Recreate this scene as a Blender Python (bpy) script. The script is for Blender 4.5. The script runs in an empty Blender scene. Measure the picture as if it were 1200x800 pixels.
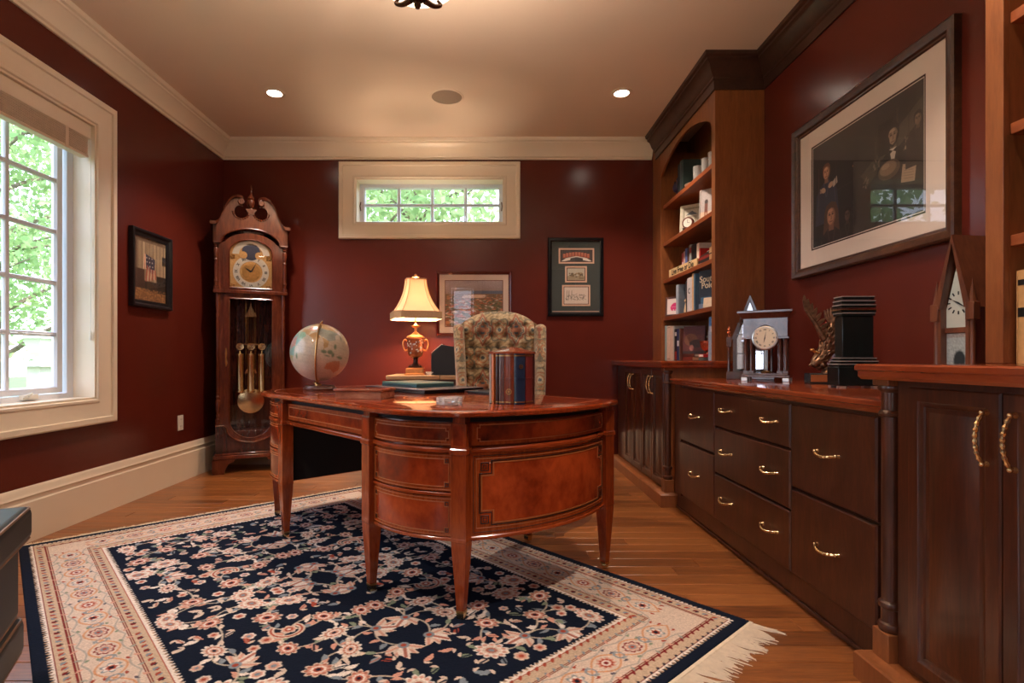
import bpy, bmesh, math, random
import numpy as np
from mathutils import Vector, Matrix
from mathutils.geometry import tessellate_polygon
PI = math.pi
sc = bpy.context.scene
COL = sc.collection
random.seed(7)

# ------------------------------------------------------------------ camera
cd = bpy.data.cameras.new('camera')
cam = bpy.data.objects.new('camera', cd)
COL.objects.link(cam)
cam.location = (0, 0, 0.945)
cam.rotation_euler = (PI/2, 0, 0)
cd.sensor_width = 36
cd.lens = 19.2
cd.shift_x = 26/1200
cd.shift_y = 20/1200
cd.clip_start = 0.05
cd.clip_end = 200
sc.camera = cam

# ------------------------------------------------------------------ world, sun, exposure
wd = bpy.data.worlds.new('world'); sc.world = wd; wd.use_nodes = True
nt = wd.node_tree; nt.nodes.clear()
wo = nt.nodes.new('ShaderNodeOutputWorld'); bg = nt.nodes.new('ShaderNodeBackground')
tc = nt.nodes.new('ShaderNodeTexCoord'); sx = nt.nodes.new('ShaderNodeSeparateXYZ')
rp = nt.nodes.new('ShaderNodeValToRGB')
rp.color_ramp.elements[0].position = 0.0; rp.color_ramp.elements[0].color = (0.80, 0.86, 1.0, 1)
rp.color_ramp.elements[1].position = 0.9; rp.color_ramp.elements[1].color = (0.55, 0.70, 1.0, 1)
nt.links.new(tc.outputs['Generated'], sx.inputs[0]); nt.links.new(sx.outputs['Z'], rp.inputs[0])
nt.links.new(rp.outputs[0], bg.inputs[0]); bg.inputs[1].default_value = 5.0
nt.links.new(bg.outputs[0], wo.inputs[0])

def light(name, kind, loc, energy, color, **kw):
    l = bpy.data.lights.new(name, kind); l.energy = energy; l.color = color
    for k, v in kw.items(): setattr(l, k, v)
    o = bpy.data.objects.new(name, l); COL.objects.link(o); o.location = loc
    return o
sun = light('sun', 'SUN', (9, 1, 12), 6.0, (1.0, 0.95, 0.86), angle=0.01)
sun.rotation_euler = Vector((0.75, 0.12, 0.95)).to_track_quat('Z', 'Y').to_euler()

sc.view_settings.view_transform = 'Standard'
sc.view_settings.look = 'None'
sc.view_settings.gamma = 1
sc.view_settings.use_curve_mapping = False
sc.view_settings.exposure = 0.12
CAN_W = 108.0
LAMP_W = 100.0
BOWL_W = 88.0
CAN_COL = (1.0, 0.83, 0.69)

# ------------------------------------------------------------------ helpers
def lin(c):
    c = np.asarray(c, float)/255.0
    return np.where(c <= 0.04045, c/12.92, ((c+0.055)/1.055)**2.4)
def L3(*c): return tuple(lin(c)) + (1.0,)

def root_world(o):
    m = o.matrix_basis.copy()
    return m if o.parent is None else root_world(o.parent) @ m

def tag(o, label=None, cat=None, group=None, kind=None):
    if label: o['label'] = label
    if cat: o['category'] = cat
    if group: o['group'] = group
    if kind: o['kind'] = kind
    return o

def thing(name, label, cat, loc=(0, 0, 0), rz=0.0, group=None):
    o = bpy.data.objects.new(name, None); COL.objects.link(o)
    o.empty_display_size = 0.05
    o.location = loc; o.rotation_euler = (0, 0, rz)
    return tag(o, label, cat, group)

class MB:
    """collects shapes; build() links them as ONE mesh object"""
    def __init__(s): s.v = []; s.f = []; s.c = []
    def add(s, vs, fs, cols=None):
        n = len(s.v); s.v += [tuple(p) for p in vs]; s.f += [tuple(i+n for i in f) for f in fs]
        if cols is not None: s.c += [tuple(c) for c in cols]
        return s
    def box(s, x0, x1, y0, y1, z0, z1, m=None):
        vs = [(x, y, z) for z in (z0, z1) for y in (y0, y1) for x in (x0, x1)]
        if m is not None: vs = [m @ Vector(p) for p in vs]
        return s.add(vs, [(0, 2, 3, 1), (4, 5, 7, 6), (0, 1, 5, 4), (2, 6, 7, 3), (0, 4, 6, 2), (1, 3, 7, 5)])
    def loft(s, loops, cap=True, closed=True):
        n = len(loops[0]); vs = [p for lp in loops for p in lp]; fs = []
        for k in range(len(loops)-1):
            for i in range(n if closed else n-1):
                j = (i+1) % n
                fs.append((k*n+i, k*n+j, (k+1)*n+j, (k+1)*n+i))
        base = len(s.v); s.add(vs, fs)
        if cap:
            for k, rev in ((0, True), (len(loops)-1, False)):
                pts = [Vector(p) for p in loops[k]]
                for t in tessellate_polygon([pts]):
                    a, b, c = t
                    s.f.append(tuple(base+k*n+i for i in (a, b, c)))
        return s
    def prism(s, poly, axis, a0, a1):
        """poly 2d list; axis 'z': (x,y), 'y': (x,z), 'x': (y,z)"""
        def P(p, a):
            return (p[0], p[1], a) if axis == 'z' else ((p[0], a, p[1]) if axis == 'y' else (a, p[0], p[1]))
        return s.loft([[P(p, a0) for p in poly], [P(p, a1) for p in poly]])
    def ring(s, outer, inner, axis, a0, a1):
        def P(p, a):
            return (p[0], p[1], a) if axis == 'z' else ((p[0], a, p[1]) if axis == 'y' else (a, p[0], p[1]))
        n = len(outer)
        vs = [P(p, a0) for p in outer]+[P(p, a1) for p in outer]+[P(p, a1) for p in inner]+[P(p, a0) for p in inner]
        fs = []
        for k in range(4):
            for i in range(n):
                j = (i+1) % n; k2 = (k+1) % 4
                fs.append((k*n+i, k*n+j, k2*n+j, k2*n+i))
        return s.add(vs, fs)
    def lathe(s, prof, seg=32, c=(0, 0, 0), m=None):
        loops = []
        for r, z in prof:
            r = max(r, 1e-5)
            loops.append([(c[0]+r*math.cos(2*PI*i/seg), c[1]+r*math.sin(2*PI*i/seg), c[2]+z) for i in range(seg)])
        if m is not None: loops = [[tuple(m @ Vector(p)) for p in lp] for lp in loops]
        return s.loft(loops)
    def tube(s, path, r, seg=8, closed=False, flat=1.0):
        path = [Vector(p) for p in path]; n = len(path)
        rs = r if hasattr(r, '__len__') else [r]*n
        loops = []; up = Vector((0, 0, 1)); prev = None
        for i in range(n):
            a = path[(i-1) % n] if (i or closed) else path[0]
            b = path[(i+1) % n] if (i < n-1 or closed) else path[-1]
            t = (b-a).normalized() if (b-a).length > 1e-9 else Vector((0, 0, 1))
            if prev is None:
                x = t.cross(up)
                if x.length < 0.1: x = t.cross(Vector((1, 0, 0)))
            else: x = prev - t*prev.dot(t)
            x.normalize(); prev = x; y = t.cross(x)
            loops.append([path[i]+(x*math.cos(2*PI*k/seg)+y*math.sin(2*PI*k/seg)*flat)*rs[i] for k in range(seg)])
        if closed: return s.loft(loops+[loops[0]], cap=False)
        return s.loft(loops)
    def ball(s, c, r, seg=16, rings=10, sc=(1, 1, 1)):
        loops = []
        for k in range(rings+1):
            a = -PI/2 + PI*k/rings
            rr = max(math.cos(a), 1e-4)*r
            loops.append([(c[0]+rr*math.cos(2*PI*i/seg)*sc[0], c[1]+rr*math.sin(2*PI*i/seg)*sc[1], c[2]+r*math.sin(a)*sc[2]) for i in range(seg)])
        return s.loft(loops)
    def sweep(s, path, prof, side):
        """path: 3d points; prof: list (out, z); side(i)->unit outward vector scaled for mitre"""
        loops = []
        for i, p in enumerate(path):
            o = Vector(side[i]); p = Vector(p)
            loops.append([p+o*a+Vector((0, 0, b)) for a, b in prof])
        return s.loft(loops)
    def tf(s, m):
        s.v = [tuple(m @ Vector(p)) for p in s.v]; return s
    def mesh(s, name, smooth=35):
        me = bpy.data.meshes.new(name)
        me.from_pydata(s.v, [], s.f); me.validate(); 
        bm = bmesh.new(); bm.from_mesh(me); bmesh.ops.recalc_face_normals(bm, faces=bm.faces); bm.to_mesh(me); bm.free()
        if smooth:
            me.polygons.foreach_set('use_smooth', [True]*len(me.polygons))
            me.set_sharp_from_angle(angle=math.radians(smooth))
        return me
    def build(s, name, mat, parent=None, world=False, smooth=35, bevel=0, at=None):
        me = s.mesh(name, smooth)
        if s.c and len(s.c) == len(me.vertices):
            a = me.color_attributes.new('paint', 'FLOAT_COLOR', 'POINT')
            a.data.foreach_set('color', np.array([(*c[:3], 1.0) for c in s.c], dtype=np.float32).ravel())
        if mat: me.materials.append(mat)
        o = bpy.data.objects.new(name, me); COL.objects.link(o)
        if parent is not None:
            o.parent = parent
            if world: me.transform(root_world(parent).inverted())
        elif at is not None:
            me.transform(Matrix.Translation(Vector(at)).inverted()); o.location = at
        if bevel:
            b = o.modifiers.new('bevel', 'BEVEL'); b.width = bevel; b.segments = 2; b.limit_method = 'ANGLE'; b.angle_limit = math.radians(40)
        return o

def copy_tree(o, parent=None):
    c = o.copy(); COL.objects.link(c)
    if parent is not None: c.parent = parent
    for ch in list(o.children): copy_tree(ch, c)
    return c

def grid_mesh(name, X, Y, Z, colors=None, mat=None, parent=None, world=False, wrap=False, smooth=True):
    """X,Y,Z arrays (h,w)"""
    h, w = X.shape
    co = np.stack([X, Y, Z], -1).reshape(-1, 3).astype(np.float32)
    i = np.arange(h-1)[:, None]*w; 
    cols = w if wrap else w-1
    j = np.arange(cols)[None, :]; j2 = (j+1) % w
    a = i+j; b = i+j2; c = i+w+j2; d = i+w+j
    q = np.stack([a, b, c, d], -1).reshape(-1, 4).astype(np.int32)
    me = bpy.data.meshes.new(name)
    me.vertices.add(len(co)); me.vertices.foreach_set('co', co.ravel())
    me.loops.add(q.size); me.loops.foreach_set('vertex_index', q.ravel())
    me.polygons.add(len(q)); me.polygons.foreach_set('loop_start', np.arange(0, q.size, 4, dtype=np.int32))
    me.polygons.foreach_set('loop_total', np.full(len(q), 4, dtype=np.int32))
    me.update(calc_edges=True)
    if smooth: me.polygons.foreach_set('use_smooth', [True]*len(q))
    if colors is not None:
        at = me.color_attributes.new('paint', 'FLOAT_COLOR', 'POINT')
        cc = np.concatenate([colors.reshape(-1, 3), np.ones((h*w, 1))], 1).astype(np.float32)
        at.data.foreach_set('color', cc.ravel())
    if mat: me.materials.append(mat)
    o = bpy.data.objects.new(name, me); COL.objects.link(o)
    if parent is not None:
        o.parent = parent
        if world: me.transform(root_world(parent).inverted())
    return o

def text_mesh(body, size, extrude=0.0005, align='CENTER', bold=0.0):
    cu = bpy.data.curves.new('lettering', 'FONT'); cu.body = body; cu.size = size; cu.extrude = extrude
    cu.align_x = align; cu.align_y = 'CENTER'; cu.resolution_u = 3; cu.offset = bold
    o = bpy.data.objects.new('lettering', cu); COL.objects.link(o)
    dg = bpy.context.evaluated_depsgraph_get()
    me = bpy.data.meshes.new_from_object(o.evaluated_get(dg))
    bpy.data.objects.remove(o); me.name = 'lettering'
    return me
def lettering(body, size, mat, parent, m, bold=0.0, align='CENTER', name='lettering'):
    me = text_mesh(body, size, align=align, bold=bold); me.transform(m); me.materials.clear(); me.materials.append(mat)
    o = bpy.data.objects.new(name, me); COL.objects.link(o); o.parent = parent
    return o

def catmull(pts, n=8, closed=False):
    P = [Vector(p) for p in pts]; out = []; N = len(P)
    rng = range(N) if closed else range(N-1)
    for i in rng:
        p0 = P[(i-1) % N] if (closed or i > 0) else P[i]*2-P[i+1]
        p1 = P[i]; p2 = P[(i+1) % N]
        p3 = P[(i+2) % N] if (closed or i < N-2) else P[i+1]*2-P[i]
        for k in range(n):
            t = k/n
            out.append(0.5*((2*p1)+(p2-p0)*t+(2*p0-5*p1+4*p2-p3)*t*t+(3*p1-p0-3*p2+p3)*t**3))
    if not closed: out.append(P[-1])
    return out

# ------------------------------------------------------------------ materials
MATS = {}
def mat_base(name):
    m = bpy.data.materials.new(name); m.use_nodes = True
    nt = m.node_tree; b = nt.nodes['Principled BSDF']; MATS[name] = m
    return m, nt, b
def setp(b, **k):
    for a, v in k.items():
        n = {'rough': 'Roughness', 'metal': 'Metallic', 'spec': 'Specular IOR Level', 'coat': 'Coat Weight', 'coatr': 'Coat Roughness', 'trans': 'Transmission Weight', 'ior': 'IOR', 'sheen': 'Sheen Weight', 'color': 'Base Color', 'emis': 'Emission Strength', 'emc': 'Emission Color', 'sss': 'Subsurface Weight'}[a]
        b.inputs[n].default_value = v
def noise(nt, scale, detail=4, vec=None, rough=0.5, dist=0.0):
    n = nt.nodes.new('ShaderNodeTexNoise'); n.inputs['Scale'].default_value = scale
    n.inputs['Detail'].default_value = detail; n.inputs['Roughness'].default_value = rough; n.inputs['Distortion'].default_value = dist
    if vec is not None: nt.links.new(vec, n.inputs['Vector'])
    return n
def ramp(nt, fac, stops):
    r = nt.nodes.new('ShaderNodeValToRGB'); nt.links.new(fac, r.inputs[0])
    e = r.color_ramp.elements
    while len(e) < len(stops): e.new(0.5)
    for x, (p, c) in zip(e, stops): x.position = p; x.color = c
    return r
def mapping(nt, scale, coord='Object', rot=(0, 0, 0)):
    t = nt.nodes.new('ShaderNodeTexCoord'); m = nt.nodes.new('ShaderNodeMapping')
    m.inputs['Scale'].default_value = scale; m.inputs['Rotation'].default_value = rot
    nt.links.new(t.outputs[coord], m.inputs[0]); return m.outputs[0]
def bump(nt, b, h, strength=0.2, dist=0.002):
    n = nt.nodes.new('ShaderNodeBump'); n.inputs['Strength'].default_value = strength; n.inputs['Distance'].default_value = dist
    nt.links.new(h, n.inputs['Height']); nt.links.new(n.outputs[0], b.inputs['Normal'])
def plain(name, rgb, rough=0.5, metal=0.0, var=0.06, vscale=12, **k):
    m, nt, b = mat_base(name)
    c = np.array(lin(rgb)); n = noise(nt, vscale, 3, mapping(nt, (1, 1, 1)))
    r = ramp(nt, n.outputs['Fac'], [(0.3, (*(c*(1-var)), 1)), (0.7, (*np.minimum(c*(1+var), 1), 1))])
    nt.links.new(r.outputs[0], b.inputs['Base Color']); setp(b, rough=rough, metal=metal, **k)
    return m
def wood(name, dark, mid, light_, grain=(1, 1, 14), scale=6, rough=0.3, coat=0.0, coord='Object', flame=0.0, rnd=0.0, bumpy=0.05, coatr=0.08):
    """grain: mapping scale - small along the grain, large across it"""
    m, nt, b = mat_base(name)
    v = mapping(nt, grain, coord)
    n1 = noise(nt, scale, 6, v, 0.6, 0.6); n2 = noise(nt, scale*5, 4, v, 0.6, 0.2)
    n3 = noise(nt, 1.6, 3, mapping(nt, (1, 1, 1), coord), 0.5, flame)
    mx = nt.nodes.new('ShaderNodeMix'); mx.inputs[0].default_value = 0.35
    nt.links.new(n1.outputs['Fac'], mx.inputs[2]); nt.links.new(n2.outputs['Fac'], mx.inputs[3])
    mx2 = nt.nodes.new('ShaderNodeMix'); mx2.inputs[0].default_value = 0.30+0.25*min(flame, 1)
    nt.links.new(mx.outputs[0], mx2.inputs[2]); nt.links.new(n3.outputs['Fac'], mx2.inputs[3])
    fac = mx2.outputs[0]
    if rnd:
        oi = nt.nodes.new('ShaderNodeObjectInfo'); ma = nt.nodes.new('ShaderNodeMath'); ma.operation = 'MULTIPLY_ADD'
        ma.inputs[1].default_value = rnd; nt.links.new(oi.outputs['Random'], ma.inputs[0]); 
        sub = nt.nodes.new('ShaderNodeMath'); sub.operation = 'SUBTRACT'; sub.inputs[1].default_value = rnd/2
        nt.links.new(fac, ma.inputs[2]); nt.links.new(ma.outputs[0], sub.inputs[0]); fac = sub.outputs[0]
    r = ramp(nt, fac, [(0.36, L3(*dark)), (0.5, L3(*mid)), (0.64, L3(*light_))])
    nt.links.new(r.outputs[0], b.inputs['Base Color']); setp(b, rough=rough, coat=coat, coatr=coatr)
    if bumpy: bump(nt, b, n2.outputs['Fac'], bumpy, 0.001)
    return m
def painted(name, rough=0.6, bumpscale=0, bstr=0.3, **k):
    m, nt, b = mat_base(name)
    a = nt.nodes.new('ShaderNodeVertexColor'); a.layer_name = 'paint'
    nt.links.new(a.outputs[0], b.inputs['Base Color']); setp(b, rough=rough, **k)
    if bumpscale: bump(nt, b, noise(nt, bumpscale, 3, mapping(nt, (1, 1, 1))).outputs['Fac'], bstr, 0.003)
    return m
def glass_pane(name, tint=(1, 1, 1)):
    m = bpy.data.materials.new(name); m.use_nodes = True; nt = m.node_tree; nt.nodes.clear()
    o = nt.nodes.new('ShaderNodeOutputMaterial'); t = nt.nodes.new('ShaderNodeBsdfTransparent'); g = nt.nodes.new('ShaderNodeBsdfGlossy')
    fr = nt.nodes.new('ShaderNodeFresnel'); fr.inputs[0].default_value = 1.5; mx = nt.nodes.new('ShaderNodeMixShader')
    t.inputs[0].default_value = (*tint, 1); g.inputs['Roughness'].default_value = 0.01
    # same reflectance from either side of the thin pane
    ge = nt.nodes.new('ShaderNodeNewGeometry'); vm = nt.nodes.new('ShaderNodeVectorMath'); vm.operation = 'DOT_PRODUCT'
    nt.links.new(ge.outputs['Incoming'], vm.inputs[0]); nt.links.new(ge.outputs['True Normal'], vm.inputs[1])
    ab = nt.nodes.new('ShaderNodeMath'); ab.operation = 'ABSOLUTE'; nt.links.new(vm.outputs['Value'], ab.inputs[0])
    om = nt.nodes.new('ShaderNodeMath'); om.operation = 'SUBTRACT'; om.inputs[0].default_value = 1; nt.links.new(ab.outputs[0], om.inputs[1])
    pw = nt.nodes.new('ShaderNodeMath'); pw.operation = 'POWER'; pw.inputs[1].default_value = 5; nt.links.new(om.outputs[0], pw.inputs[0])
    ad = nt.nodes.new('ShaderNodeMath'); ad.operation = 'MULTIPLY_ADD'; ad.inputs[1].default_value = 0.93; ad.inputs[2].default_value = 0.055
    nt.links.new(pw.outputs[0], ad.inputs[0]); nt.nodes.remove(fr)
    nt.links.new(ad.outputs[0], mx.inputs[0]); nt.links.new(t.outputs[0], mx.inputs[1]); nt.links.new(g.outputs[0], mx.inputs[2])
    nt.links.new(mx.outputs[0], o.inputs[0]); return m

def wall_mat():
    m, nt, b = mat_base('maroon wall paint')
    v = mapping(nt, (1, 1, 1))
    n = noise(nt, 1.5, 3, v)
    r = ramp(nt, n.outputs['Fac'], [(0.3, L3(88, 32, 23)), (0.7, L3(95, 35, 25))])
    nt.links.new(r.outputs[0], b.inputs['Base Color']); setp(b, rough=0.23, spec=0.38)
    bump(nt, b, noise(nt, 160, 2, v).outputs['Fac'], 0.10, 0.001)
    return m
M_WALL = wall_mat()
M_CEIL = plain('ceiling paint', (226, 205, 182), 0.85, var=0.01, vscale=3)
M_TRIM = plain('cream trim paint', (232, 216, 192), 0.35, var=0.015, vscale=5)
M_VINYL = plain('white window vinyl', (228, 232, 240), 0.35, var=0.01)
M_BLIND = plain('cream blind slats', (222, 202, 178), 0.5, var=0.05, vscale=40)
M_FLOORB = wood('oak floor boards', (98, 54, 24), (140, 82, 39), (166, 104, 54), (1, 12, 4), 3, 0.30, 0.25, rnd=0.14, coatr=0.2)
M_DESKLEG = wood('polished mahogany, upright grain', (100, 38, 14), (148, 60, 22), (180, 82, 34), (8, 8, 1.2), 4, 0.22, 0.6, flame=0.3)
M_DESK = wood('polished mahogany', (104, 40, 15), (154, 61, 22), (186, 84, 35), (1.5, 1.5, 9), 4, 0.22, 0.6, flame=0.4)
M_DESKTOP = wood('polished mahogany top', (118, 44, 17), (154, 60, 24), (174, 76, 33), (2, 9, 2), 4, 0.14, 0.7, flame=0.3, bumpy=0.0, coatr=0.04)
M_FLAME = wood('flame mahogany veneer', (62, 20, 9), (148, 52, 20), (204, 86, 36), (2.5, 2.5, 2), 3, 0.2, 0.6, flame=1.6)
M_BAND = wood('crossband veneer', (120, 46, 18), (162, 70, 28), (192, 94, 44), (30, 30, 4), 3, 0.25, 0.5, flame=0.2)
M_STRING = plain('boxwood stringing', (184, 104, 50), 0.35, var=0.05)
M_EBONY = plain('ebony stringing', (50, 22, 12), 0.35, var=0.05)
M_CHERRY = wood('shade-toned cherry', (54, 28, 18), (76, 40, 25), (98, 54, 32), (1.2, 6, 1.2), 3.5, 0.30, 0.25, bumpy=0.02)  # dim light on the cabinet fronts is put into this dark tone
M_CHERRYV = wood('dark cherry upright grain', (54, 28, 18), (80, 42, 25), (112, 62, 34), (7, 7, 0.7), 3.2, 0.30, 0.25, bumpy=0.02)  # same cherry, again with the shade in its tone
M_CASE = wood('cherry bookcase', (112, 62, 32), (138, 80, 42), (156, 94, 52), (6, 6, 0.9), 3.2, 0.36, 0.1, bumpy=0.02)
M_CASEH = wood('cherry shelf edge', (112, 54, 28), (140, 72, 38), (158, 88, 48), (6, 0.9, 6), 3.2, 0.34, 0.15, bumpy=0.02)
M_COUNTER = wood('polished cherry counter', (112, 44, 22), (146, 64, 32), (164, 80, 42), (6, 0.9, 6), 3, 0.16, 0.5, bumpy=0.0)  # light reflected on the counters is put into the orange
M_CROWN = wood('dark cherry crown', (44, 25, 18), (58, 34, 24), (72, 44, 31), (3, 3, 3), 3, 0.35, 0.1, bumpy=0.01)
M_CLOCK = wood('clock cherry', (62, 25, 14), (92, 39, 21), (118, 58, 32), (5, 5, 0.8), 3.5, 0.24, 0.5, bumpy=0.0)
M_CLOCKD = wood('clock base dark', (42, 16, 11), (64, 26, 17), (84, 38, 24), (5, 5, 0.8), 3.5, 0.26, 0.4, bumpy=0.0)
M_BRASS = plain('polished brass', (232, 200, 148), 0.22, 1.0, var=0.05)
M_GOLDANT = plain('antique gold', (196, 150, 92), 0.35, 1.0, var=0.15, vscale=60)
M_SILVER = plain('silver', (216, 212, 206), 0.3, 0.7, var=0.04)
M_BRONZE = plain('dark bronze', (84, 58, 42), 0.4, 0.9, var=0.25, vscale=80)
M_BLACK = plain('black lacquer', (16, 16, 18), 0.18, var=0.1)
M_GAPSHADE = plain('painted gap shade', (22, 10, 6), .7)
M_BLACKM = plain('black satin', (22, 24, 26), 0.5, var=0.1)
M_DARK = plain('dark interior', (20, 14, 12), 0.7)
M_WHITE = plain('white plastic', (228, 222, 210), 0.4, var=0.01)
M_MAT = plain('cream mat board', (216, 196, 178), 0.8, var=0.02)
M_PAPER = plain('book pages', (214, 202, 178), 0.8, var=0.06, vscale=90)
M_PAINT = painted('printed picture', 0.55)
M_GLASS = glass_pane('clear glass')
# ================================================================== THE SETTING
XL, XR, YB, YF, ZC = -2.39, 1.78, 4.90, -2.2, 2.89
def structure(o): o['kind'] = 'structure'; return o

def rect_frame(mb, a0, a1, b0, b1, prof, P):
    """prof: (outset from the inner rectangle, height off the wall)"""
    loops = []
    for d, h in prof:
        loops.append([P(a0-d, b0-d, h), P(a1+d, b0-d, h), P(a1+d, b1+d, h), P(a0-d, b1+d, h)])
    return mb.loft(loops+[loops[0]], cap=False)
def PL(a, b, h): return (XL+h, a, b)
def PR(a, b, h): return (XR-h, a, b)
def PB(a, b, h): return (a, YB-h, b)

# walls with openings
W1 = (1.68, 3.31, 0.70, 2.36)          # left window opening  y0 y1 z0 z1
W3 = (-1.65, -0.05, 0.70, 2.36)        # the same window again behind the viewer: seen mirrored in the clock fronts
W4 = (-0.90, -0.32, 0.25, 2.55)         # tall window in the wall behind the viewer, mirrored in the glazing
W2 = (-1.207, 0.13, 2.158, 2.56)       # transom opening      x0 x1 z0 z1
T = 0.20
mb = MB()
mb.box(XL-T, XL, YF-T, W3[0], 0, ZC); mb.box(XL-T, XL, W3[1], W1[0], 0, ZC); mb.box(XL-T, XL, W3[0], W3[1], 0, W3[2]); mb.box(XL-T, XL, W3[0], W3[1], W3[3], ZC); mb.box(XL-T, XL, W1[1], YB+T, 0, ZC)
mb.box(XL-T, XL, W1[0], W1[1], 0, W1[2]); mb.box(XL-T, XL, W1[0], W1[1], W1[3], ZC)
structure(mb.build('wall_left', M_WALL, smooth=0))
mb = MB()
mb.box(XL, W2[0], YB, YB+T, 0, ZC); mb.box(W2[1], XR, YB, YB+T, 0, ZC)
mb.box(W2[0], W2[1], YB, YB+T, 0, W2[2]); mb.box(W2[0], W2[1], YB, YB+T, W2[3], ZC)
structure(mb.build('wall_back', M_WALL, smooth=0))
structure(MB().box(XR, XR+T, YF-T, YB+T, 0, ZC).build('wall_right', M_WALL, smooth=0))
m = MB(); m.box(XL, W4[0], YF-T, YF, 0, ZC); m.box(W4[1], XR, YF-T, YF, 0, ZC); m.box(W4[0], W4[1], YF-T, YF, 0, W4[2]); m.box(W4[0], W4[1], YF-T, YF, W4[3], ZC)
structure(m.build('wall_front', M_WALL, smooth=0))
structure(MB().box(XL-T, XR+T, YF-T, YB+T, ZC, ZC+0.12).build('ceiling', M_CEIL, smooth=0))

# floor: a slab with boards laid on it, running across the room
mb = MB(); mb.box(XL-T, XR+T, YF-T, YB+T, -0.15, -0.014); mb.box(XL, XR, YF, 0.72, -0.014, 0.0)
floor = structure(mb.build('floor', M_FLOORB, smooth=0))
rnd = random.Random(3)
PWD = 0.098
y = 0.72; nb = 0
proto_boards = {}
while y < YB-0.005:
    w = min(PWD, YB-y)
    x = XL - rnd.uniform(0, 1.0)
    while x < XR:
        ln = rnd.choice([0.8, 1.0, 1.2, 1.4, 1.7])
        a = max(x, XL); b_ = min(x+ln, XR)
        if b_-a > 0.05:
            key = (round(b_-a, 3), round(w, 3))
            if key not in proto_boards:
                m = MB(); L, g, c = (b_-a)/2, 0.0006, 0.0018
                m.loft([[(-L+g, g, -0.014), (L-g, g, -0.014), (L-g, w-g, -0.014), (-L+g, w-g, -0.014)],
                        [(-L+g, g, -c), (L-g, g, -c), (L-g, w-g, -c), (-L+g, w-g, -c)],
                        [(-L+g+c, g+c, 0), (L-g-c, g+c, 0), (L-g-c, w-g-c, 0), (-L+g+c, w-g-c, 0)]])
                me = m.mesh('plank', 0); me.materials.append(M_FLOORB); proto_boards[key] = me
            o = bpy.data.objects.new('plank', proto_boards[key]); COL.objects.link(o); o.parent = floor
            o.location = ((a+b_)/2, y, rnd.uniform(-0.0004, 0)); nb += 1
        x += ln
    y += PWD

# baseboards
BP = [(0, 0), (.022, 0), (.022, .205), (.017, .212), (.017, .232), (.021, .238), (.012, .252), (.012, .268), (.004, .285), (0, .285)]
structure(MB().sweep([(XL, YF, 0), (XL, YB, 0)], BP, [(1, 0, 0), (1, -1, 0)]).build('baseboard_left', M_TRIM))
structure(MB().sweep([(XL, YB, 0), (1.10, YB, 0)], BP, [(1, -1, 0), (0, -1, 0)]).build('baseboard_back', M_TRIM))
# cream crown
CP = [(0, -.165), (.014, -.165), (.016, -.150), (.028, -.142), (.034, -.120), (.052, -.085), (.080, -.052), (.092, -.046), (.092, -.034), (.108, -.028), (.112, -.012), (.112, 0), (0, 0)]
structure(MB().sweep([(XL, YF, ZC), (XL, YB, ZC)], CP, [(1, 0, 0), (1, -1, 0)]).build('trim_1', M_TRIM))
structure(MB().sweep([(XL, YB, ZC), (1.45, YB, ZC)], CP, [(1, -1, 0), (0, -1, 0)]).build('trim_2', M_TRIM))
# wooden crown along the right side, stepping round both bookcases
BX, BY0, BY1 = 1.46, 1.61, 3.54       # bookcase face, end of the near one, start of the far one
WP = [(0, -.205), (.010, -.205), (.012, -.150), (.020, -.142), (.020, -.128), (.040, -.105), (.058, -.060), (.080, -.045), (.080, -.030), (.094, -.022), (.098, 0), (0, 0)]
e = 0.002
structure(MB().sweep([(BX-e, YB-.115, ZC), (BX-e, BY1-e, ZC), (XR, BY1-e, ZC), (XR, BY0+e, ZC), (BX-e, BY0+e, ZC), (BX-e, 0.3, ZC)], WP,
    [(-1, 0, 0), (-1, -1, 0), (-1, -1, 0), (-1, 1, 0), (-1, 1, 0), (-1, 0, 0)]).build('trim_3', M_CROWN))

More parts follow.
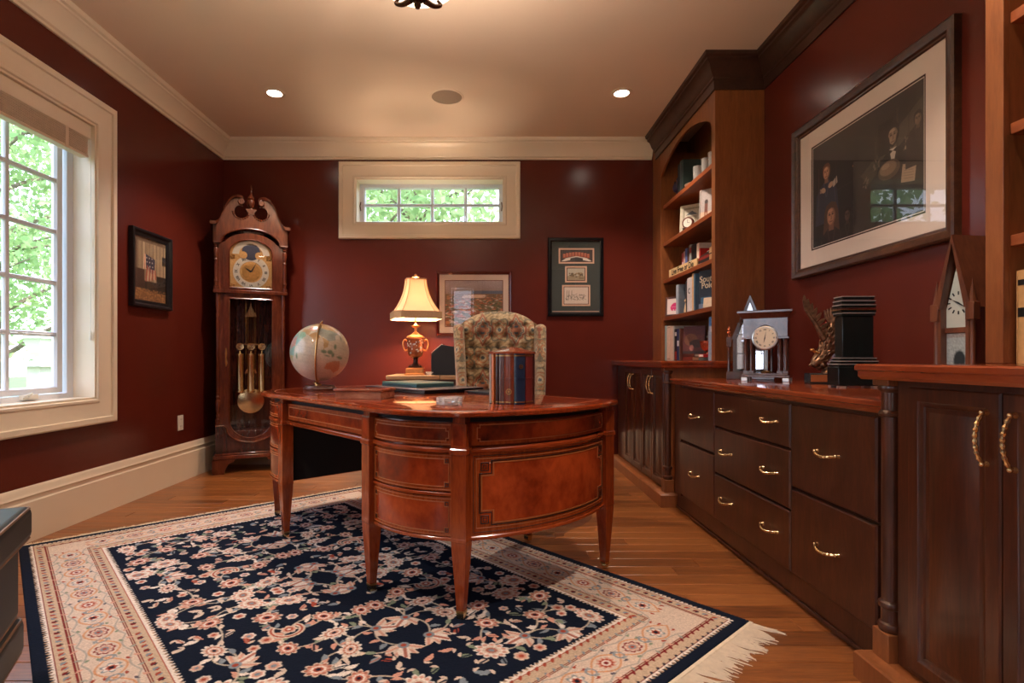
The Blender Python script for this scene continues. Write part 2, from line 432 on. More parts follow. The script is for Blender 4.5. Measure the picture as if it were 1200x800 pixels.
# ---- windows
CAS = [(0, 0), (0, .010), (.004, .016), (.016, .016), (.020, .012), (.050, .014), (.085, .018), (.104, .022), (.108, .034), (.134, .036), (.142, .030), (.142, 0)]
def window(name, a0, a1, b0, b1, P, lights, casing_scale=1.0):
    w = bpy.data.objects.new(name, None); COL.objects.link(w); w['kind'] = 'structure'
    w.location = P((a0+a1)/2, b0, -0.1)
    m = MB(); rect_frame(m, a0, a1, b0, b1, [(d*casing_scale, h) for d, h in CAS], P); m.build('casing', M_TRIM, w, True)
    m = MB(); rect_frame(m, a0+.012, a1-.012, b0+.012, b1-.012, [(0, 0.004), (0.012, 0.004), (0.012, -.14), (0, -.14)], P); m.build('jamb', M_TRIM, w, True)
    m = MB(); rect_frame(m, a0+.045, a1-.045, b0+.040, b1-.040, [(0, -.138), (0.033, -.125), (0.033, -.198), (0, -.198)], P); m.build('window_frame', M_VINYL, w, True)
    pm = None
    for (p0, p1, q0, q1, nc, nr) in lights:
        m = MB(); rect_frame(m, p0, p1, q0, q1, [(0, -.166), (.008, -.150), (.040, -.146), (.040, -.18), (0, -.18)], P)
        m.build('sash', M_VINYL, w, True)
        for i in range(1, nc):
            a = p0+(p1-p0)*i/nc
            m = MB(); rect_frame(m, a-.001, a+.001, q0+.001, q1-.001, [(0, -.152), (.010, -.154), (.015, -.163), (.015, -.172), (0, -.172)], P); m.build('muntin', M_VINYL, w, True)
        for k in range(1, nr):
            b = q0+(q1-q0)*k/nr
            m = MB(); rect_frame(m, p0+.001, p1-.001, b-.001, b+.001, [(0, -.153), (.009, -.155), (.013, -.163), (.013, -.172), (0, -.172)], P); m.build('muntin', M_VINYL, w, True)
        dw, dh = (p1-p0)/nc, (q1-q0)/nr
        for i in range(nc):
            for k in range(nr):
                m = MB(); c = [P(p0+dw*i, q0+dh*k, -.164), P(p0+dw*(i+1), q0+dh*k, -.164), P(p0+dw*(i+1), q0+dh*(k+1), -.164), P(p0+dw*i, q0+dh*(k+1), -.164)]
                m.add(c, [(0, 1, 2, 3)]); m.build('pane', M_GLASS, w, True, smooth=0)
    return w
def PLm(a, b, h): return (XL+h, a, b)
win1 = window('window_1', *W1, PLm, [(1.80, 2.44, 0.785, 2.29, 2, 5), (2.56, 3.20, 0.785, 2.29, 2, 5)], 1.05)
m = MB(); rect_frame(m, 2.489, 2.511, 0.745, 2.315, [(0, -.130), (.024, -.130), (.024, -.19), (0, -.19)], PLm); m.build('mullion', M_VINYL, win1, True)
def PF(a, b, h): return (a, YF+h, b)
window('window_3', *W3, PLm, [(-1.53, -.89, 0.785, 2.29, 2, 5), (-.81, -.17, 0.785, 2.29, 2, 5)], 1.05)
window('window_4', *W4, PF, [(-.80, -.42, 0.35, 2.45, 1, 5)])
win2 = window('window_2', *W2, PB, [(-1.150, 0.085, 2.215, 2.512, 4, 2)])
# window crank handles and locks
def crank(w, P, a, b):
    m = MB(); m.loft([[P(a+dx, b+dz, h) for dx, dz in ((-.05, -.012), (.05, -.012), (.05, .012), (-.05, .012))] for h in (-.135, -.115)])
    pth = [P(a-.01, b, -.12), P(a-.02, b+.02, -.09), P(a-.06, b+.012, -.085), P(a-.08, b+.008, -.085)]
    m.tube(pth, .006, 6); m.build('crank_handle', M_WHITE, w, True)
crank(win1, PLm, 2.98, W1[2]+.035); crank(win1, PLm, 2.1, W1[2]+.035)
m = MB(); m.loft([[PB(-.42+dx, 2.197+dz, h) for dx, dz in ((-.05, -.006), (.05, -.006), (.05, .006), (-.05, .006))] for h in (-.135, -.12)]); m.build('latch', M_BLACKM, win2, True)
for s in (-1, 1):
    m = MB(); a = (-1.185 if s < 0 else 0.108); m.tube([PB(a, 2.30, -.12), PB(a+.004*s, 2.34, -.105), PB(a, 2.38, -.12)], .005, 6); m.build('latch', M_BRONZE, win2, True)

# window blind drawn up to the head of the big window
bl = thing('window_blind', 'cream slatted blind drawn up under its valance in the left window', 'blind', (XL-.03, 2.495, 2.15))
MB().box(XL-.036, XL-.010, 1.70, 3.29, 2.262, 2.345).build('valance', M_TRIM, bl, True, bevel=.004)
for k in range(11):
    z = 2.168+k*.0086
    MB().box(XL-.062+.0006*(k % 3), XL-.014-.0008*(k % 2), 1.715, 3.272, z, z+.0042).build('slat', M_BLIND, bl, True, smooth=0)
MB().box(XL-.064, XL-.012, 1.715, 3.272, 2.146, 2.164).build('bottom_rail', M_BLIND, bl, True, bevel=.004)
for yy in (1.9, 2.5, 3.10): MB().box(XL-.0115, XL-.009, yy-.012, yy+.012, 2.15, 2.262).build('ladder_tape', M_BLIND, bl, True)
m = MB(); m.tube([(XL-.010, 3.285, 2.26), (XL-.011, 3.289, 1.6), (XL-.010, 3.284, 1.10)], .0016, 5); m.tube([(XL-.010, 3.284, 1.11), (XL-.010, 3.284, 1.055)], [.004, .008], 8); m.build('pull_cord', M_WHITE, bl, True)

# ---- ground and trees outside
M_LAWN = plain('lawn', (92, 128, 62), 0.9, var=0.3, vscale=2)
structure(MB().box(-40, 40, -30, 50, -.75, -.6).build('ground', M_LAWN, smooth=0))
def leaf_mat(name, rgb, rgb2):
    m = bpy.data.materials.new(name); m.use_nodes = True; nt = m.node_tree; nt.nodes.clear()
    o = nt.nodes.new('ShaderNodeOutputMaterial'); d = nt.nodes.new('ShaderNodeBsdfDiffuse'); t = nt.nodes.new('ShaderNodeBsdfTranslucent'); mx = nt.nodes.new('ShaderNodeMixShader')
    n = noise(nt, 1.3, 3, mapping(nt, (1, 1, 1))); r = ramp(nt, n.outputs['Fac'], [(0.35, L3(*rgb)), (0.65, L3(*rgb2))])
    nt.links.new(r.outputs[0], d.inputs[0]); nt.links.new(r.outputs[0], t.inputs[0]); mx.inputs[0].default_value = .5
    nt.links.new(d.outputs[0], mx.inputs[1]); nt.links.new(t.outputs[0], mx.inputs[2]); nt.links.new(mx.outputs[0], o.inputs[0]); return m
M_LEAF = leaf_mat('maple leaves', (140, 172, 116), (196, 214, 160))
M_LEAF2 = leaf_mat('cool green leaves', (128, 166, 136), (188, 212, 180))
M_BARK = plain('grey bark', (128, 112, 98), 0.9, var=0.3, vscale=14)
def tree(name, x, y, h, spread, nleaf, label, mat, seed, zlo=1.2, leaf=.12):
    t = thing(name, label, 'tree', (x, y, -.6)); r = random.Random(seed)
    m = MB(); m.tube([(0, 0, 0), (.08, .05, h*.25), (-.05, .02, h*.5), (.05, 0, h*.85)], [.17, .13, .09, .02], 10)
    tips = []
    for k in range(15):
        a = k*2.4+r.uniform(-.4, .4); z0 = h*(.18+.6*k/15); ln = spread*(1-.4*k/15)*r.uniform(.8, 1.1)
        p = [Vector((0, 0, z0)), Vector((math.cos(a)*ln*.5, math.sin(a)*ln*.5, z0+.35*ln)), Vector((math.cos(a+.2)*ln, math.sin(a+.2)*ln, z0+.5*ln))]
        p = catmull(p, 5); m.tube(p, [.06*(1-.85*i/(len(p)-1)) for i in range(len(p))], 6); tips += p[3:]
        q = p[5]; b2 = [q, q+Vector((math.cos(a+1)*ln*.4, math.sin(a+1)*ln*.4, .2)), q+Vector((math.cos(a+1.2)*ln*.6, math.sin(a+1.2)*ln*.6, .5))]
        m.tube(b2, [.03, .02, .008], 5); tips += b2[1:]
    m.build('trunk', M_BARK, t)
    m = MB()
    for k in range(nleaf):
        c = r.choice(tips)+Vector((r.gauss(0, .38), r.gauss(0, .38), r.gauss(0, .32)))
        if c.z < zlo*.3: continue
        s = leaf*r.uniform(.6, 1.3); n = Vector((r.gauss(0, 1), r.gauss(0, 1), r.gauss(.6, 1))).normalized()
        u = n.orthogonal().normalized(); u.rotate(Matrix.Rotation(r.uniform(0, 6.28), 3, n)); v = n.cross(u)
        m.add([c-u*s, c-u*s*.2+v*s*.55, c+u*s, c-u*s*.2-v*s*.55], [(0, 1, 2, 3)])
    o = bpy.data.meshes.new('foliage'); o.from_pydata(m.v, [], m.f); o.materials.append(mat)
    fo = bpy.data.objects.new('foliage', o); COL.objects.link(fo); fo.parent = t; fo['kind'] = 'stuff'
    return t
tree('maple_tree', -7.4, 4.3, 6.5, 2.0, 9000, 'leafy maple tree close outside the left window', M_LEAF2, 1, leaf=.062)
tree('maple_tree', -10.4, 11.4, 8.0, 2.6, 9000, 'leafy tree farther off behind the lantern outside the left window', M_LEAF, 2, leaf=.085)
tree('maple_tree', -1.4, 9.4, 6.0, 2.3, 9000, 'spreading tree with bare limbs filling the small high window', M_LEAF, 5, leaf=.080)
tree('maple_tree', 3.6, 12.4, 6.5, 2.2, 7000, 'leafy tree beyond the right end of the small high window', M_LEAF, 6, leaf=.09)
lp = thing('lamp_post', 'white lantern on a pale square pier out in the garden', 'lantern', (-7.1, 8.6, -.6))
M_STONE = plain('pale stone pier', (224, 214, 206), 0.8, var=.05)
MB().box(-.11, .11, -.11, .11, 0, 1.42).build('pier', M_STONE, lp, bevel=.01)
MB().loft([[(-a, -a, z), (a, -a, z), (a, a, z), (-a, a, z)] for a, z in ((.19, 1.42), (.19, 1.46), (.05, 1.52), (.04, 1.58), (.07, 1.60), (.10, 1.64))]).build('pier_cap', M_STONE, lp)
MB().loft([[(-a, -a, z), (a, -a, z), (a, a, z), (-a, a, z)] for a, z in ((.09, 1.64), (.14, 1.86))]).build('lantern_glass', M_WHITE, lp)
MB().loft([[(-a, -a, z), (a, -a, z), (a, a, z), (-a, a, z)] for a, z in ((.17, 1.86), (.16, 1.88), (.06, 1.98), (.03, 2.0), (.03, 2.04))]).build('lantern_roof', M_STONE, lp)

# ---- ceiling fittings
M_LENS = bpy.data.materials.new('lit lamp lens'); M_LENS.use_nodes = True
b = M_LENS.node_tree.nodes['Principled BSDF']; setp(b, color=(1, .9, .8, 1), emis=34.0, emc=(1.0, 0.84, 0.70, 1))
def can(x, y, label):
    t = thing('recessed_light', label, 'ceiling light', (x, y, ZC), group='recessed ceiling lights')
    MB().lathe([(.052, -.001), (.052, -.006), (.070, -.008), (.078, -.004), (.079, 0.0), (.05, 0.0)], 32).build('trim_ring', M_CEIL, t)
    MB().lathe([(.0, -.004), (.052, -.004), (.052, -.001), (0, -.001)], 32).build('lens', M_LENS, t)
    l = light('recessed_light_beam', 'SPOT', (0, 0, -.02), CAN_W, CAN_COL, spot_size=math.radians(106), spot_blend=0.6, shadow_soft_size=.05)
    l.parent = t
can(-1.576, 4.0, 'lit recessed ceiling light on the left near the back wall')
can(0.965, 4.0, 'lit recessed ceiling light on the right near the back wall')
for x, y, w_ in ((-1.576, 1.5, 'left of and just ahead of the viewer'), (0.965, 1.5, 'right of and just ahead of the viewer'), (-1.576, -1.0, 'behind the viewer on the left'), (0.965, -1.0, 'behind the viewer on the right')):
    can(x, y, 'recessed ceiling light '+w_+', outside the photograph')
sp = thing('ceiling_speaker', 'round flush grey speaker grille in the ceiling between the lights', 'speaker', (-.32, 4.06, ZC))
M_GRILLE = plain('grey beige speaker grille', (150, 130, 112), 0.7, var=.1, vscale=300)
MB().lathe([(.0, -.005), (.108, -.004), (.112, -.002), (.112, 0), (0, 0)], 40).build('grille', M_GRILLE, sp)
MB().lathe([(.112, 0), (.112, -.005), (.124, -.004), (.126, 0)], 40).build('rim', M_CEIL, sp)

fx = thing('bowl_ceiling_light', 'glowing alabaster bowl light with dark bronze finial at the top edge', 'ceiling light', (-.275, 2.08, ZC))
M_BOWL = bpy.data.materials.new('lit alabaster'); M_BOWL.use_nodes = True; b = M_BOWL.node_tree.nodes['Principled BSDF']; setp(b, color=(.9, .8, .66, 1), emis=2.6, emc=(1.0, .80, .58, 1), rough=.4)
zc = -ZC
prof = [(0.0, 2.335+zc), (.06, 2.338+zc), (.115, 2.352+zc), (.150, 2.375+zc), (.175, 2.405+zc), (.186, 2.435+zc), (.189, 2.455+zc), (.180, 2.455+zc), (.165, 2.41+zc), (.138, 2.385+zc), (.10, 2.36+zc), (.0, 2.348+zc)]
MB().lathe(prof, 48).build('bowl', M_BOWL, fx)
m = MB(); m.lathe([(0, 2.275+zc), (.008, 2.278+zc), (.014, 2.29+zc), (.010, 2.302+zc), (.028, 2.312+zc), (.042, 2.325+zc), (.040, 2.336+zc), (0, 2.34+zc)], 24)
for k in range(3):
    a = k*2.094+.6; c, s = math.cos(a), math.sin(a)
    pth = catmull([(c*.03, s*.03, 2.318+zc), (c*.07, s*.07, 2.312+zc), (c*.10, s*.10, 2.326+zc), (c*.085, s*.085, 2.340+zc)], 6)
    m.tube(pth, [.012*(1-.6*i/(len(pth)-1)) for i in range(len(pth))], 8)
m.build('finial', M_BRONZE, fx)
m = MB(); m.tube([(0, 0, 2.34+zc), (0, 0, -.02)], .009, 8); m.lathe([(0, -.03), (.05, -.025), (.07, -.008), (.07, 0), (0, 0)], 24)
for k in range(3):
    a = k*2.094; m.tube([(0, 0, -.12), (math.cos(a)*.12, math.sin(a)*.12, -.25), (math.cos(a)*.184, math.sin(a)*.184, 2.45+zc)], .005, 6)
m.build('hanger', M_BRONZE, fx)
pl = light('bowl_light_bulb', 'POINT', (0, 0, 2.425+zc), BOWL_W, (1.0, .82, .68), shadow_soft_size=.06); pl.parent = fx

# light portals guide sampling of the daylight in both windows (they give no light)
for nm, loc, rot, sx_, sy_ in (('window_portal', (XL-.26, -.85, 1.53), (0, -PI/2, 0), 1.66, 1.6), ('window_portal', (-.61, YF-.25, 1.4), (PI/2, 0, 0), .8, 2.3), ('window_portal', (XL-.26, 2.495, 1.53), (0, -PI/2, 0), 1.66, 1.63), ('window_portal', (-.54, YB+.25, 2.36), (-PI/2, 0, 0), 1.34, .42)):
    o = light(nm, 'AREA', loc, 0, (1, 1, 1), shape='RECTANGLE', size=sx_, size_y=sy_); o.rotation_euler = rot
    o.data.cycles.is_portal = True

# ---- wall outlet
t = thing('wall_outlet', 'white duplex outlet low on the left wall above the baseboard', 'outlet', (XL, 4.214, .45))
MB().box(XL, XL+.006, 4.214-.036, 4.214+.036, .392, .508).build('cover_plate', M_WHITE, t, True, bevel=.002)
for dz in (-.026, .026):
    o = MB().box(XL+.006, XL+.009, 4.214-.017, 4.214+.017, .45+dz-.014, .45+dz+.014).build('socket', M_WHITE, t, True, bevel=.002)
    m = MB()
    for dy in (-.007, .007): m.box(XL+.0085, XL+.0094, 4.214+dy-.0015, 4.214+dy+.0015, .45+dz-.004, .45+dz+.006)
    m.build('slot', M_BLACKM, o, True)
# ================================================================== PAINTER (colours only, on the vertices of real surfaces)
class Canvas:
    def __init__(s, w, h, rgb): s.w, s.h = w, h; s.a = np.ones((h, w, 3))*np.array(rgb, float)
    def mask(s, x0, x1, y0, y1):
        x0, x1 = int(max(0, math.floor(x0))), int(min(s.w, math.ceil(x1)+1)); y0, y1 = int(max(0, math.floor(y0))), int(min(s.h, math.ceil(y1)+1))
        if x1 <= x0 or y1 <= y0: return None
        yy, xx = np.mgrid[y0:y1, x0:x1]; return (slice(y0, y1), slice(x0, x1)), xx.astype(float), yy.astype(float)
    def put(s, sl, m, rgb):
        m = np.clip(m, 0, 1)[..., None]; s.a[sl] = s.a[sl]*(1-m)+np.array(rgb, float)*m
    def rect(s, x0, y0, x1, y1, rgb):
        g = s.mask(x0, x1, y0, y1)
        if g: s.put(g[0], np.minimum(np.minimum(g[1]-x0+.5, x1-g[1]+.5), np.minimum(g[2]-y0+.5, y1-g[2]+.5)), rgb)
    def ell(s, cx, cy, rx, ry, rgb, rot=0.0):
        r = max(rx, ry)+1; g = s.mask(cx-r, cx+r, cy-r, cy+r)
        if not g: return
        dx, dy = g[1]-cx, g[2]-cy; c, n = math.cos(rot), math.sin(rot)
        u, v = dx*c+dy*n, -dx*n+dy*c
        d = np.sqrt((u/rx)**2+(v/ry)**2); s.put(g[0], (1-d)*min(rx, ry)+.5, rgb)
    def line(s, pts, w, rgb):
        for (x0, y0), (x1, y1) in zip(pts[:-1], pts[1:]):
            g = s.mask(min(x0, x1)-w, max(x0, x1)+w, min(y0, y1)-w, max(y0, y1)+w)
            if not g: continue
            dx, dy = x1-x0, y1-y0; L = dx*dx+dy*dy+1e-9
            t = np.clip(((g[1]-x0)*dx+(g[2]-y0)*dy)/L, 0, 1)
            d = np.hypot(g[1]-x0-t*dx, g[2]-y0-t*dy); s.put(g[0], w/2-d+.5, rgb)
    def poly(s, pts, rgb):
        xs = [p[0] for p in pts]; ys = [p[1] for p in pts]; g = s.mask(min(xs), max(xs), min(ys), max(ys))
        if not g: return
        ins = np.zeros(g[1].shape, bool); n = len(pts)
        for i in range(n):
            (x0, y0), (x1, y1) = pts[i], pts[(i+1) % n]
            if y0 == y1: continue
            c = ((g[2] >= min(y0, y1)) & (g[2] < max(y0, y1))); xi = x0+(g[2]-y0)*(x1-x0)/(y1-y0)
            ins ^= c & (g[1] < xi)
        s.put(g[0], ins.astype(float), rgb)
    def noise(s, amt, seed=0, cell=1):
        r = np.random.RandomState(seed); n = r.normal(0, amt, (s.h//cell+2, s.w//cell+2, 1))
        n = np.repeat(np.repeat(n, cell, 0), cell, 1)[:s.h, :s.w]; s.a = np.clip(s.a*(1+n), 0, 255)
    def flower(s, cx, cy, R, n, cols, rot=0.0, asp=1.0, lob=.22):
        """petalled flower: cols from the rim inwards"""
        g = s.mask(cx-R*1.3, cx+R*1.3, cy-R*1.3, cy+R*1.3)
        if not g: return
        dx, dy = g[1]-cx, g[2]-cy; c, q = math.cos(rot), math.sin(rot)
        u, v = (dx*c+dy*q), (-dx*q+dy*c)/asp
        r = np.hypot(u, v); th = np.arctan2(v, u)
        k = len(cols)
        for i, col in enumerate(cols):
            f = 1-i/k
            rb = R*f*(1-lob*f*(1-np.abs(np.cos(n*th/2+(PI/2 if i == 2 else 0)))))
            s.put(g[0], (rb-r)+.5, col)
    def leaf(s, cx, cy, L, W, rot, rgb, rgb2=None):
        c, n = math.cos(rot), math.sin(rot)
        P = []
        for k in range(9):
            t = k/8; w = W*math.sin(PI*t**.8); bend = .25*W*math.sin(PI*t)
            P.append((t*L, w/2+bend))
        for k in range(7, 0, -1):
            t = k/8; w = W*math.sin(PI*t**.8); bend = .25*W*math.sin(PI*t); P.append((t*L, -w/2+bend))
        s.poly([(cx+x*c-y*n, cy+x*n+y*c) for x, y in P], rgb)
        if rgb2: s.line([(cx+.15*L*c, cy+.15*L*n), (cx+.8*L*c-.25*W*n, cy+.8*L*n+.25*W*c)], max(1, W*.3), rgb2)
    def lin(s): return lin(s.a)

def picture_grid(cv, P, parent, name='print', mat=None):
    """P(u,v) with u right 0..1, v up 0..1 ; cv row 0 is the TOP"""
    u = np.linspace(0, 1, cv.w)[None, :]*np.ones((cv.h, 1)); v = np.linspace(1, 0, cv.h)[:, None]*np.ones((1, cv.w))
    X, Y, Z = P(u, v)
    return grid_mesh(name, X+0*u, Y+0*u, Z+0*u, cv.lin(), mat or M_PAINT, parent, world=True)

# ================================================================== RUG
UD = np.array([math.cos(-math.radians(48)), math.sin(-math.radians(48))]); VD = np.array([-UD[1], UD[0]])
def UV(u, v): return u*UD+v*VD
RANG = -math.radians(48)
u0, u1, v0, v1 = -3.60, -0.83, 0.075, 2.00
RL, RW = u1-u0, v1-v0
c = UV((u0+u1)/2, (v0+v1)/2)
rug = thing('persian_rug', 'navy floral Persian rug with cream borders and fringe under the desk', 'rug', (c[0], c[1], 0.0), RANG)
px = 0.0032
HW, HH = int(RL/2/px), int(RW/2/px)              # one quadrant; the design mirrors about both axes
NAVY = (19, 26, 42); CREAM = (208, 188, 172); PINK = (202, 150, 132); RUST = (160, 72, 54); GREYB = (128, 138, 146); SAGE = (128, 140, 118); TAN = (192, 168, 144); RED = (122, 40, 40); IVORY = (224, 212, 202); ROSE = (168, 106, 90)
q = Canvas(HW, HH, NAVY)                         # origin = rug centre, +x to the end, +y to the side
r = random.Random(11)
fx0, fy0 = HW-int(.345/px), HH-int(.335/px)
pts = []
tries = 0
while len(pts) < 40 and tries < 9000:
    tries += 1
    x, y = r.uniform(8, fx0-16), r.uniform(8, fy0-14)
    if all(math.hypot(x-a, y-b) > 41 for a, b in pts): pts.append((x, y))
conn = []
for i, (x, y) in enumerate(pts):
    ds = sorted((math.hypot(x-a, y-b), j) for j, (a, b) in enumerate(pts) if j != i)[:2]
    conn += [(i, j) for d, j in ds]
def curve(p, qd, b, n=10):
    (x0_, y0_), (x1_, y1_) = p, qd; mx_, my_ = (x0_+x1_)/2-(y1_-y0_)*b, (y0_+y1_)/2+(x1_-x0_)*b
    return [((1-t)**2*x0_+2*t*(1-t)*mx_+t*t*x1_, (1-t)**2*y0_+2*t*(1-t)*my_+t*t*y1_) for t in [k/n for k in range(n+1)]]
for i, j in conn:
    cu = curve(pts[i], pts[j], r.choice([-.45, .45, .3])); q.line(cu, 2.0, (190, 176, 158))
    for k in (3, 5, 7):
        a = r.uniform(0, 6.28); q.leaf(cu[k][0], cu[k][1], r.uniform(11, 15), r.uniform(4.5, 6.5), a, r.choice([CREAM, PINK, SAGE, GREYB, IVORY]), None)
fill = []
for k in range(1500):
    x, y = r.uniform(4, fx0-8), r.uniform(4, fy0-8)
    if all(math.hypot(x-a, y-b) > 27 for a, b in pts) and all(math.hypot(x-a, y-b) > 14 for a, b in fill):
        fill.append((x, y))
        if r.random() < .35: q.flower(x, y, r.uniform(6, 8.5), 6, [r.choice([CREAM, IVORY]), PINK, r.choice([RUST, GREYB])], r.uniform(0, 6))
        else:
            a = r.uniform(0, 6.28); q.leaf(x, y, r.uniform(12, 17), r.uniform(5.5, 7.5), a, r.choice([CREAM, IVORY, PINK, CREAM, SAGE, GREYB, RUST]), r.choice([None, ROSE, NAVY])); q.leaf(x, y, 9, 4, a+1.3, CREAM, None)
for i, (x, y) in enumerate(pts):
    k = r.random(); a = r.uniform(0, 6.28)
    if k < .30: q.flower(x, y, r.uniform(17, 22), 11, [IVORY, PINK, IVORY, CREAM, ROSE, GREYB], a, r.uniform(.6, .85), .28)
    elif k < .55:
        q.flower(x, y, r.uniform(14, 18), 9, [CREAM, ROSE, PINK, IVORY, RUST, NAVY], a, .8, .34)
    elif k < .78:
        for s_ in (-1, 1):
            for w_ in (0.5, 1.1): q.leaf(x, y, 24, 10, a+s_*w_, CREAM, PINK)
        q.leaf(x, y, 28, 12, a, IVORY, ROSE); q.ell(x, y, 6, 6, GREYB); q.ell(x, y, 3, 3, RUST)
    elif k < .86:
        cu = [(x+(12+7*t)*math.cos(a+4.4*t), y+(12+7*t)*math.sin(a+4.4*t)) for t in [m_/14 for m_ in range(15)]]
        q.line(cu, 6.5, CREAM); q.line(cu, 2, RUST); q.flower(x, y, 9, 7, [CREAM, PINK, RUST, IVORY], a)
    else: q.flower(x, y, r.uniform(15, 19), 12, [IVORY, CREAM, (176, 112, 92), IVORY, PINK, NAVY], a, .7, .3)
# borders, drawn by distance from the edge
yy, xx = np.mgrid[0:HH, 0:HW]
dx, dy = (HW-1-xx)*px, (HH-1-yy)*px
D = np.minimum(dx, dy)
alongx = dy < dx
S = np.where(alongx, xx, yy)*px
DF = np.minimum((HW-1-xx)*px-.0, (HH-1-yy)*px)
fb = .335
inb = (D < fb)
col = np.zeros((HH, HW, 3))
col[:] = TAN
def band(a, b, rgb): col[(D >= a) & (D < b)] = rgb
band(0, .030, NAVY)
tooth = .012*np.abs(((S/.018) % 1)*2-1)
band(.030, .052, IVORY); col[(D >= .030) & (D < .030+.006+tooth*1.1)] = NAVY
band(.052, .056, RED)
band(.056, .096, TAN); band(.096, .100, RED); band(.104, .107, RED); band(.107, .110, CREAM); 
band(.110, .250, CREAM)
band(.250, .254, RED); band(.257, .260, RED); band(.260, .302, TAN); band(.302, .306, RUST)
band(.306, .335, IVORY); col[(D >= .335-.006-tooth) & (D < .335)] = NAVY
q.a[inb] = col[inb]
def along(n_, step, off, fn, dd):
    L_ = HW-int(dd/px)
    k = step/2+off
    while k < L_-6: fn(k, HH-1-dd/px, 0.0); k += step
    L_ = HH-int(dd/px); k = step/2+off
    while k < L_-6: fn(HW-1-dd/px, k, PI/2); k += step
def small(x, y, a):
    i = int(x*7+y*3) % 3
    q.leaf(x-3, y-2, 8, 4, a+.7, [RUST, GREYB, RED][i]); q.leaf(x+3, y+2, 6, 3, a-2.2, [GREYB, RUST, (60, 50, 60)][i])
along(0, 11, 0, small, .076); along(0, 11, 3, small, .281)
def dots(x, y, a): q.ell(x, y, 1.5, 1.5, (150, 120, 96))
along(0, 7, 0, dots, .041); along(0, 7, 0, dots, .32)
def scrollv(x, y, a):
    ca, sa = math.cos(a), math.sin(a)
    def T_(p): return (x+p[0]*ca-p[1]*sa, y+p[0]*sa+p[1]*ca)
    for s_ in (-1, 1):
        cu = [T_((-22+44*t, s_*13*math.sin(PI*t))) for t in [m_/12 for m_ in range(13)]]
        q.line(cu, 1.8, (200, 142, 104)); cu2 = [T_((-22+44*t, s_*(21-6*math.sin(PI*t)))) for t in [m_/12 for m_ in range(13)]]; q.line(cu2, 1.4, (160, 156, 150)); q.leaf(*T_((-14, s_*20)), 8, 3.5, a+s_, PINK); q.leaf(*T_((12, s_*19)), 8, 3.5, a+2*s_, (150, 150, 140))

        cu = [T_((-22+(4+3*t)*math.cos(5*t), s_*(4+3*t)*math.sin(5*t))) for t in [m_/8 for m_ in range(9)]]; q.line(cu, 1.4, GREYB)
def border_motif(x, y, a):
    scrollv(x, y, a)
    i = int((x+y)/44) % 3
    if i == 0:
        q.flower(x, y, 12, 8, [RED, CREAM, PINK, GREYB, RUST], a, .8, .25)
    elif i == 1:
        q.flower(x, y, 10, 6, [GREYB, IVORY, RUST, NAVY], a, 1, .5)
    else:
        q.flower(x, y, 11, 10, [PINK, RUST, IVORY, RED], a, .85, .3)
    ca, sa = math.cos(a), math.sin(a)
    for ddx, ddy in ((22, 8), (22, -9), (13, 14), (-13, -14)):
        q.leaf(x+ddx*ca-ddy*sa, y+ddx*sa+ddy*ca, 7, 3.2, a+ddx, [SAGE, RUST, (90, 84, 96)][i])
along(0, 44, 0, border_motif, .180)
full = np.concatenate([q.a[::-1], q.a], 0); full = np.concatenate([full[:, ::-1], full], 1)
rs = np.random.RandomState(4)
full = np.clip(full*(1+rs.normal(0, .05, full.shape[:2]+(1,))), 0, 255)
Hh, Ww = full.shape[:2]
X = np.linspace(-RL/2, RL/2, Ww)[None, :]*np.ones((Hh, 1)); Y = np.linspace(-RW/2, RW/2, Hh)[:, None]*np.ones((1, Ww))
Z = .0075+rs.normal(0, .00035, X.shape)
Z[0, :] = Z[-1, :] = Z[:, 0] = Z[:, -1] = .001
M_RUG = painted('wool pile', 0.95, spec=.1)
grid_mesh('pile', X, Y, Z, lin(full), M_RUG, rug)
M_FRINGE = plain('cream cotton fringe', (222, 204, 180), 0.9, var=.06, vscale=60)
def fringe(end, n, seed):
    rr = random.Random(seed); m = MB(); s = 1 if end > 0 else -1
    m.box(*(sorted((s*RL/2, s*(RL/2+.012)))), -RW/2, RW/2, .001, .006)
    for k in range(n):
        yv = -RW/2+RW*(k+.5)/n; ln = rr.uniform(.07, .115)*(1 if s > 0 else .36); sk = rr.gauss(.010, .012)
        w = RW/n*1.1; z = rr.uniform(.004, .008)
        p = [(s*(RL/2+.01), yv), (s*(RL/2+.01+ln*.35), yv+sk*.3+rr.gauss(0, .001)), (s*(RL/2+.01+ln*.7), yv+sk*.8+rr.gauss(0, .003)), (s*(RL/2+.01+ln), yv+sk*1.3+rr.gauss(0, .006))]
        loops = [[(a, b-w*f/2, .0008), (a, b+w*f/2, .0008), (a, b, z*g)] for (a, b), f, g in zip(p, (1, 1, .9, .3), (1, 1, .9, .4))]
        m.loft(loops)
    o = m.build('fringe', M_FRINGE, rug, smooth=0); o['kind'] = 'stuff'
fringe(1, 330, 1); fringe(-1, 330, 2)
